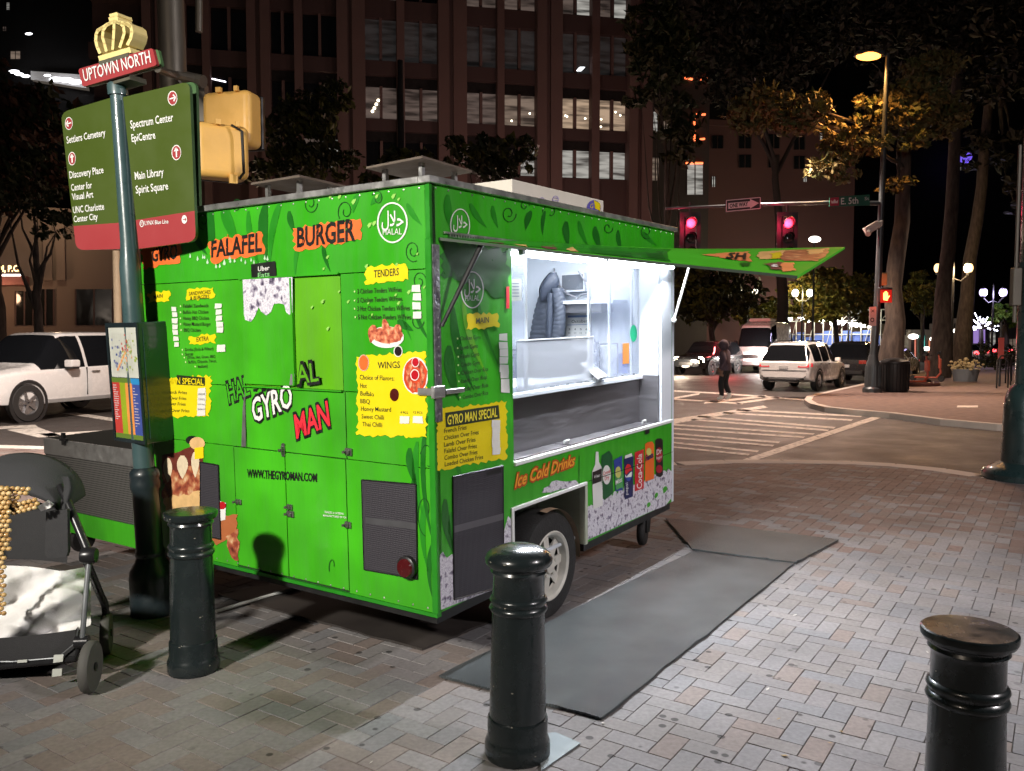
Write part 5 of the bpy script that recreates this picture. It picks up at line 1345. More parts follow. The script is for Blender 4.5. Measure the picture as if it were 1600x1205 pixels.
mrect(t, .07, .04, .93, .455, .003, 0); mrect(t, .05, .46, .66, .50, .003, 1); mrect(t, .66, .46, .94, .51, .003, 2); mrect(t, .06, .50, .30, .93, .003, 3); mrect(t, .30, .50, .47, .93, .003, 4); mrect(t, .47, .50, .69, .93, .003, 5); mrect(t, .69, .51, .93, .93, .003, 6); mrect(t, .05, .93, .93, .97, .003, 1)
mr = random.Random(3)
for i in range(90):
    u, v = mr.gauss(.5, .18), mr.gauss(.24, .075)
    if not (.1 < u < .88 and .08 < v < .42): continue
    s_ = mr.uniform(.01, .035); mrect(t, u, v, u + s_ * 1.6, v + s_ * .7, .0045, 6 if u < .42 else (3 if v < .22 and u < .62 else mr.choice((4, 4, 5))))
t.face([mq(u, v) + MP.n * .005 for u, v in ((.55, .24), (.6, .24), (.3, .40), (.24, .40))], 5)
for i in range(9): mrect(t, .08, .2 + .025 * i, .9, .202 + .025 * i, .0052, 0); mrect(t, .18 + .07 * i, .08, .188 + .07 * i, .42, .0052, 0)
for i in range(16): mrect(t, .09, .52 + .019 * i, .09 + mr.uniform(.08, .17), .527 + .019 * i, .0045, 7)
for i in range(14): mrect(t, .72, .54 + .024 * i, .72 + mr.uniform(.05, .15), .546 + .024 * i, .0045, 7)
t.build('map_sheet', [M('map_paper', (0.55, 0.56, 0.50), 0.35), M('map_olive', (0.12, 0.20, 0.03), 0.4), M('map_blue', (0.03, 0.25, 0.55), 0.4), M('map_red', (0.50, 0.05, 0.04), 0.4), M('map_lime', (0.28, 0.38, 0.02), 0.4), M('map_orange', (0.75, 0.28, 0.06), 0.4), M('map_navy', (0.05, 0.08, 0.30), 0.4), M('map_ink', (0.62, 0.5, 0.5), 0.4)], mbx)
t = MB()
for u0, v0, u1, v1 in ((0, 0, 1, .035), (0, .975, 1, 1), (0, .035, .045, .975), (.955, .035, 1, .975)): t.prism([mq(u, v) + MP.n * .001 for u, v in ((u0, v0), (u1, v0), (u1, v1), (u0, v1))], MP.n * .008, 0)
t.build('map_frame', base_m, mbx)
def mq2(u, v):
    a = e2t + (e3t - e2t) * u; b = e2b + (e3b - e2b) * u
    return a + (b - a) * v
n2_ = (e3t - e2t).cross(e2b - e2t).normalized(); n2_ = n2_ if n2_.dot(CAM - e2t) > 0 else -n2_
t = MB(); t.prism([mq2(u, v) + n2_ * .0005 for u, v in ((.10, .04), (.9, .04), (.9, .96), (.10, .96))], n2_ * .004, 0); t.build('side_door', MATS['map_box_paint'], mbx, bevel=.002)

# ---------------------------------------------------------------- signal pole behind the sign, with two walk-signal housings seen from behind
gal = M('galvanised_steel', (0.15, 0.135, 0.11), 0.5, 0.5, var=0.25, scale=5, stretch=(1, 1, .4))
sp0 = G(293, 760, 0)
sp0 = Vector(((290 - 800) / F * 7.4, 7.4, 0))
spole = thing('signal_pole', 'grey steel signal pole with two yellow walk signal housings behind the sign', 'signal pole', loc=sp0)
t = MB(); t.tube([sp0, sp0 + Vector((-.12, 0, 9))], [.118, .106], 20); t.tube([P(311, -40, 7.35), P(311, 50, 7.35)], .03, 10); t.build('pole', gal, spole, smooth=40)
t = MB(); t.tube([P(246, 108, 6.6), P(275, 118, 7.0), P(312, 126, 7.2)], [.028, .035, .04], 8); t.tube([P(290, 122, 7.2), P(318, 128, 7.15)], .055, 8); t.build('bracket_arm', gal, spole)
ylw = M('signal_yellow', (0.86, 0.50, 0.13), 0.45, var=0.15, scale=6, bump=0.05)
def housing(px0, py0, px1, py1, Y, rot, name='walk_signal'):
    c = P((px0 + px1) / 2, (py0 + py1) / 2, Y); hw, hh = (px1 - px0) / 2 * Y / F, (py1 - py0) / 2 * Y / F
    X = Matrix.Translation(c) @ Matrix.Rotation(R(rot), 4, 'Z')
    t = MB(X); t.box((-hw, -.11, -hh), (hw, .11, hh)); o = t.build(name, ylw, spole, smooth=60, bevel=.055, bseg=5)
    t = MB(X); t.box((-hw * .98, .11, -hh * .98), (hw * .98, .16, hh * .98), 0, .01); t.build('visor_frame', blackmetal, o)
    t = MB(X); t.box((-hw * .3, -.135, hh - .02), (-hw * .1, -.105, hh + .02)); t.box((hw * .45, -.135, hh - .02), (hw * .6, -.105, hh + .02)); t.box((hw * .2, -.125, -hh - .04), (hw * .5, -.09, -hh + .03)); t.build('door_clip', ylw, o)
    return o
housing(322, 148, 404, 232, 7.15, -14); housing(306, 198, 384, 280, 6.85, 30)
t = MB(); t.tube([P(362, 196, 6.75), P(378, 205, 6.72), P(381, 270, 6.72), P(374, 279, 6.75)], .012, 6); t.build('signal_cable', blackmetal, spole)
t = MB(); t.box(P(312, 155, 7.3) - Vector((.06, .05, .2)), P(312, 155, 7.3) + Vector((.06, .05, .12))); t.build('mount_bracket', gal, spole)

# ---------------------------------------------------------------- stroller
st = thing('stroller', 'black baby stroller with hood down standing at the left on the paving', 'stroller', loc=G(60, 1075))
sfab = M('stroller_fabric', (0.022, 0.022, 0.024), 0.8, var=0.3, scale=30, bump=0.2, bscale=200)
hood_m = M('hood_fabric', (0.030, 0.031, 0.034), 0.92, var=0.25, scale=8, bump=0.25, bscale=160)
stub = M('stroller_tube', (0.02, 0.02, 0.022), 0.3, 0.4, var=0.1); stsil = M('stroller_tube_grey', (0.20, 0.21, 0.22), 0.35, 0.6)
whm = M('stroller_tyre', (0.07, 0.068, 0.062), 0.8, var=0.2, scale=14)
def swheel(px, py, Y, r, axis, w=.022):
    c = P(px, py, Y); c.z = r
    ax_ = Vector(axis).normalized()
    t = MB(); t.lathe([(r * .74, -w), (r * .93, -w), (r, -w * .5), (r, w * .5), (r * .93, w), (r * .74, w)], c, ax_, 30); t.lathe([(r * .74, w), (r * .74, -w)], c, ax_, 30, caps=False); o = t.build('wheel', whm, st, smooth=40)
    t = MB(); t.lathe([(0, -w * .7), (r * .74, -w * .5), (r * .74, w * .5), (0, w * .7)], c, ax_, 24); t.lathe([(.02, -w * 1.3), (.02, w * 1.3)], c, ax_, 12)
    t.build('hub', stub, o, smooth=30)
    return c
w1 = swheel(141, 1040, 3.93, .123, (1, .15, 0)); w2 = swheel(166, 977, 4.42, .112, (1, .35, 0))
w3 = swheel(-115, 1040, 3.93, .123, (1, .15, 0)); w4 = swheel(-95, 977, 4.42, .112, (1, .35, 0))
def ptube(name, pts, r, m):
    t = MB(); t.tube([P(*p) for p in pts], r, 10); return t.build(name, m, st, smooth=50)
ptube('frame_tube', [(128, 1005, 3.95), (134, 930, 4.0), (140, 868, 4.05)], .013, stsil)
ptube('frame_tube', [(140, 868, 4.05), (118, 815, 4.1), (104, 780, 4.15), (94, 760, 4.2)], .02, stub)
ptube('frame_tube', [(136, 880, 4.1), (155, 925, 4.3), (164, 945, 4.4), (166, 968, 4.42)], .02, stub)
ptube('frame_tube', [(128, 1000, 3.97), (118, 1030, 3.98), (-90, 1050, 3.98)], .016, stub)
ptube('frame_tube', [(-100, 1000, 3.95), (-96, 868, 4.05), (-70, 760, 4.2)], .02, stub)
ptube('frame_tube', [(-80, 890, 4.1), (-90, 968, 4.42)], .02, stub)
t = MB(); c = P(139, 868, 4.04); t.lathe([(.0, -.035), (.035, -.035), (.04, -.02), (.04, .02), (.035, .035), (0, .035)], c, (1, .15, 0), 18); c = P(128, 1003, 3.96); t.lathe([(.0, -.03), (.03, -.03), (.03, .03), (0, .03)], c, (1, .15, 0), 14); t.build('joint_hub', stub, st, smooth=40)
# seat basket below
t = MB()
t.grid(lambda u, v: P(-90 + 208 * u, 1000 + 42 * v - 16 * u * u, 4.0 - .02 * math.sin(3.14 * u)) , 16, 4); t.grid(lambda u, v: P(-90 + 208 * u, 1042 - 16 * u * u, 4.0 + .5 * v), 12, 4); t.grid(lambda u, v: P(118 + 8 * v, 984 + 42 * u - 10 * v, 4.0 + .5 * v), 4, 6)
bk = t.build('basket', sfab, st, smooth=50)
t = MB(); t.tube([P(-90, 1034, 3.975), P(20, 1034, 3.97), P(90, 1028, 3.97), P(118, 1005, 3.98), P(122, 985, 3.99)], .004, 6); t.build('piping', stsil, bk)
t = MB()
for x, y in ((84, 1024), (82, 1046)): t.prism([P(x, y, 3.955), P(x + 15, y - 1, 3.955), P(x + 14, y + 10, 3.955), P(x - 1, y + 12, 3.955)], Vector((0, .006, 0)))
t.prism([P(27, 1032, 3.955), P(42, 1031, 3.955), P(42, 1035, 3.955), P(27, 1036, 3.955)], Vector((0, .004, 0))); t.build('reflector', M('reflector_grey', (0.50, 0.52, 0.48), 0.5), bk)
# back of the seat and hood
t = MB(); t.grid(lambda u, v: P(-60 + 165 * u, 790 + 90 * v - 6 * math.sin(3.14 * u), 4.3 + .1 * math.sin(3.14 * u)), 12, 6); t.build('seat_back', sfab, st, smooth=50)
hc = P(18, 782, 4.28)
t = MB()
def hoodf(u, v):
    a = math.pi * (u * 1.0); b = math.pi * 0.5 * v
    s_ = 1 + .025 * abs(math.sin(b * 3))
    return hc + Vector((-math.cos(a) * .31 * s_, -math.sin(b) * .26 + .13, math.sin(a) * .225 * s_ * (0.55 + .45 * math.cos(b)) - .05 * (v) + .0))
t.grid(hoodf, 26, 12); hd_ = t.build('hood', hood_m, st, smooth=60)
so = hd_.modifiers.new('thickness', 'SOLIDIFY'); so.thickness = .008
t = MB(); t.tube([hoodf(i / 26, 0) for i in range(27)], .008, 6); t.tube([hoodf(i / 26, 1) for i in range(27)], .007, 6); t.build('hood_piping', sfab, hd_)
t = MB(); t.grid(lambda u, v: P(96 + 16 * u, 745 + 55 * v, 4.15 - .03 * math.sin(3.14 * u)) + Vector((.012 * math.sin(5 * v), 0, 0)), 6, 8); t.build('hood_side', hood_m, hd_, smooth=60)
# organiser bag hanging from the frame
bgg = thing('stroller_bag', 'flat black pouch hanging from the stroller handle', 'pouch', loc=P(88, 870, 4.12))
t = MB(); t.prism([P(x, y, 4.06) for x, y in ((72, 800), (105, 796), (106, 862), (103, 871), (74, 872), (70, 866))], Vector((0, .025, 0))); t.build('pouch_body', sfab, bgg, bevel=.006)
t = MB(); t.prism([P(x, y, 4.09) for x, y in ((58, 792), (74, 782), (83, 788), (78, 794), (64, 799))], Vector((0, .01, 0))); t.build('paper_tag', white, bgg)
# blanket
bl = MB(); br = random.Random(9)
bp_l = [[br.uniform(0, 6.28), br.uniform(2, 7), br.uniform(2, 7)] for _ in range(7)]
def blf(u, v):
    x = -95 + 212 * u; top = 884 + 14 * (u - .5) ** 2 * 4; y = top + (1004 - top - 10 * u) * v
    d = sum(math.sin(a + b * u * 2 + c * v * 1.6) for a, b, c in bp_l) * .022 + .03 * math.sin(9 * v + 7 * u) + .02 * abs(math.sin(8 * u - 5 * v + 2 * math.sin(4 * v)))
    p = P(x, y + 140 * d * (v > 0) * (v < 1) * .25, 4.10 + .12 * (1 - v) + d * 1.3 + .006 * math.sin(31 * u + 9 * v) * math.sin(23 * v - 6 * u))
    if u > .9: p.y += (u - .9) * 1.6
    return p
bl.grid(blf, 44, 26)
ob = bl.build('blanket', M('white_cotton', (0.74, 0.73, 0.72), 0.9, var=0.08, scale=30, bump=0.15, bscale=120), None, smooth=80)
sb = ob.modifiers.new('sub', 'SUBSURF'); sb.levels = sb.render_levels = 1
tag(ob, 'crumpled white cotton blanket stuffed in the stroller basket', 'blanket')
# wooden bead cover
bt = MB(); bv = random.Random(4)
def beads(pts, r):
    for p in pts: bt.ball(p, r, 8, bv.randrange(3), (1.05, 1, .9), 5)
beads([P(2 + 8 * i + (4 if j % 2 else 0) - 8, 764 + 7.2 * j, 3.93 - .02 * math.sin(j * .2)) for j in range(28) for i in range(3 if j < 14 else 2)], .0125)
beads([P(x, y, 3.96) for j in range(5) for i in range(9) for x, y in [(-6 + 8.4 * i + (4 if j % 2 else 0), 762 + 7 * j + 0.4 * i)] if x < 52 - 9 * j + 0], .0125)
beads([P(22 + 8 * i + (4 if j % 2 else 0), 790 + 6 * j - 2.2 * i, 3.96) for j in range(3) for i in range(5)], .0125)
o = bt.build('bead_cover', [M('bead_wood', (0.50, 0.32, 0.12), 0.4, var=0.2, scale=30, coat=.2), M('bead_wood_light', (0.58, 0.41, 0.19), 0.4, coat=.2), M('bead_wood_dark', (0.40, 0.23, 0.08), 0.4, coat=.2)], None, smooth=80)
tag(o, 'wooden bead seat cover draped over the stroller hood', 'bead cover')

# ---------------------------------------------------------------- big lamp post at the right edge
lp = G(1606, 748)
lpost = thing('lamp_post', 'thick dark green lamp post with flared base at the right edge', 'lamp post', loc=lp)
green_p = M('post_green', (0.022, 0.045, 0.045), 0.3, var=0.25, scale=6, bump=0.05, coat=0.4)
t = MB(); t.lathe([(.175, 1.0), (.165, 3.0), (.155, 9.5)], lp, (0, 0, 1), 28, caps=False); t.lathe([(.19, 2.55), (.2, 2.58), (.19, 2.62)], lp, (0, 0, 1), 28, caps=False); t.build('post', green_p, lpost, smooth=40)
t = MB(); t.lathe([(0, 0), (.50, 0), (.50, .07), (.46, .12), (.40, .15), (.30, .20), (.285, .85), (.275, .98), (.24, 1.08), (.2, 1.13), (.175, 1.16)], lp, (0, 0, 1), 32); t.build('flared_base', green_p, lpost, smooth=35)
t = MB(); c = lp + Vector((-.26, -.05, 0)); t.box((c.x - .05, c.y - .05, 2.1), (c.x + .05, c.y + .04, 2.55), 0, .01); t.tube([Vector((c.x, c.y, 1.9)), Vector((c.x, c.y, 4.0))], .02, 8); t.build('conduit_box', gal, lpost)
# ---------------------------------------------------------------- vehicles
tyre_m = rubber
glass_dark = M('car_glass', (0.008, 0.009, 0.011), 0.06, 0.0, var=0, rvar=0, spec=0.8)
chrome = M('chrome', (0.6, 0.6, 0.6), 0.15, 1.0, var=0)
wheel_alloy = M('alloy', (0.35, 0.35, 0.36), 0.3, 0.8, var=0.1)
plastic = M('black_plastic', (0.015, 0.015, 0.016), 0.55, var=0.2)
tail_m = E('tail_lens', (0.9, 0.03, 0.05), 0.55, (0.3, 0.01, 0.01))
lens_dull = M('headlamp_glass', (0.5, 0.52, 0.55), 0.12, 0.3, var=0.1)
head_on = E('headlamp_lit', (1.0, 0.80, 0.55), 34)
head_white = E('headlamp_lit_white', (0.95, 0.97, 1.0), 20)
def car(name, label, loc, rot, paint, st, wheels, wr=.36, sc=1.0, wheelx=None, group=None, lights=None, rear=True, plate=True, glasses=True):
    """st: stations (x, z bottom, z belt, z top, half width, half width at the top, glass kind); x = 0 at the rear"""
    root = thing(name, label, 'car' if 'van' not in name else 'van', mat=Matrix.Translation(loc) @ Matrix.Rotation(rot, 4, 'Z') @ Matrix.Scale(sc, 4), group=group)
    X = MW[root.name]
    def sec(s):
        x, zb, zl, zt, w, wt, _ = s
        zm = zb + (zl - zb) * .5
        pts = [(0, zb), (w * .86, zb), (w * .97, zb + .07), (w, zm), (w * .985, zl - .06), (w * .955, zl)]
        dz = zt - zl
        pts += [(w * .955 + (wt - w * .955) * .5, zl + dz * .55), (wt, zl + dz * .90), (wt * .88, zl + dz * .985), (wt * .5, zt), (0, zt + .008)]
        return [Vector((x, y, z)) for y, z in pts]
    S_ = [sec(s) for s in st]
    parts_ = {k: (MB(X), {}) for k in ('body', 'l', 'r', 'front', 'back')}
    n, NS = len(S_[0]), len(S_)
    SU, SK = 4, 3
    def cr(p0, p1, p2, p3, t):
        return p1 + (p2 - p0) * (.5 * t) + (p0 * 2 - p1 * 5 + p2 * 4 - p3) * (.5 * t * t) + (p1 * 3 - p0 - p2 * 3 + p3) * (.5 * t ** 3)
    def kcurve(i, k, t):
        r = S_[i]; g0 = lambda j: r[max(0, min(n - 1, j))]
        return cr(g0(k - 1), g0(k), g0(k + 1), g0(k + 2), t)
    def surf(fi, fk):
        i, k = min(fi // SU, NS - 2), min(fk // SK, n - 2); u, v = (fi - i * SU) / SU, (fk - k * SK) / SK
        h = lambda j: kcurve(max(0, min(NS - 1, j)), k, v)
        p0, p1, p2, p3 = h(i - 1), h(i), h(i + 1), h(i + 2)
        d = p2 - p1                                             # keep close stations from overshooting
        m1 = (p2 - p0) * (d.length / max(1e-6, (p2 - p0).length)); m2 = (p3 - p1) * (d.length / max(1e-6, (p3 - p1).length))
        q = p1 * (2 * u ** 3 - 3 * u * u + 1) + m1 * (u ** 3 - 2 * u * u + u) + p2 * (-2 * u ** 3 + 3 * u * u) + m2 * (u ** 3 - u * u)
        q.y = max(0.0, q.y); return q
    for i in range(NS - 1):
        kind = st[i][6]
        for k in range(n - 1):
            for mir in (1, -1):
                tg = 'body'
                if kind in ('s', 'ws') and k in (5, 6): tg = 'l' if mir > 0 else 'r'
                elif kind in ('w', 'ws') and k in (7, 8, 9): tg = 'front'
                elif kind == 'r' and k in (6, 7, 8, 9): tg = 'back'
                mb_, seen = parts_[tg]
                def vid(fi, fk):
                    key = (fi, fk, mir if 0 < fk < (n - 1) * SK else 0)
                    if key not in seen:
                        q = surf(fi, fk); seen[key] = len(mb_.v); mb_.v.append(X @ Vector((q.x, q.y * mir, q.z)))
                    return seen[key]
                for a in range(SU):
                    for b_ in range(SK):
                        f = [vid(i * SU + a, k * SK + b_), vid(i * SU + a + 1, k * SK + b_), vid(i * SU + a + 1, k * SK + b_ + 1), vid(i * SU + a, k * SK + b_ + 1)]
                        if mir < 0: f.reverse()
                        mb_.f.append(tuple(f)); mb_.m.append(0)
    body, side, side2, front_, back_ = [parts_[k][0] for k in ('body', 'l', 'r', 'front', 'back')]
    for idx in (0, -1):
        p = S_[idx]; full = p + [Vector((a.x, -a.y, a.z)) for a in reversed(p[1:-1])]
        body.face(full if idx == 0 else list(reversed(full)))
    b = body.build('body', paint, root, smooth=38)
    for mbx_, nm in ((side, 'side_window'), (side2, 'side_window'), (front_, 'windscreen'), (back_, 'rear_window')):
        if mbx_.f:
            mbx_.build(nm, glass_dark, root, smooth=38)
    for wx_ in wheels:
        for s_ in (-1, 1):
            yw = st[len(st) // 2][4] * .985
            t = MB(X); c = Vector((wx_, s_ * (yw - .10), wr))
            t.lathe([(wr * .62, -.11), (wr * .93, -.11), (wr, -.07), (wr, .07), (wr * .93, .115), (wr * .62, .115), (wr * .62, -.11)], c, (0, s_, 0), 28, caps=False); w_ = t.build('wheel', tyre_m, root, smooth=45)
            t = MB(X); t.lathe([(wr * .64, .09), (wr * .60, .112), (wr * .55, .07), (0, .06)], c, (0, s_, 0), 24, caps=False)
            for k in range(5):
                a = 2 * math.pi * k / 5; e1 = Vector((math.cos(a), 0, math.sin(a))); e2 = Vector((-math.sin(a), 0, math.cos(a))); oo = c + Vector((0, s_ * .085, 0))
                t.obox(oo + e1 * wr * .33, e1 * wr * .28, e2 * wr * .08, Vector((0, .016, 0)))
            t.build('rim', wheel_alloy, w_, smooth=30)
            t = MB(X); t.lathe([(0, .0), (wr * 1.17, 0)], Vector((wx_, s_ * (yw + .012), wr * 1.02)), (0, s_, 0), 28, caps=False)
            t.lathe([(wr * 1.17, 0.0), (wr * 1.22, .02), (wr * 1.25, 0)], Vector((wx_, s_ * (yw + .004), wr * 1.02)), (0, s_, 0), 28, caps=False)
            # arch: a dark ring set around the tyre, open at its middle
            t = MB(X); t.lathe([(wr * 1.0, .0), (wr * 1.17, 0.0)], Vector((wx_, s_ * (yw + .016), wr * 1.02)), (0, s_, 0), 28, caps=False); t.build('wheel_arch', plastic, root)
    return root, X
def bit(root, X, name, a, b, m, bev=0.0, parent=None):
    t = MB(X); t.box(a, b, 0, bev); return t.build(name, m, parent or root)
white_car = M('white_paint', (0.78, 0.77, 0.76), 0.25, 0.0, var=0.05, coat=0.7)
dark_car = M('dark_paint', (0.02, 0.022, 0.025), 0.2, 0.3, var=0.1, coat=0.8)
suv_st = [(-.02, .50, .98, 1.0, .80, .76, ''), (.05, .42, 1.02, 1.06, .90, .80, 'r'), (.42, .36, 1.05, 1.62, .93, .66, ''), (.50, .34, 1.05, 1.68, .94, .66, 's'), (1.35, .33, 1.04, 1.74, .955, .67, ''), (1.42, .33, 1.04, 1.74, .955, .67, 's'), (2.30, .33, 1.02, 1.73, .955, .67, ''), (2.37, .33, 1.02, 1.725, .955, .67, 's'), (2.85, .33, 1.0, 1.67, .95, .66, 'ws'), (3.42, .33, .99, 1.12, .94, .74, ''), (3.9, .34, .96, 1.03, .92, .7, ''), (4.45, .38, .86, .93, .86, .62, ''), (4.72, .44, .74, .80, .74, .5, '')]
def heading(px0, Y): return math.atan2(D1.y, D1.x)
hd = math.atan2(.80, .60)
# parked white SUV
rl0 = G(1223, 606, ROADZ); rl0 = P(1224, 602, 29.0); rl0.z = ROADZ
root, X = car('parked_car', 'white sport utility car parked by the kerb, seen from behind', rl0, hd, white_car, suv_st, (0.95, 3.75), .37)
for s_ in (-1, 1):
    t = MB(X); t.hexa([(-.03, s_ * .50, .86), (-.03, s_ * .86, .86), (.2, s_ * .945, .88), (.0, s_ * .50, .88), (.0, s_ * .55, 1.02), (.03, s_ * .86, 1.02), (.22, s_ * .93, 1.0), (.05, s_ * .55, 1.02)]); t.build('tail_light', tail_m, root)
    bit(root, X, 'exhaust', (-.06, s_ * .62 - .09, .42), (.1, s_ * .62 + .09, .5), plastic, .02)
    t = MB(X); t.box((2.75, s_ * .97 - .02, 1.02), (2.9, s_ * .97 + s_ * .16 if s_ > 0 else s_ * .97 + .02, 1.16)) if s_ > 0 else t.box((2.75, -1.13, 1.02), (2.9, -.95, 1.16)); t.build('side_mirror', white_car, root, bevel=.02)
    bit(root, X, 'roof_rail', (.7, s_ * .56 - .015, 1.745), (2.4, s_ * .56 + .015, 1.785), chrome)
bit(root, X, 'rear_bumper_insert', (-.055, -.5, .36), (.1, .5, .46), plastic, .02)
bit(root, X, 'bumper_lip', (-.065, -.5, .33), (.1, .5, .358), chrome, .005)
bit(root, X, 'number_plate', (-.035, -.16, .80), (.0, .16, .9), M('plate', (0.5, 0.5, 0.5), 0.5), .004)
bit(root, X, 'boot_seam', (-.032, -.78, .74), (.0, .78, .75), plastic)
bit(root, X, 'door_handle', (1.9, -.975, .93), (2.1, -.95, .96), chrome); bit(root, X, 'door_handle', (.95, -.975, .95), (1.15, -.95, .98), chrome)
# dark car parked ahead of it and one more
r2 = rl0 + Vector((.60, .80, 0)) * 6.2 + Vector((.3, -.2, 0))
sedan_st = [(-.02, .5, .86, .9, .78, .7, ''), (.1, .4, .92, .97, .88, .72, ''), (.55, .34, .95, 1.0, .91, .74, 'r'), (1.2, .32, .96, 1.40, .92, .60, ''), (1.26, .32, .96, 1.42, .92, .6, 's'), (2.1, .31, .95, 1.46, .92, .61, ''), (2.17, .31, .95, 1.46, .92, .61, 's'), (2.75, .31, .94, 1.40, .92, .6, 'ws'), (3.4, .31, .92, .99, .91, .72, ''), (4.3, .36, .80, .86, .84, .62, ''), (4.6, .42, .68, .74, .72, .5, '')]
root, X = car('parked_car', 'dark parked car between the white car and the signal pole', r2, hd, dark_car, suv_st, (0.95, 3.75), .37)
for s_ in (-1, 1):
    bit(root, X, 'tail_light', (-.04, s_ * .7 - .14, .84), (.05, s_ * .7 + .14, .98), M('tail_dull', (0.3, 0.03, 0.02), 0.25))
bit(root, X, 'number_plate', (-.035, -.2, .68), (.0, .2, .8), MATS['plate'], .004); bit(root, X, 'rear_bumper_insert', (-.05, -.7, .4), (.1, .7, .56), plastic, .02)
r3 = r2 + Vector((.60, .80, 0)) * 6.0
car('parked_car', 'silver parked car mostly hidden behind the fluted pole', r3, hd, M('silver_paint', (0.4, 0.4, 0.4), 0.25, 0.6, coat=.6), sedan_st, (0.85, 3.6), .33)
# oncoming dark car with its lamps on
oc = P(1122, 555, 44); oc.z = ROADZ
fd = math.atan2(-.80, -.60)
hdir = Vector((-.66, -.75, 0)); fa = math.atan2(hdir.y, hdir.x)
rear_p = P(1140, 555, 45.5); rear_p.z = ROADZ
root, X = car('oncoming_car', 'dark car with bright headlamp waiting beyond the walking person', rear_p, fa, dark_car, suv_st, (0.95, 3.75), .37)
for s_ in (-1, 1):
    t = MB(X); t.ball((4.46, s_ * .66, .76), .23, 12, 0, (.5, 1, .8)); t.build('headlight', head_on, root, smooth=80)
bit(root, X, 'grille', (4.6, -.4, .5), (4.76, .4, .68), plastic, .02); bit(root, X, 'number_plate', (4.72, -.2, .42), (4.78, .2, .5), MATS['plate'])
lamp('headlamp_glow', X @ Vector((5.4, .1, .75)), 260, (1, .8, .6), .1)
# white van
van_st = [(0, .45, 1.35, 2.70, .93, .82, ''), (.06, .38, 1.35, 2.78, .97, .84, ''), (3.6, .36, 1.35, 2.80, .98, .84, ''), (3.7, .36, 1.32, 2.78, .98, .84, 's'), (4.55, .36, 1.28, 2.62, .97, .80, 's'), (4.75, .36, 1.26, 2.45, .97, .80, 'ws'), (5.35, .36, 1.22, 1.42, .95, .74, ''), (5.75, .40, 1.02, 1.12, .88, .66, ''), (5.9, .48, .86, .94, .78, .5, '')]
vdir = Vector((-.50, -.866, 0)); va = math.atan2(vdir.y, vdir.x)
vp = P(1211, 560, 49.6); vp.z = ROADZ
root, X = car('white_van', 'tall white van facing us with one headlamp on beyond the walking person', vp, va, white_car, van_st, (1.0, 4.9), .38)
bit(root, X, 'grille', (5.80, -.45, .78), (5.93, .45, 1.0), plastic, .03)
for z in (.83, .89, .95): bit(root, X, 'grille_bar', (5.9, -.44, z), (5.945, .44, z + .02), chrome)
bit(root, X, 'front_bumper', (5.7, -.8, .40), (5.98, .8, .66), M('van_bumper', (0.14, 0.13, 0.13), 0.6), .05)
bit(root, X, 'roof_unit', (2.6, -.6, 2.80), (3.9, .6, 2.98), white_car, .06)
for s_ in (-1, 1):
    t = MB(X); t.ball((5.62, s_ * .74, 1.02), .21, 12, 0, (.6, .8, 1.1)); t.build('headlight', head_white if s_ > 0 else lens_dull, root, smooth=80)
    bit(root, X, 'side_mirror', (4.7, s_ * 1.08 - .1, 1.4), (4.8, s_ * 1.08 + .1, 1.75), plastic, .02)
lamp('headlamp_glow', X @ Vector((6.4, .7, 1.0)), 320, (1, .92, .85), .1)
lamp('added_red_light', X @ Vector((8.5, -.6, 1.9)), 260, (1, .10, .10), .2)  # red light added ahead of the van to tint it and the cars
# moving white SUV on the left
big_st = [(a * 1.05, b, c * 1.02, d * 1.02, e, f_, g_) for a, b, c, d, e, f_, g_ in suv_st]
fdir = Vector((-.30, -.954, 0)); fa = math.atan2(fdir.y, fdir.x)
fw = P(44, 600, 18.2); fw.z = ROADZ
lat = Vector((-fdir.y, fdir.x, 0))
fwx = 3.94
org = fw - fdir * fwx * 1.13 - lat * .95 * 1.13
root, X = car('passing_car', 'white sport utility car driving past behind the stroller', org, fa, white_car, big_st, (0.98, 3.94), .38, 1.13)
t = MB(X); t.ball((4.55, .70, .80), .17, 12, 0, (.8, .8, .6)); t.build('headlight', E('headlamp_soft', (1, .95, .9), 9), root, smooth=80)
t = MB(X); t.ball((4.55, -.70, .80), .17, 12, 0, (.8, .8, .6)); t.build('headlight', MATS['headlamp_soft'], root, smooth=80)
for y in (1.02,): 
    t = MB(X); t.box((2.85, .94, 1.05), (3.07, 1.16, 1.2)); t.build('side_mirror', white_car, root, bevel=.03)
    t = MB(X); t.box((2.87, .94, 1.015), (3.05, 1.14, 1.05)); t.build('mirror_base', plastic, root)
bit(root, X, 'door_handle', (2.15, .95, .93), (2.36, .985, .96), chrome, .005); bit(root, X, 'door_handle', (1.1, .95, .94), (1.3, .985, .97), chrome, .005)
bit(root, X, 'sill', (1.45, .90, .34), (3.5, .975, .42), M('sill_grey', (0.25, .25, .25), .5), .01)
for x in (1.44, 2.48): bit(root, X, 'door_seam', (x, .93, .46), (x + .008, .965, 1.03), plastic)

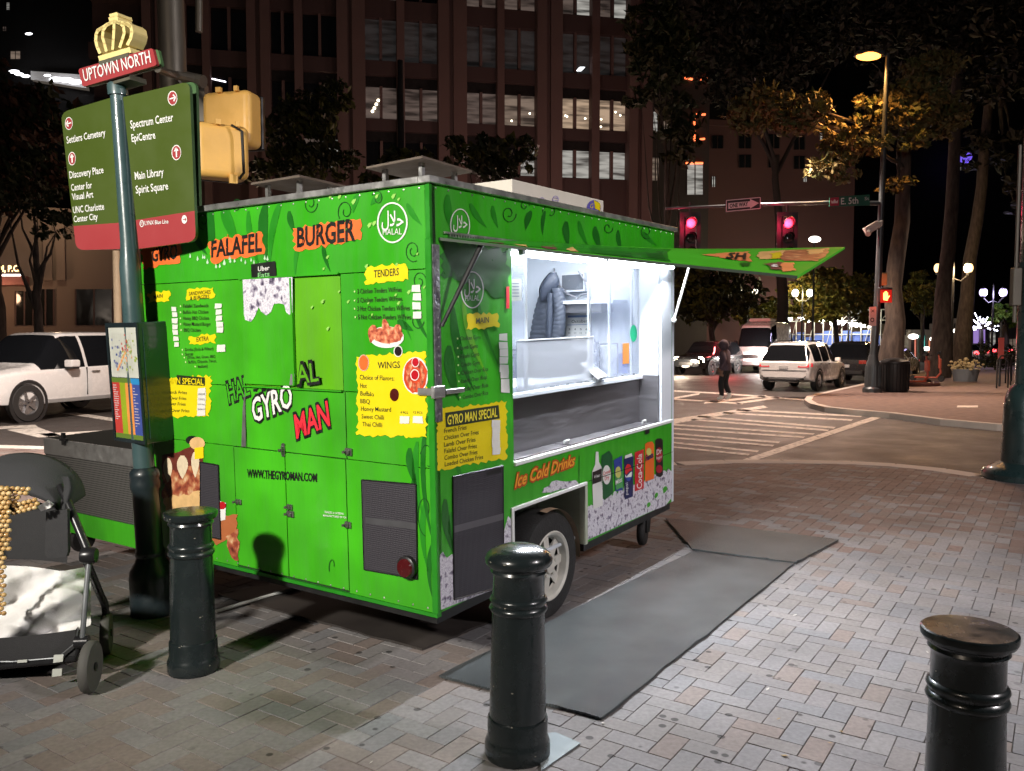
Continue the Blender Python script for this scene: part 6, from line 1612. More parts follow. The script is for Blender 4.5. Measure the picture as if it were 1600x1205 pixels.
# ---------------------------------------------------------------- the person crossing
pc = G(1133, 626, ROADZ)
per = None
def person():
    me = bpy.data.meshes.new('person')
    hgt = 1.78
    # facing to the left-away, mid-stride
    fx = Vector((-.72, .55, 0)).normalized(); sx = Vector((-fx.y, fx.x, 0))
    J = {}
    def V(name, f, s, z): J[name] = fx * f + sx * s + Vector((0, 0, z))
    V('pel', 0, 0, .97); V('abd', .01, 0, 1.14); V('chest', .03, 0, 1.32); V('neck', .05, 0, 1.50); V('head', .09, 0, 1.62); V('crown', .08, 0, 1.73)
    for n, s in (('l', .1), ('r', -.1)): V('hip' + n, 0, s, .93)
    V('kneel', .10, .10, .53); V('anklel', .06, .10, .09); V('toel', .21, .11, .04)
    V('kneer', .06, -.10, .52); V('ankler', -.12, -.10, .13); V('toer', .02, -.10, .04)
    for n, s in (('l', .19), ('r', -.19)): V('sh' + n, .03, s, 1.43)
    V('ell', -.10, .25, 1.17); V('wrl', .05, .22, .98); V('hal', .09, .21, .92)
    V('elr', .10, -.25, 1.17); V('wrr', .20, -.17, 1.02); V('har', .24, -.14, .98)
    names = list(J); idx = {n: i for i, n in enumerate(names)}
    Ed = [('pel', 'abd'), ('abd', 'chest'), ('chest', 'neck'), ('neck', 'head'), ('head', 'crown')]
    for s in 'lr': Ed += [('pel', 'hip' + s), ('hip' + s, 'knee' + s), ('knee' + s, 'ankle' + s), ('ankle' + s, 'toe' + s), ('chest', 'sh' + s), ('sh' + s, 'el' + s), ('el' + s, 'wr' + s), ('wr' + s, 'ha' + s)]
    rad = dict(pel=(.16, .13), abd=(.17, .14), chest=(.20, .15), neck=(.10, .09), head=(.125, .135), crown=(.09, .10), hipl=.125, hipr=.125, kneel=.095, kneer=.095, anklel=.07, ankler=.07, toel=.045, toer=.045, shl=.09, shr=.09, ell=.068, elr=.068, wrl=.05, wrr=.05, hal=.035, har=.035)
    me.from_pydata([tuple(pc + J[n]) for n in names], [(idx[a], idx[b]) for a, b in Ed], [])
    o = bpy.data.objects.new('skeleton', me); COL.objects.link(o)
    sk = o.modifiers.new('skin', 'SKIN'); ss = o.modifiers.new('sub', 'SUBSURF'); ss.levels = ss.render_levels = 2
    for n in names:
        r = rad[n]; r = (r, r) if isinstance(r, float) else r
        me.skin_vertices[0].data[idx[n]].radius = r
        me.skin_vertices[0].data[idx[n]].use_root = n == 'pel'
    dg = bpy.context.evaluated_depsgraph_get()
    m2 = bpy.data.meshes.new_from_object(o.evaluated_get(dg)); m2.name = 'person'
    bpy.data.objects.remove(o)
    root = thing('person', 'person in dark purple hooded jacket, black trousers and white shoes crossing the street', 'person', loc=pc)
    m2.transform(Matrix.Translation(-pc))
    m2.materials.clear()
    for a in (M('hoodie_fabric', (0.06, 0.042, 0.06), 0.85, var=.3, scale=6), M('trouser_fabric', (0.008, 0.008, 0.01), 0.85), M('shoe_white', (0.75, 0.73, 0.70), 0.6), M('skin_tone', (0.20, 0.11, 0.075), 0.55)): m2.materials.append(a)
    for p in m2.polygons:
        z = p.center.z; d = min(range(len(names)), key=lambda i: (p.center - J[names[i]]).length)
        n = names[d]; p.use_smooth = True
        p.material_index = 2 if n[:3] in ('toe', 'ank') and z < .155 + (.08 if 'r' == n[-1] else 0) else (1 if z < .93 and n[:2] not in ('wr', 'ha', 'el') else (3 if n[:2] == 'ha' else 0))
    b = bpy.data.objects.new('body', m2); COL.objects.link(b); b.parent = root
    X = Matrix.Translation(pc)
    t = MB(X)
    hcn = J['head'] + Vector((0, 0, .035))
    t.ball(hcn - fx * .025, .148, 14, 0, (1, 1, 1.12), 9); t.build('hood', MATS['hoodie_fabric'], root, smooth=80)
    t = MB(X)
    t.ball(hcn + fx * .075, .095, 12, 0, (1, 1, 1.15), 8); t.ball(hcn + fx * .17 - Vector((0, 0, .0)), .02, 6); t.build('face', MATS['skin_tone'], root, smooth=80)
    t = MB(X); t.ball(hcn + fx * .155 + sx * .035 + Vector((0, 0, .02)), .012, 6); t.ball(hcn + fx * .155 - sx * .035 + Vector((0, 0, .02)), .012, 6); t.build('eyes', black, root)
    t = MB(X)
    t.grid(lambda u, v: J['abd'] + Vector((0, 0, -.02 - .22 * v)) + (fx * math.cos(6.283 * u) * .165 + sx * math.sin(6.283 * u) * .20) * (1 + .08 * v), 18, 5); t.build('jacket_hem', MATS['hoodie_fabric'], root, smooth=80)
    for s in 'lr':
        h0 = J['ha' + s]; dd = (J['ha' + s] - J['wr' + s]).normalized()
        t = MB(X)
        for k in range(4): t.tube([h0 + sx * (.012 * (k - 1.5)), h0 + sx * (.013 * (k - 1.5)) + dd * (.05 + .008 * (k in (1, 2))), h0 + sx * (.013 * (k - 1.5)) + dd * .085 - fx * .015], [.009, .008, .006], 6)
        t.tube([h0 + fx * .02, h0 + fx * .045 + dd * .035], [.01, .007], 6); t.build('hand', MATS['skin_tone'], root, smooth=60)
person()

# ---------------------------------------------------------------- far corner: signal pole with street lamp, signs and walk signal
fp = G(1363, 613)
pm = M('street_pole_paint', (0.055, 0.065, 0.07), 0.38, 0.3, var=0.2, scale=4, coat=.2)
sig = thing('signal_pole', 'tall street pole with orange lamp, red walk signal and one way arm', 'signal pole', loc=fp)
Yp = fp.y
t = MB(); t.tube([fp + Vector((0, 0, .9)), P(1371, 470, Yp), P(1378, 300, Yp), P(1387, 84, Yp)], [.12, .105, .09, .065], 16, caps=False); t.build('pole', pm, sig, smooth=50)
t = MB(); t.lathe([(0, 0), (.30, 0), (.30, .12), (.24, .18), (.225, .75), (.20, .95), (.15, 1.05), (.15, 1.12), (.125, 1.2)], fp, (0, 0, 1), 20)
for k in range(12):
    a = 2 * math.pi * k / 12; t.tube([fp + Vector((math.cos(a) * .235, math.sin(a) * .235, .2)), fp + Vector((math.cos(a) * .215, math.sin(a) * .215, .85))], .018, 6)
t.build('fluted_base', pm, sig, smooth=30)
sod = E('sodium_lens', (1.0, 0.36, 0.06), 4.5)
t = MB(); tp_ = P(1387, 88, Yp); te = P(1362, 84, Yp); t.tube([tp_, te], .035, 8); t.obox(P(1358, 84, Yp), Vector((.42, 0, 0)), Vector((0, .16, 0)), Vector((0, 0, .06))); lh = t.build('lamp_head', pm, sig, bevel=.02)
t = MB(); t.ball(P(1357, 88, Yp), .22, 14, 0, (1.8, 1, .55)); t.build('lamp_lens', sod, lh, smooth=80)
lamp('street_or_fill_light', P(1357, 93, Yp), SODIUM_W, (1.0, .45, .12), .25, 'SPOT', spot=165, aim=P(1357, 93, Yp) - Vector((.5, .2, 3)))
# mast arm with its signals and signs
am = [P(1377, 318, Yp), P(1300, 316.5, Yp), P(1180, 320, Yp), P(1040, 326, Yp)]
t = MB(); t.tube(am, [.075, .06, .05, .04], 10); t.build('mast_arm', pm, sig, smooth=40)
t = MB(); AP = Plane(P(1160, 320, Yp - .12), (1, 0, 0), (0, 0, 1)); t.prism([AP.hit(x, y) for x, y in ((1133.5, 312), (1189, 307), (1189.5, 327), (1134, 332))], -AP.n * .02, 0)
t.line(AP, [(1135, 313.4), (1188, 308.6), (1188, 325.8), (1135, 330.6), (1135, 313.4)], 1.2, .006, 1)
t.poly(AP, [(1138, 317.5), (1172, 314.5), (1172, 311), (1186, 317.5), (1172, 326), (1172, 323.5), (1138, 326.5)], .004, 1); t.text(AP, 'ONE WAY', 1140, 325, 1169, 321.5, 6.2, off=.007, m=0, bold=.035); t.build('one_way_sign', [black, M('sign_white', (0.7, 0.7, 0.68), 0.5)], sig)
t = MB(); AP2 = Plane(P(1325, 315, Yp - .12), (1, 0, 0), (0, 0, 1)); t.prism([AP2.hit(x, y) for x, y in ((1296, 308), (1359, 304), (1359, 321), (1296, 323))], -AP2.n * .02, 0); t.poly(AP2, [(1297, 309), (1311, 308), (1311, 321.5), (1297, 322)], .003, 1)
t.poly(AP2, [(1299, 318), (1298.5, 313), (1301.5, 315), (1304, 311), (1306.5, 315), (1309.5, 312.5), (1309, 317.5)], .005, 2)
t.text(AP2, 'E. 5th', 1314, 319.5, 1341, 318, 10, off=.004, m=2, bold=.012); t.text(AP2, 'St', 1351, 313, 1358, 312.5, 5, off=.004, m=2); t.build('street_name_sign', [M('name_green', (0.01, 0.09, 0.055), 0.45), M('name_red', (0.30, 0.02, 0.05), 0.45), M('name_white', (0.55, 0.6, 0.58), 0.5)], sig)
red_on = E('red_signal_lens', (1.0, 0.012, 0.035), 5)
off_l = M('signal_off_lens', (0.03, 0.03, 0.03), 0.15, var=.2)
for px in (1079, 1231):
    t = MB(); c = P(px, 372, Yp - .1); t.box((c.x - .19, c.y, c.z - .68), (c.x + .19, c.y + .2, c.z + .68), 0, .03); t.box((c.x - .33, c.y + .06, c.z - .82), (c.x + .33, c.y + .08, c.z + .82)); t.box((c.x - .03, c.y + .09, c.z + .6), (c.x + .03, c.y + .13, c.z + 1.15)); hdn = t.build('signal_head', plastic, sig)
    for k in range(3):
        z = c.z + .46 - .46 * k
        cc = Vector((c.x, c.y - .01, z))
        t = MB(); t.lathe([(.15, 0), (.145, .03), (.09, .055), (0, .065)], cc, (0, -1, 0), 20); t.build('signal_lens', red_on if k == 0 else off_l, hdn, smooth=80)
        t = MB()
        t.grid(lambda u, v: cc + Vector((math.cos(R(-20 + 220 * u)) * .165, -.26 * v * (.6 + .4 * math.sin(R(-20 + 220 * u))), math.sin(R(-20 + 220 * u)) * .165)), 16, 2); t.build('visor', plastic, hdn)
    lamp('signal_glow', P(px, 348, Yp - .5), 45, (1, .03, .10), .15)
t = MB(); c = P(1362, 356, Yp - .1); t.obox(c, Vector((.2, 0, .12)), Vector((0, .1, 0)), Vector((-.06, 0, .10))); t.obox(P(1371, 351, Yp - .1), Vector((.14, 0, .05)), Vector((0, .07, 0)), Vector((0, 0, .09))); t.tube([P(1358, 361, Yp - .1), P(1356, 366, Yp - .25)], .09, 10); t.build('traffic_camera', M('camera_white', (0.6, 0.57, 0.52), 0.5), sig, bevel=.02)
c = P(1384, 461, Yp - .15)
t = MB(); t.box((c.x - .22, c.y, c.z - .24), (c.x + .22, c.y + .2, c.z + .24), 0, .03); ws = t.build('walk_signal', plastic, sig)
HPL = Plane(c + Vector((0, -.005, 0)), (1, 0, 0), (0, 0, 1))
t = MB(); cx, cy = 1384.5, 463
t.poly(HPL, [(cx - 4, cy + 6), (cx - 4.4, cy), (cx - 4.2, cy - 5.5), (cx - 3, cy - 5.5), (cx - 2.6, cy - 1), (cx - 2.2, cy - 7.5), (cx - .8, cy - 7.5), (cx - .6, cy - 1.2), (cx - .2, cy - 8), (cx + 1.2, cy - 7.6), (cx + 1.2, cy - .6), (cx + 1.8, cy - 6), (cx + 3, cy - 5.4), (cx + 2.9, cy + .8), (cx + 5, cy - 1.5), (cx + 5.8, cy - .3), (cx + 3, cy + 4.2), (cx + 2.2, cy + 7)], .006)
t.build('hand_symbol', E('hand_lit', (1.0, 0.10, 0.02), 14), ws)
t = MB(); t.poly(HPL, [(cx - 9, cy - 10), (cx + 9, cy - 10), (cx + 9, cy + 10), (cx - 9, cy + 10)], .003); t.build('lens_glow', E('walk_lens', (0.9, 0.02, 0.01), .5, (.05, .005, .005)), ws)
lamp('signal_glow', P(1384, 462, Yp - .6), 14, (1, .1, .03), .12)
t = MB(); c = P(1380, 436, Yp - .05); t.box((c.x - .14, c.y, c.z - .2), (c.x + .14, c.y + .2, c.z + .2), 0, .03); t.build('signal_housing', M('housing_tan', (0.5, 0.36, 0.16), 0.5), sig)
PBP = Plane(P(1363, 495, Yp - .16), (1, 0, 0), (0, 0, 1)); t = MB(); t.prism([PBP.hit(x, y) for x, y in ((1358.5, 480), (1369.5, 479), (1369, 509), (1358, 510))], -PBP.n * .015, 0); t.disc(PBP, 1363, 500, 3, 3.6, .004, 1); t.disc(PBP, 1363, 500, 1.8, 2.2, .006, 0); t.line(PBP, [(1361.5, 484), (1366, 488)], .9, .004, 1); t.line(PBP, [(1366, 484), (1361.5, 488)], .9, .004, 1); t.build('crossing_sign', [M('sign_pinkwhite', (0.55, 0.46, 0.44), 0.5), black], sig)
# bin, scooters and dock, news boxes, bike rack
bn = G(1397, 612)
binn = thing('litter_bin', 'dark round litter bin beside the far signal pole', 'bin', loc=bn)
t = MB(); t.lathe([(0, 0), (.40, 0), (.42, .05), (.43, .9), (.45, .92), (.45, .98), (.40, 1.02), (.2, 1.08), (0, 1.10)], bn, (0, 0, 1), 24); t.build('drum', blackmetal, binn, smooth=35)
t = MB()
for k in range(24):
    a = 2 * math.pi * k / 24; t.tube([bn + Vector((math.cos(a) * .435, math.sin(a) * .435, .06)), bn + Vector((math.cos(a) * .445, math.sin(a) * .445, .9))], .012, 5)
t.build('slats', blackmetal, binn)
scm = M('scooter_red', (0.50, 0.10, 0.06), 0.4, var=.2, coat=.3)
def scooter(px, py, rot, label, Y=None):
    b = G(px, py); root = thing('electric_scooter', label, 'scooter', loc=b, rot=rot, group='red scooters by the far tree')
    X = MW[root.name]
    t = MB(X); t.box((-.5, -.09, .13), (.35, .09, .19), 0, .02); t.tube([(.32, 0, .17), (.45, 0, .35), (.36, 0, 1.12)], [.05, .045, .03], 10); t.build('frame', scm, root, smooth=40)
    t = MB(X); t.tube([(.36, -.3, 1.12), (.36, .3, 1.12)], .022, 8); t.box((.30, -.1, 1.08), (.42, .1, 1.2), 0, .02); t.build('handlebar', blackmetal, root)
    for x in (-.55, .47):
        t = MB(X); t.lathe([(.05, -.03), (.11, -.035), (.125, 0), (.11, .035), (.05, .03)], (x, 0, .125), (0, 1, 0), 18); t.build('wheel', rubber, root, smooth=50)
    t = MB(X); t.box((.36, -.11, .52), (.47, .11, .92), 0, .03); t.build('battery_case', scm, root)
scooter(1432, 603, R(10), 'red electric scooter standing on the round dock by the tree'); scooter(1450, 596, R(-35), 'red electric scooter leaning behind the dock, half hidden by the first')
dk = G(1432, 602)
t = MB(); t.lathe([(0, .0), (.78, 0), (.80, .02), (.80, .11), (.76, .13), (0, .13)], dk, (0, 0, 1), 30); tag(t.build('tree_ring', M('ring_brown', (0.12, 0.05, 0.045), .6), None, smooth=30), 'low round brown plinth under the red scooters', 'plinth')
nb = G(1508, 596)
nbx = thing('planter_tub', 'grey tub of cream flowers at the foot of a far tree', 'planter', loc=nb)
t = MB(); t.lathe([(0, 0), (.42, 0), (.52, .5), (.48, .5), (.45, .42)], nb, (0, 0, 1), 16); t.build('tub', M('tub_grey', (.22, .25, .27), .6), nbx, smooth=30)
t = MB()
for i in range(90):
    a, r_, = rnd.uniform(0, 6.28), rnd.uniform(0, .62); c = nb + Vector((math.cos(a) * r_, math.sin(a) * r_, .55 + rnd.uniform(0, .4) - r_ * .25)); t.ball(c, rnd.uniform(.04, .08), 6, 0, (1, 1, .7), 4)
t.build('flowers', M('cream_flower', (.62, .50, .26), .8, var=.3, scale=20), nbx)
for i, (px, py) in enumerate(((1557, 607), (1562, 603), (1571, 599), (1580, 596))):
    p = G(px, py); t = MB(); t.tube([p, p + Vector((0, 0, .95)), p + Vector((.18, .1, 1.12)), p + Vector((.42, .25, 1.12)), p + Vector((.6, .35, .95)), p + Vector((.6, .35, 0))], .028, 8)
    tag(t.build('bike_hoop', blackmetal, None, smooth=50), 'black steel bicycle hoop in the row by the right lamp post', 'bike rack', 'bicycle hoops by the right lamp post')
p = G(1561, 604); ps = thing('post_sign', 'slim post with a red and white panel by the bicycle hoops', 'sign post', loc=p)
t = MB(); t.tube([p, p + Vector((0, 0, 2.3))], .03, 8); t.build('post', pm, ps); t = MB(); t.box((p.x - .1, p.y - .06, 1.0), (p.x + .1, p.y - .04, 1.75)); t.build('panel', M('post_panel', (.55, .12, .12), .5), ps)
t = MB(); c = G(1512, 638); t.prism([G(x, y, .004) for x, y in ((1496, 634), (1528, 634), (1528, 637), (1495, 637))], Vector((0, 0, .006))); tag(t.build('cover_plate', M('plate_bright', (.5, .42, .38), .5), None), 'pale steel cover strip in the far brick pavement', 'cover plate')
# ---------------------------------------------------------------- post-top lamps
globe = {'w': E('globe_warm', (1.0, .62, .25), 2.6), 'c': E('globe_cool', (1, .92, .8), 5), 'v': E('globe_violet', (.62, .52, 1.0), 2.6)}
def twin(px, py, gap, Y, kind, label, power, rgb, base_y=None, r=.2, group='twin globe lamps along the street'):
    c = P(px, py, Y); b = Vector((c.x, c.y, 0)); hw = gap / 2 * Y / F
    o = thing('twin_street_lamp', label, 'street lamp', loc=b, group=group)
    t = MB(); t.tube([b, b + Vector((0, 0, 1)), Vector((c.x, c.y, c.z - .1))], [.14, .075, .05], 10); t.tube([c + Vector((-hw, 0, -.32)), c + Vector((-hw * .5, 0, -.62)), c + Vector((0, 0, -.5)), c + Vector((hw * .5, 0, -.62)), c + Vector((hw, 0, -.32))], .035, 8); t.tube([c + Vector((0, 0, -.1)), c + Vector((0, 0, .5))], [.05, .02], 8); t.build('post', blackmetal, o, smooth=40)
    for s_ in (-1, 1):
        t = MB(); g_ = c + Vector((s_ * hw, 0, 0)); t.ball(g_, r, 12, 0, (1, 1, 1.25)); gl = t.build('globe', globe[kind], o, smooth=80)
        t = MB(); t.lathe([(.05, -.36), (.10, -.28), (.13, -.2)], g_, (0, 0, 1), 10); t.lathe([(.16, .2), (.1, .27), (.02, .36)], g_, (0, 0, 1), 10); t.build('globe_cap', blackmetal, gl)
    if power: lamp('globe_light', c + Vector((0, -.3, -.1)), power, rgb, .3)
    return o
WARM, COOL, VIO = (1, .68, .34), (.9, .93, 1), (.7, .6, 1)
twin(1490, 419, 46, 40, 'w', 'twin globe lamp glowing amber between the thick tree trunks', 700, WARM, r=.21)
twin(1552, 457, 31, 50, 'v', 'twin globe lamp glowing violet beside the right lamp post', 300, VIO, r=.22)
twin(1254, 458, 23, 62, 'c', 'twin globe lamp with white globes above the parked white car', 700, (1, .84, .5), r=.24)
twin(1168, 458, 25, 66, 'c', 'twin globe lamp with white globes above the van', 500, (1, .84, .5), r=.26)
def single(px, py, Y, kind, label, r=.12, power=0):
    c = P(px, py, Y); b = Vector((c.x, c.y, 0)); o = thing('street_lamp', label, 'street lamp', loc=b)
    t = MB(); t.tube([b, c + Vector((0, .1, .1))], [.1, .05], 8); t.build('post', blackmetal, o); t = MB(); t.ball(c, r, 10, 0, (1.6, 1, .8)); t.build('lamp_lens', globe[kind], o, smooth=80)
    if power: lamp('post_light', c + Vector((0, -.4, -.3)), power, WARM, .3)
o = single(1273, 374, 60, 'c', 'tall lamp with a small white head behind the awning tip', .28)
for i, (px, py, Y, k, r, lb) in enumerate(((1427, 526, 70, 'c', .28, 'small lamp just right of the nearest thick trunk'), (1448, 545, 72, 'c', .22, 'low lamp over the scooter handlebars'), (1462, 530, 66, 'c', .3, 'bright lamp just left of the second trunk'), (1327, 476, 72, 'w', .22, 'small amber lamp in front of the lit yellow tree'), (1388, 485, 60, 'w', .16, 'small amber lamp under the red walk signal'), (1496, 517, 66, 'c', .24, 'white lamp between the second and third trunks'))):
    single(px, py, Y, k, lb, r)

# ---------------------------------------------------------------- trees
leafc = {}
def leafmat(name, rgb, var=.35):
    if name in leafc: return leafc[name]
    m = M(name, rgb, .6, var=var, scale=.7, rvar=.1, spec=.25); leafc[name] = m; return m
bark = ramp_mat('bark', 'noise', 9, [(0.3, (0.03, 0.023, 0.019)), (0.7, (0.085, 0.066, 0.054))], .9, bump=.5, detail=9, stretch=(1, 1, .25))
def tree(name, label, base, hgt, tr, clumps, n, leaf_size, mats, group=None, branches=True, seed=1, lean=(0, 0), cat='tree', trunk_mat=None, fork=.45, nb=2):
    """clumps: (centre, radius xyz) in world space"""
    r_ = random.Random(seed)
    base = Vector(base)
    o = thing(name, label, cat, loc=base, group=group)
    t = MB(); top = base + Vector((lean[0], lean[1], hgt))
    n_ = 9; path = [base + (top - base) * (i / n_) + Vector((r_.uniform(-1, 1), r_.uniform(-1, 1), 0)) * tr * .25 * (i > 0) for i in range(n_ + 1)]
    t.tube(path, [tr * (1.45 if i == 0 else 1.12 if i == 1 else 1.0 - .55 * i / n_) for i in range(n_ + 1)], 12)
    fk = base + (top - base) * fork
    if branches:
        for c, rad in clumps:
            c = Vector(c)
            for q in range(nb):
                s0 = base + (top - base) * r_.uniform(fork, 1.0)
                e = c + Vector((r_.uniform(-.6, .6) * rad[0], r_.uniform(-.6, .6) * rad[1], r_.uniform(-.5, .5) * rad[2]))
                mid = s0 + (e - s0) * .5 + Vector((0, 0, -.08 * (e - s0).length)) + Vector((r_.uniform(-.3, .3), r_.uniform(-.3, .3), r_.uniform(-.2, .3)))
                b0_ = tr * r_.uniform(.28, .5)
                t.tube([s0, s0 + (mid - s0) * .5 + Vector((0, 0, .1)), mid, mid + (e - mid) * .6 + Vector((r_.uniform(-.2, .2), 0, r_.uniform(-.1, .2))), e], [b0_, b0_ * .8, b0_ * .55, b0_ * .3, b0_ * .1], 7)
    t.build('trunk', trunk_mat or bark, o, smooth=60)
    if n:
        vol = [a[1][0] * a[1][1] * a[1][2] for a in clumps]; tot = sum(vol)
        V, Fc, Mi = [], [], []
        inv = base
        for (c, rad), v in zip(clumps, vol):
            k = max(20, int(n * v / tot)); sub = []
            for q in range(max(4, k // 26)):
                d = Vector((r_.gauss(0, 1), r_.gauss(0, 1), r_.gauss(0, 1))).normalized() * (r_.random() ** .45)
                sub.append((Vector(c) + Vector((d.x * rad[0], d.y * rad[1], d.z * rad[2])), r_.uniform(.16, .34) * (rad[0] + rad[1] + rad[2]) / 3, r_.randrange(len(mats))))
            for q in range(k):
                sc_, sr, sm = r_.choice(sub)
                p = sc_ + Vector((r_.gauss(0, .5), r_.gauss(0, .5), r_.gauss(0, .32))) * sr
                s_ = leaf_size * r_.uniform(.55, 1.3)
                nrm_ = Vector((r_.gauss(0, 1), r_.gauss(0, 1), r_.gauss(0, 1) + .6)).normalized()
                a = nrm_.cross(Vector((r_.random(), r_.random(), r_.random() + .01))).normalized() * s_; b = nrm_.cross(a) * .55
                i0 = len(V); V += [tuple(p - a - inv), tuple(p + b * .9 - a * .1 - inv), tuple(p + a - nrm_ * s_ * .25 - inv), tuple(p - b * .9 - a * .1 - inv)]
                Fc.append((i0, i0 + 1, i0 + 2, i0 + 3)); Mi.append(sm if r_.random() < .8 else r_.randrange(len(mats)))
        me = bpy.data.meshes.new('crown'); me.from_pydata(V, [], Fc)
        for m in mats: me.materials.append(m)
        me.polygons.foreach_set('material_index', Mi); me.update()
        c_ = bpy.data.objects.new('crown', me); COL.objects.link(c_); c_.parent = o
    return o
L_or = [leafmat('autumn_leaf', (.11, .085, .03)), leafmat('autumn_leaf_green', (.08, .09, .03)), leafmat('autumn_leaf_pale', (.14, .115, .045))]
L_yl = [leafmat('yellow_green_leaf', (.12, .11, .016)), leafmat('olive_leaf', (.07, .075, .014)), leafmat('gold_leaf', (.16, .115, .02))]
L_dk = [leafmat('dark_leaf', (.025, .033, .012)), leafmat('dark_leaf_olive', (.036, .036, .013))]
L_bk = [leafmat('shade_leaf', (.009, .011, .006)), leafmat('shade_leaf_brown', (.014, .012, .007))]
bark_dk = M('night_bark', (.022, .018, .016), .9, var=.3)
L_gr = [leafmat('green_leaf', (.06, .13, .015)), leafmat('green_leaf_light', (.10, .17, .02))]
def cl(px, py, Y, rx, ry, dy=None):
    k = Y / F
    return (P(px, py, Y), (rx * k, (dy if dy is not None else rx) * k, ry * k))
# the big oaks along the right pavement
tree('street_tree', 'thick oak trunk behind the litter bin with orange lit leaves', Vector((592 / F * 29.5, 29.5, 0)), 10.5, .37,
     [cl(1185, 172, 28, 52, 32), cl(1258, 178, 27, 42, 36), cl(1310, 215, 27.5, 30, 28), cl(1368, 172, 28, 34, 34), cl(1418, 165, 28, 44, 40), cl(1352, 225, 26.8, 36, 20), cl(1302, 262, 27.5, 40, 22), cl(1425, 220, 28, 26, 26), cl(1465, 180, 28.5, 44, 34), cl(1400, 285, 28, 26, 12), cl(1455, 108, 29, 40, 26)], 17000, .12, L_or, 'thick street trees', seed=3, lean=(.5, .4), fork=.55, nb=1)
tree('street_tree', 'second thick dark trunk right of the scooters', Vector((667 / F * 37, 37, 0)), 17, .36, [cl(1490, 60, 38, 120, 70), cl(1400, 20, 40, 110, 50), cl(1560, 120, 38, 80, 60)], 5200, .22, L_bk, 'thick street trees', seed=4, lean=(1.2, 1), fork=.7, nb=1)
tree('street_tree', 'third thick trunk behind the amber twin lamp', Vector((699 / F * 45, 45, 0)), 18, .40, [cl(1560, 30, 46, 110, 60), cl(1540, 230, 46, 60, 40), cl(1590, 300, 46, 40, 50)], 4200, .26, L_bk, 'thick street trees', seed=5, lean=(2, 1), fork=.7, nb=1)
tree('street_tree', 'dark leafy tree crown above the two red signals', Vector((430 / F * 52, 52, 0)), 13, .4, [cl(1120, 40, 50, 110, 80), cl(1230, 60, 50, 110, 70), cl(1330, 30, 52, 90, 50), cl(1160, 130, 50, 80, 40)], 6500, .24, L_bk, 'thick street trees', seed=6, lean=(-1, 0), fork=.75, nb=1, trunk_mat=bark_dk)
# smaller lit trees down the street
tree('lit_tree', 'broad yellow green tree lit by lamps behind the awning tip', Vector((505 / F * 66, 66, 0)), 4.6, .25, [cl(1300, 462, 66, 62, 34), cl(1265, 452, 65, 46, 26), cl(1340, 458, 66, 34, 30), cl(1300, 440, 67, 44, 20), cl(1352, 485, 66, 22, 26), cl(1275, 488, 65, 46, 16)], 8000, .24, L_yl, 'lamp lit street trees', seed=8)
tree('lit_tree', 'small dark branched tree right of the trailer end', Vector((312 / F * 60, 60, 0)), 4.4, .28, [cl(1105, 470, 60, 60, 36), cl(1140, 450, 61, 50, 30), cl(1075, 445, 60, 50, 40), cl(1172, 480, 61, 32, 20)], 5200, .24, L_dk + [L_yl[1]], 'lamp lit street trees', seed=9)
tree('lit_tree', 'small yellow leaved tree behind the white van', Vector((372 / F * 72, 72, 0)), 4.0, .22, [cl(1180, 492, 72, 34, 16), cl(1212, 485, 72, 26, 20)], 1800, .24, L_yl, 'lamp lit street trees', seed=10)
tree('lit_tree', 'ragged olive tree between the first two thick trunks', Vector((640 / F * 62, 62, 0)), 4.6, .2, [cl(1438, 455, 62, 26, 34), cl(1450, 480, 62, 20, 16)], 1600, .22, L_yl, 'lamp lit street trees', seed=12)
tree('lit_tree', 'small bright green tree left of the right lamp post', Vector((768 / F * 52, 52, 0)), 3.4, .3, [cl(1572, 490, 52, 20, 16), cl(1562, 498, 51, 14, 10), cl(1585, 498, 52, 14, 12)], 1400, .16, L_gr, 'lamp lit street trees', seed=13)
# tree wrapped in white lights
def fairy():
    b = Vector((734 / F * 58, 58, 0)); o = thing('fairy_light_tree', 'small bare tree wrapped in violet white fairy lights', 'tree', loc=b)
    r_ = random.Random(2); t = MB(); c = P(1534, 512, 58); t.tube([b, c], [.16, .1], 8); tips = []
    for k in range(26):
        a = r_.uniform(0, 6.28); q = r_.uniform(.35, 1.3); e = c + Vector((math.cos(a) * q * .9, r_.uniform(-.6, .6), abs(math.sin(a)) * q * 1.1 - .25)); t.tube([c, c.lerp(e, .5) + Vector((0, 0, .1)), e], [.05, .03, .012], 5); tips += [c.lerp(e, w) for w in (.5, .65, .8, .95)]
    t.build('trunk', bark, o); t = MB()
    for p in tips: t.ball(p + Vector((0, -.05, 0)), .045, 6, 0, (1, 1, 1), 4)
    t.build('fairy_lights', E('fairy_bulb', (.78, .78, 1.0), 14), o)
fairy()
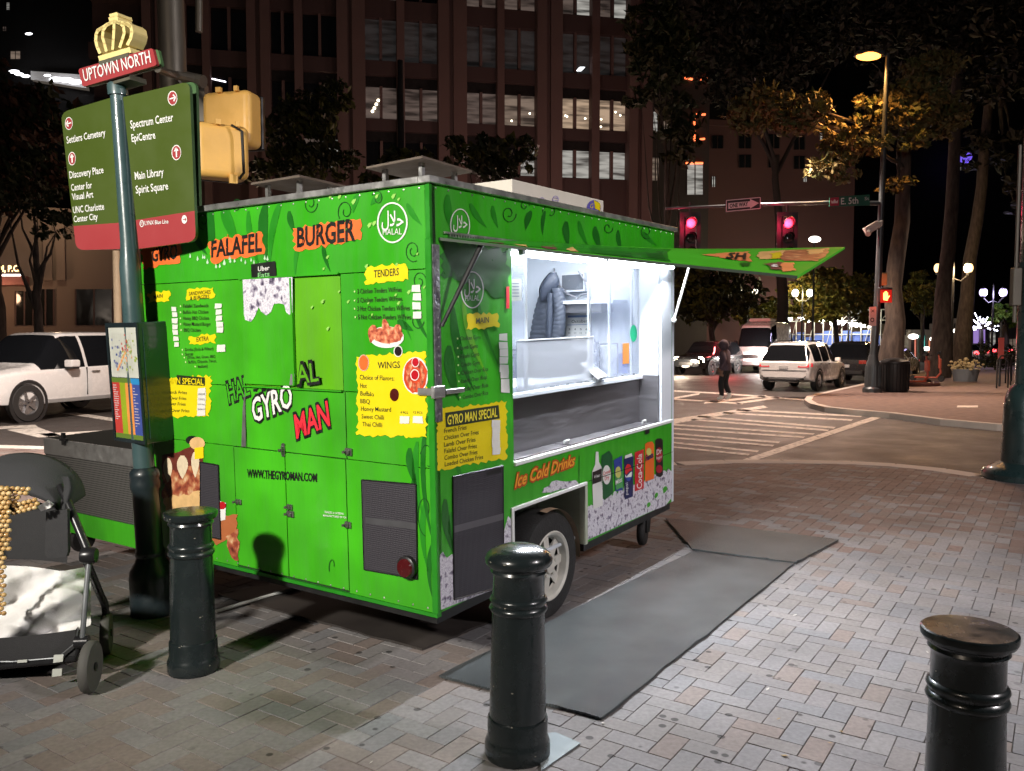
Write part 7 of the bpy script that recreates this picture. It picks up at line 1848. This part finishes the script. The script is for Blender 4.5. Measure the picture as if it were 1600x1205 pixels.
# left-hand trees before the tower
tree('plaza_tree', 'bare dark tree before the lit shop wall on the left', Vector((-738 / F * 33, 33, 0)), 5.2, .22, [cl(58, 335, 33, 62, 46), cl(30, 290, 33, 60, 40), cl(88, 350, 33, 30, 30)], 900, .16, L_dk, 'trees before the tower', seed=14, fork=.3)
tree('plaza_tree', 'large brownish tree crown at the far left above the shop', Vector((-800 / F * 38, 38, 0)), 7, .3, [cl(20, 250, 38, 90, 70), cl(70, 200, 38, 70, 60), cl(0, 160, 38, 70, 60)], 3000, .26, [leafmat('brown_leaf', (.07, .035, .02)), L_dk[0]], 'trees before the tower', seed=15)
tree('plaza_tree', 'slender leafy tree before the tower right of the yellow housings', Vector((-305 / F * 40, 40, 0)), 8, .2, [cl(470, 200, 40, 62, 50), cl(500, 250, 40, 60, 36), cl(430, 262, 40, 50, 30), cl(520, 165, 40, 40, 40)], 3600, .2, L_dk + [L_yl[1]], 'trees before the tower', seed=16)
tree('plaza_tree', 'low leafy tree before the tower above the trailer carton', Vector((-30 / F * 40, 40, 0)), 7, .2, [cl(775, 250, 40, 60, 30), cl(740, 230, 40, 40, 26), cl(815, 240, 40, 30, 30)], 2200, .2, L_dk + [L_yl[1]], 'trees before the tower', seed=17)
tree('plaza_tree', 'dark tree before the right edge of the tower', Vector((240 / F * 44, 44, 0)), 9, .25, [cl(1040, 100, 44, 50, 70), cl(1020, 60, 44, 50, 60), cl(1060, 200, 44, 40, 60), cl(1010, 150, 44, 30, 30)], 3600, .24, L_dk, 'trees before the tower', seed=18)
tree('plaza_tree', 'slim tree with a dark stem before the tower middle', Vector((-170 / F * 36, 36, 0)), 13.5, .26, [cl(632, 255, 36, 50, 20), cl(600, 285, 36, 40, 14), cl(670, 250, 36, 30, 18)], 1200, .2, L_dk + [L_yl[1]], 'trees before the tower', seed=19, trunk_mat=M('dark_bark', (.012, .012, .013), .9), branches=False)

# ---------------------------------------------------------------- the tower
FO = P(870, 530, 58); FO.z = 0
FU = Vector((1, .20, 0)).normalized(); FZ = Vector((0, 0, 1))
FP = Plane(FO, FU, FZ)
def fs(px, py=150): return FP.uv(px, py)[0]
def fz(py, px=800): return FP.uv(px, py)[1]
tower = thing('office_tower', 'dark brick office tower with tall piers and a few lit floors', 'building', loc=FO)
pier_m = M('tower_brick', (0.15, 0.095, 0.085), .85, var=.25, scale=.6, bump=.2, bscale=8)
span_m = M('tower_spandrel', (0.075, 0.045, 0.042), .8, var=.25, scale=.6)
gl_dark = M('tower_glass', (0.010, 0.011, 0.012), .12, var=.3, scale=.5)
def fbox(t, s0, s1, z0, z1, d0, d1, m=0):      # d: depth in front of the facade plane
    a = [FP.at(s, z, d) for z in (z0, z1) for s, d in ((s0, d1), (s1, d1), (s1, d0), (s0, d0))]
    t.hexa([a[0], a[1], a[2], a[3], a[4], a[5], a[6], a[7]], m)
z_top = fz(-60)
xs_w = [(227, 262), (388, 424), (527, 571), (684, 728), (837, 876), (980, 1016)]
xs_n = [(318, 330), (461, 474), (620, 632), (776, 787), (923, 935)]
t = MB(); fbox(t, fs(140), fs(1018), 0, z_top + 26, -14, -1.0); t.build('tower_core', span_m, tower)
for a, b in xs_w:
    s0, s1 = fs(a), fs(b); mid = s0 + (s1 - s0) * .38
    t = MB(); fbox(t, s0, mid, 0, z_top + 26, -1, .55); fbox(t, mid + .28, s1, 0, z_top + 26, -1, .55); fbox(t, mid, mid + .28, 0, z_top + 26, -1, .2); t.build('pier', pier_m, tower)
for a, b in xs_n:
    t = MB(); fbox(t, fs(a), fs(b), 0, z_top + 26, -1, .35); t.build('mullion_pier', pier_m, tower)
rows = [(-60, 15, 'dark'), (43, 108, 'dark'), (146, 196, 'lit'), (229, 274, 'lit2')]
bands = [(15, 43), (108, 130), (196, 214), (274, 345)]
for a, b in bands:
    t = MB(); fbox(t, fs(140), fs(1016), fz(b), fz(a), -1, 0); t.build('spandrel', span_m, tower)
t = MB(); fbox(t, fs(140), fs(1016), fz(146), fz(130), -1, -.35); fbox(t, fs(140), fs(1016), fz(229), fz(214), -1, -.35); t.build('soffit_band', M('soffit_dark', (.012, .01, .01), .9), tower)
def room_mat(name, rgb, strength, seed):
    """lit office seen through glass: pale ceiling, walls and darker furniture, all from noise"""
    if name in MATS: return MATS[name]
    m = bpy.data.materials.new(name); m.use_nodes = True; nt = m.node_tree; b = nt.nodes['Principled BSDF']
    b.inputs['Base Color'].default_value = (.1, .1, .1, 1); b.inputs['Roughness'].default_value = .2
    tc = nt.nodes.new('ShaderNodeTexCoord'); mp = nt.nodes.new('ShaderNodeMapping'); mp.inputs['Location'].default_value = (seed * 3.1, seed, seed * 2); mp.inputs['Scale'].default_value = (.30, .30, 2.2); nt.links.new(tc.outputs['Object'], mp.inputs[0])
    v = nt.nodes.new('ShaderNodeTexNoise'); v.inputs['Scale'].default_value = 1.6; v.inputs['Detail'].default_value = 2; v.inputs['Roughness'].default_value = .5; nt.links.new(mp.outputs[0], v.inputs[0])
    cr = nt.nodes.new('ShaderNodeValToRGB'); e = cr.color_ramp.elements; e[0].position = .34; e[0].color = (*[c * .12 for c in rgb], 1); e[1].position = .62; e[1].color = (*rgb, 1); x = e.new(.47); x.color = (*[c * .55 for c in rgb], 1); x = e.new(.53); x.color = (*[c * .72 for c in rgb], 1)
    nt.links.new(v.outputs['Fac'], cr.inputs[0]); nt.links.new(cr.outputs[0], b.inputs['Emission Color']); b.inputs['Emission Strength'].default_value = strength; MATS[name] = m; return m
rm = {'warm': room_mat('office_warm', (.62, .44, .30), .62, 1), 'warm2': room_mat('office_warm_dim', (.46, .34, .26), .36, 2), 'cool': room_mat('office_pale', (.62, .60, .55), .55, 3), 'dim': room_mat('office_dim', (.26, .19, .16), .34, 4)}
spot_m = E('ceiling_spot', (1, .85, .6), 5); blue_w = E('ceiling_panel', (.9, .95, 1), 5)
gl_soft = room_mat('office_night', (.016, .015, .015), .8, 6)
rw = random.Random(8)
edges = sorted([e for ab in xs_w + xs_n for e in ab])
bays = []
allx = sorted(xs_w + xs_n)
for (a0, a1), (b0, b1) in zip(allx[:-1], allx[1:]): bays.append((a1, b0))
lit = {('lit', 2): 'dim', ('lit', 3): 'dim', ('lit', 4): 'dim'}
for (a, b) in bays:
    s0, s1 = fs(a), fs(b); mid = (s0 + s1) / 2
    for (y0, y1, kind) in rows:
        z0, z1 = fz(y1), fz(y0)
        for k, (u0, u1) in enumerate(((s0, mid - .09), (mid + .09, s1))):
            m = gl_dark
            if kind == 'lit' and a > 560: m = rm['warm'] if a > 870 else (rm['warm2'] if a > 780 else rm['dim'])
            if kind == 'lit' and 360 < a < 400 : m = rm['cool']
            if kind == 'lit2' and a > 870: m = rm['cool']
            if kind == 'lit2' and 780 < a < 870 and k == 1: m = rm['cool']
            if kind == 'lit2' and 720 < a < 780 and k == 0: m = rm['warm2']
            if kind == 'lit2' and 470 < a < 530: m = rm['cool'] if k == 1 else rm['dim']
            if kind == 'dark' and y0 < 0 and a in (571, 728, 787, 876, 935): m = rm['cool'] if (k and a > 800) else rm['dim']
            if kind == 'dark' and y0 > 0 and a > 480: m = gl_soft
            t = MB(); fbox(t, u0, u1, z0, z1, -1, -.45); w_ = t.build('window', m, tower)
            if m in (rm['warm'], rm['warm2']):
                t = MB()
                for q in range(rw.randint(1, 3)):
                    c = FP.at(rw.uniform(u0 + .2, u1 - .2), rw.uniform(z0 + .3, z1 - .5), -.43); t.ball(c, .07, 6, 0, (1, .3, 1), 4)
                t.build('ceiling_spot', spot_m, w_)
        t = MB(); fbox(t, mid - .09, mid + .09, z0, z1, -1, -.1); t.build('mullion', pier_m, tower)
t = MB(); c = [FP.hit(x, y, -.42) for x, y in ((900, 111), (906, 105), (914, 105), (908, 111))]; t.face(c); t.build('ceiling_panel', blue_w, tower)
t = MB()
for x, y in ((582, 174), (585, 169), (588, 163), (591, 157)): t.ball(FP.hit(x, y, -.40), .10, 8, 0, (1, .3, 1), 5)
t.build('ceiling_spot', spot_m, tower)
t = MB(); t.face([FP.hit(x, y, -.40) for x, y in ((417, 122), (420, 122), (420, 160), (417, 160))]); t.face([FP.hit(x, y, -.40) for x, y in ((330, 122), (353, 127), (353, 129), (330, 124))]); t.build('light_strip', E('strip_white', (.95, .9, 1), 4), tower)
t = MB()
for q in range(7): t.tube([FP.hit(505 + q * 3.2, 140, -.4), FP.hit(505 + q * 3.2 + rw.uniform(-1, 1), 139, -.4)], .05, 5)
t.build('ceiling_spot', spot_m, tower)
t = MB(); fbox(t, fs(140), fs(1018), z_top + 25.9, z_top + 27, -14, .6); t.build('parapet', pier_m, tower)
# lower annex to the right, behind the trees, and blocks down the street
def block(name, label, x0, x1, ytop, Y, m, wins=(), depth=10, wm=None):
    a, b = P(x0, 530, Y), P(x1, 530, Y + (x1 - x0) * .012); a.z = b.z = 0
    zt_ = P((x0 + x1) / 2, ytop, Y).z
    d = (b - a).normalized(); n_ = Vector((-d.y, d.x, 0))
    o = thing(name, label, 'building', loc=a)
    t = MB(); t.hexa([a, b, b + n_ * depth, a + n_ * depth] + [p + Vector((0, 0, zt_)) for p in (a, b, b + n_ * depth, a + n_ * depth)]); t.build('wall', m, o)
    t = MB(); up = Vector((0, 0, zt_)); t.hexa([p + up for p in (a - n_ * .25, b - n_ * .25, b + n_ * .4, a + n_ * .4)] + [p + up + Vector((0, 0, .5)) for p in (a - n_ * .25, b - n_ * .25, b + n_ * .4, a + n_ * .4)]); t.build('cornice', m, o)
    pl = Plane(a, d, (0, 0, 1))
    for (u0, v0, u1, v1, wmat) in wins:
        t = MB(); t.prism([pl.hit(x, y, .05) for x, y in ((u0, v0), (u1, v0), (u1, v1), (u0, v1))], -pl.n * .04); w_ = t.build('window', wmat, o)
        t = MB()
        for x in (u0, (u0 + u1) / 2, u1): t.tube([pl.hit(x, v0, .08), pl.hit(x, v1, .08)], .05, 4)
        t.build('window_frame', span_m, w_)
    return o, pl
dim_brick = M('dim_brick', (0.13, 0.06, 0.055), .85, var=.25, scale=.5)
ann, _ = block('brick_block', 'dark red brick block behind the ONE WAY sign', 1096, 1330, 196, 76, dim_brick,
   [(1154, 210, 1174, 232, gl_dark), (1154, 242, 1174, 262, gl_dark), (1200, 210, 1218, 232, gl_dark), (1200, 242, 1218, 262, gl_dark), (1240, 212, 1258, 234, gl_dark), (1240, 244, 1258, 264, gl_dark), (1281, 208, 1290, 218, rm['cool']), (1112, 212, 1130, 232, gl_dark), (1112, 276, 1118, 292, rm['cool']), (1255, 276, 1261, 284, rm['cool'])])
ann2, pl2 = block('brick_block', 'tall dark block with scattered lit panes behind the right edge of the tower', 1014, 1104, -120, 70, M('dark_stone', (.05, .04, .04), .8, var=.2), [(1012, 175, 1028, 206, rm['cool']), (1036, 182, 1054, 208, rm['warm2']), (1018, 246, 1030, 282, rm['warm2']), (1073, 255, 1099, 304, rm['cool']), (1022, 106, 1030, 114, rm['cool']), (1022, 14, 1030, 18, rm['cool']), (1044, 3, 1052, 10, rm['cool']), (1070, 62, 1077, 72, rm['dim'])])
t = MB()
for pts in ([(1085, 179), (1102, 179)], [(1085, 180), (1085, 220)], [(1085, 219), (1101, 217)], [(1072, 255), (1098, 255)], [(1070, 122), (1082, 124)], [(1094, 126), (1106, 121)]): t.tube([pl2.hit(x, y, .15) for x, y in pts], .09, 6)
t.build('neon_tube', E('neon_orange', (1, .16, .04), 2.2), ann2)
block('brick_block', 'black tower block far behind the tree tops at the right', 1300, 1700, -160, 150, M('night_wall', (.02, .018, .02), .85), [(1498, 262, 1502, 266, rm['cool']), (1516, 150, 1519, 154, rm['cool'])], 20)
t = MB(); c = P(1508, 252, 148); 
for i in range(14): t.ball(P(1508 + rw.uniform(-12, 12), 254 + rw.uniform(-12, 8), 147), rw.uniform(.3, .8), 7, 0, (1, .5, 1), 4)
tag(t.build('roof_floodlight', E('violet_flood', (.16, .09, .8), .9), None, smooth=80), 'violet lit cluster high on the far tower block', 'floodlight')
# blocks on the left
night = M('night_stone', (.03, .027, .026), .85, var=.2)
lb, lpl = block('left_block', 'nearly black tower at the upper left with a few lights', -400, 300, -200, 95, night, [(10, 4, 15, 9, rm['cool']), (10, 10, 15, 15, rm['cool']), (16, 80, 32, 92, rm['warm2']), (4, 42, 10, 48, rm['dim']), (300, 10, 340, 30, rm['dim'])], 20)
t = MB(); t.prism([lpl.hit(x, y, 1.5) for x, y in ((48, 111), (130, 117), (135, 138), (48, 124))], -lpl.n * 1.2); t.build('lit_canopy', E('canopy_glow', (.5, .42, .34), .12), lb)
t = MB()
for x, y, r in ((22, 112, .3), (40, 119, .25), (45, 53, .2), (88, 124, .4), (104, 125, .4), (118, 128, .4), (30, 116, .25), (74, 118, .2)): t.ball(lpl.hit(x, y, 2.8), r, 8, 0, (2.2, .6, .7), 5)
t.build('canopy_lamp', E('canopy_bulb', (.95, .95, 1), 3), lb)
shopw = M('shop_stone', (.15, .11, .09), .8, var=.2, scale=.5)
sb_, spl = block('shop_front', 'pale stone shop front with lit sign behind the passing car', -260, 226, 322, 44, shopw, [(24, 455, 52, 508, gl_dark), (58, 452, 84, 508, gl_dark), (118, 452, 176, 508, gl_dark)], 8)
t = MB(); t.prism([spl.hit(x, y, 1.6) for x, y in ((-200, 431), (40, 431), (40, 445), (-200, 446))], -spl.n * 1.5); t.build('canopy', M('canopy_red', (.12, .04, .035), .6), sb_)
t = MB(); t.tube([spl.hit(-60, 430, 1.62), spl.hit(37, 430, 1.62)], .05, 6); t.build('light_strip', E('strip_warm', (1, .85, .8), 7), sb_)
t = MB(); t.text(spl, 'MDI, P.C.', -14, 425, 31, 424, 9.5, off=1.7, bold=.03); t.build('sign_letters', E('sign_warm', (1, .62, .22), 3.2), sb_)
t = MB()
for x in (66, 86): t.prism([spl.hit(a, b, .3) for a, b in ((x, 335), (x + 14, 335), (x + 16, 438), (x + 2, 438))], -spl.n * .25)
t.build('pilaster', shopw, sb_)
lamp('shop_light', spl.hit(78, 345, 3.0), 200, (1, .72, .45), .3); lamp('shop_light', spl.hit(0, 460, 2.5), 160, (1, .6, .35), .3)
# pale post behind the sign pole
pp = Vector(((186 - 800) / F * 20, 20, 0)); t = MB(); t.tube([pp, Vector((pp.x, pp.y, P(186, 392, 20).z))], [.10, .085], 10)
tag(t.build('bare_post', M('pale_post', (.42, .33, .22), .7, var=.2), None, smooth=40), 'pale wooden post standing between the wayfinding sign and the shop', 'post')

# ---------------------------------------------------------------- works fence with string lights
fa_, fb_ = P(1046, 530, 84), P(1392, 530, 70); fa_.z = fb_.z = 0
dF = (fb_ - fa_).normalized(); WF = Plane(fa_, dF, (0, 0, 1))
wf = thing('works_scaffold', 'white lattice scaffold with blue screens and a string of bulbs behind the cars', 'scaffold', loc=fa_)
sc_m = M('scaffold_white', (.55, .54, .48), .5, .2)
lenF = (fb_ - fa_).length
zA = 3.3
t = MB(); n = 26
for i in range(n + 1):
    p = fa_ + dF * (lenF * i / n); t.tube([p, p + Vector((0, 0, zA + .9))], .05, 5)
for z in (.1, 1.1, 2.1, zA, zA + .9): t.tube([fa_ + Vector((0, 0, z)), fb_ + Vector((0, 0, z))], .045, 5)
for i in range(n):
    p, q = fa_ + dF * (lenF * i / n), fa_ + dF * (lenF * (i + 1) / n)
    t.tube([p + Vector((0, 0, zA)), q + Vector((0, 0, zA + .9))], .035, 4)
    if i % 2: t.tube([p, q + Vector((0, 0, zA))], .035, 4)
t.build('lattice', sc_m, wf)
n_F = WF.n
t = MB(); rb = random.Random(6)
for i in range(n):
    if i in (13,): continue
    p, q = fa_ + dF * (lenF * (i + .04) / n), fa_ + dF * (lenF * (i + .96) / n); h_ = rb.uniform(1.7, 2.6)
    t.hexa([p - n_F * .1, q - n_F * .1, q - n_F * .14, p - n_F * .14] + [a + Vector((0, 0, h_)) for a in (p - n_F * .1, q - n_F * .1, q - n_F * .14, p - n_F * .14)])
t.build('screen_panel', M('screen_blue', (.09, .16, .55), .6, var=.35, scale=.6), wf)
t = MB(); bulbs = [(1222, 496), (1235, 498), (1254, 499), (1262, 501), (1283, 502), (1300, 505), (1309, 504), (1318, 505), (1331, 507), (1338, 508), (1346, 508), (1352, 508), (1066, 494), (1098, 496), (1086, 495), (1117, 493), (1150, 497), (1357, 509)]
for x, y in bulbs: t.ball(WF.hit(x, y, .5), .2, 8, 0, (1, 1, 1), 5)
t.tube([WF.hit(x, y - 2, .5) for x, y in sorted(bulbs)], .02, 4)
t.build('string_bulbs', E('bulb_white', (1, .95, .85), 12), wf)
lamp('string_light', WF.hit(1290, 500, 2.5), 900, (1, .9, .7), .5); lamp('string_light', WF.hit(1100, 500, 2.5), 700, (1, .85, .65), .5)
# lit pavilions behind the scaffold and down the pavement
pv_, ppl = block('lit_pavilion', 'pale lit shop row seen through the white scaffold', 1030, 1400, 512, 96, M('pavilion_wall', (.42, .36, .27), .7), [(1048 + 26 * i, 520, 1062 + 26 * i, 552, rm['cool'] if i % 3 else gl_dark) for i in range(13)], 4)
lamp('pavilion_light', ppl.hit(1240, 525, 4), 1600, (1, .85, .6), .5)
kz, kpl = block('street_kiosk', 'kiosk of coloured lit panels beyond the scooters', 1420, 1470, 524, 74, M('kiosk_wall', (.5, .45, .38), .6), [(1424, 530, 1432, 560, E('panel_red', (.8, .16, .08), .7)), (1436, 524, 1446, 552, E('panel_teal', (.05, .55, .45), .8)), (1450, 532, 1458, 556, E('panel_orange', (.9, .25, .10), .7)), (1460, 534, 1467, 562, E('panel_white', (.8, .75, .66), .7))], 3)
block('street_kiosk', 'low row of violet and white lit shop panes beside the right lamp post', 1490, 1640, 505, 88, M('row_wall', (.14, .12, .13), .7), [(1492, 515, 1504, 560, E('panel_blue', (.45, .55, 1), .7)), (1520, 515, 1540, 545, E('panel_violet', (.45, .28, .8), .55)), (1546, 520, 1556, 556, rm['cool']), (1575, 530, 1590, 552, rm['warm2'])], 4)
# slow traffic far down the street
def far_car(px, py, Y, rot, paint, label, lit_):
    b = P(px, py, Y); b.z = ROADZ
    root, X = car('far_car', label, b, rot, paint, sedan_st, (0.85, 3.6), .33)
    for s_ in (-1, 1):
        t = MB(X); t.ball((-.02, s_ * .62, .82), .13, 8, 0, (.5, 1.4, 1), 5); t.build('tail_light', lit_, root)
brake = E('brake_lit', (1, .05, .06), 6)
far_car(1530, 552, 70, R(62), white_car, 'white car with red tail lights beyond the fairy light tree', brake)
far_car(1566, 552, 74, R(60), M('red_paint', (.35, .03, .03), .3, coat=.5), 'red car beyond the bright green tree', brake)
far_car(1511, 560, 62, R(60), white_car, 'white car just right of the third thick trunk', brake)
# hedge on the far pavement
hd0 = Vector((755 / F * 46, 46, 0)); t = MB()
tree('hedge_shrub', 'dark rounded shrub beside the far pavement', hd0, .6, .05, [(hd0 + Vector((0, 0, .75)), (1.5, 1.0, .7))], 900, .1, L_dk, cat='shrub', branches=False, seed=33)

# ---------------------------------------------------------------- unseen lamps, some of them added as fill
lamp('corner_key_light', (-5.0, -2.6, 4.9), KEY_W, (1.0, .95, .86), .26, 'SPOT', spot=42, aim=(-1.35, 4.7, 2.0))     # unseen lamp behind the viewer, cone shaped to keep near ground dark; it throws the bollard's shadow on the wall
lamp('street_or_fill_light', (-4.6, -2.9, 5.2), 400, (1.0, .82, .66), .2)
lamp('street_or_fill_light', (7.5, 0.5, 6.0), FILL_W, (1.0, .92, .925), .3)  # fill light added to brighten the paving and the service side
lamp('street_or_fill_light', (-6.3, 12.2, 6.5), 4600, (1.0, .84, .74), .3, 'SPOT', spot=150, aim=(-7.6, 14, 0))               # added over the carriageway on the left to brighten the passing car
lamp('street_or_fill_light', (8, 13.5, 8), 700, (1.0, .62, .42), .3, 'SPOT', spot=150, aim=(8, 13.5, 0))
lamp('street_or_fill_light', (17, 30, 7.5), 700, (1.0, .7, .5), .3, 'SPOT', spot=150, aim=(17, 30, 0))
lamp('street_or_fill_light', (8.5, 27, 8), 5200, (1.0, .76, .62), .3, 'SPOT', spot=150, aim=(8.5, 27, 0))  # added to brighten the parked cars and the van
lamp('facade_fill_light', (-2, 44, 7), 720, (1.0, .66, .58), .5)  # this and the next two are added to brighten the tower facade
lamp('facade_fill_light', (5, 47, 7), 620, (1.0, .58, .52), .5)
lamp('facade_fill_light', (-13, 42, 7), 300, (1.0, .70, .5), .5)
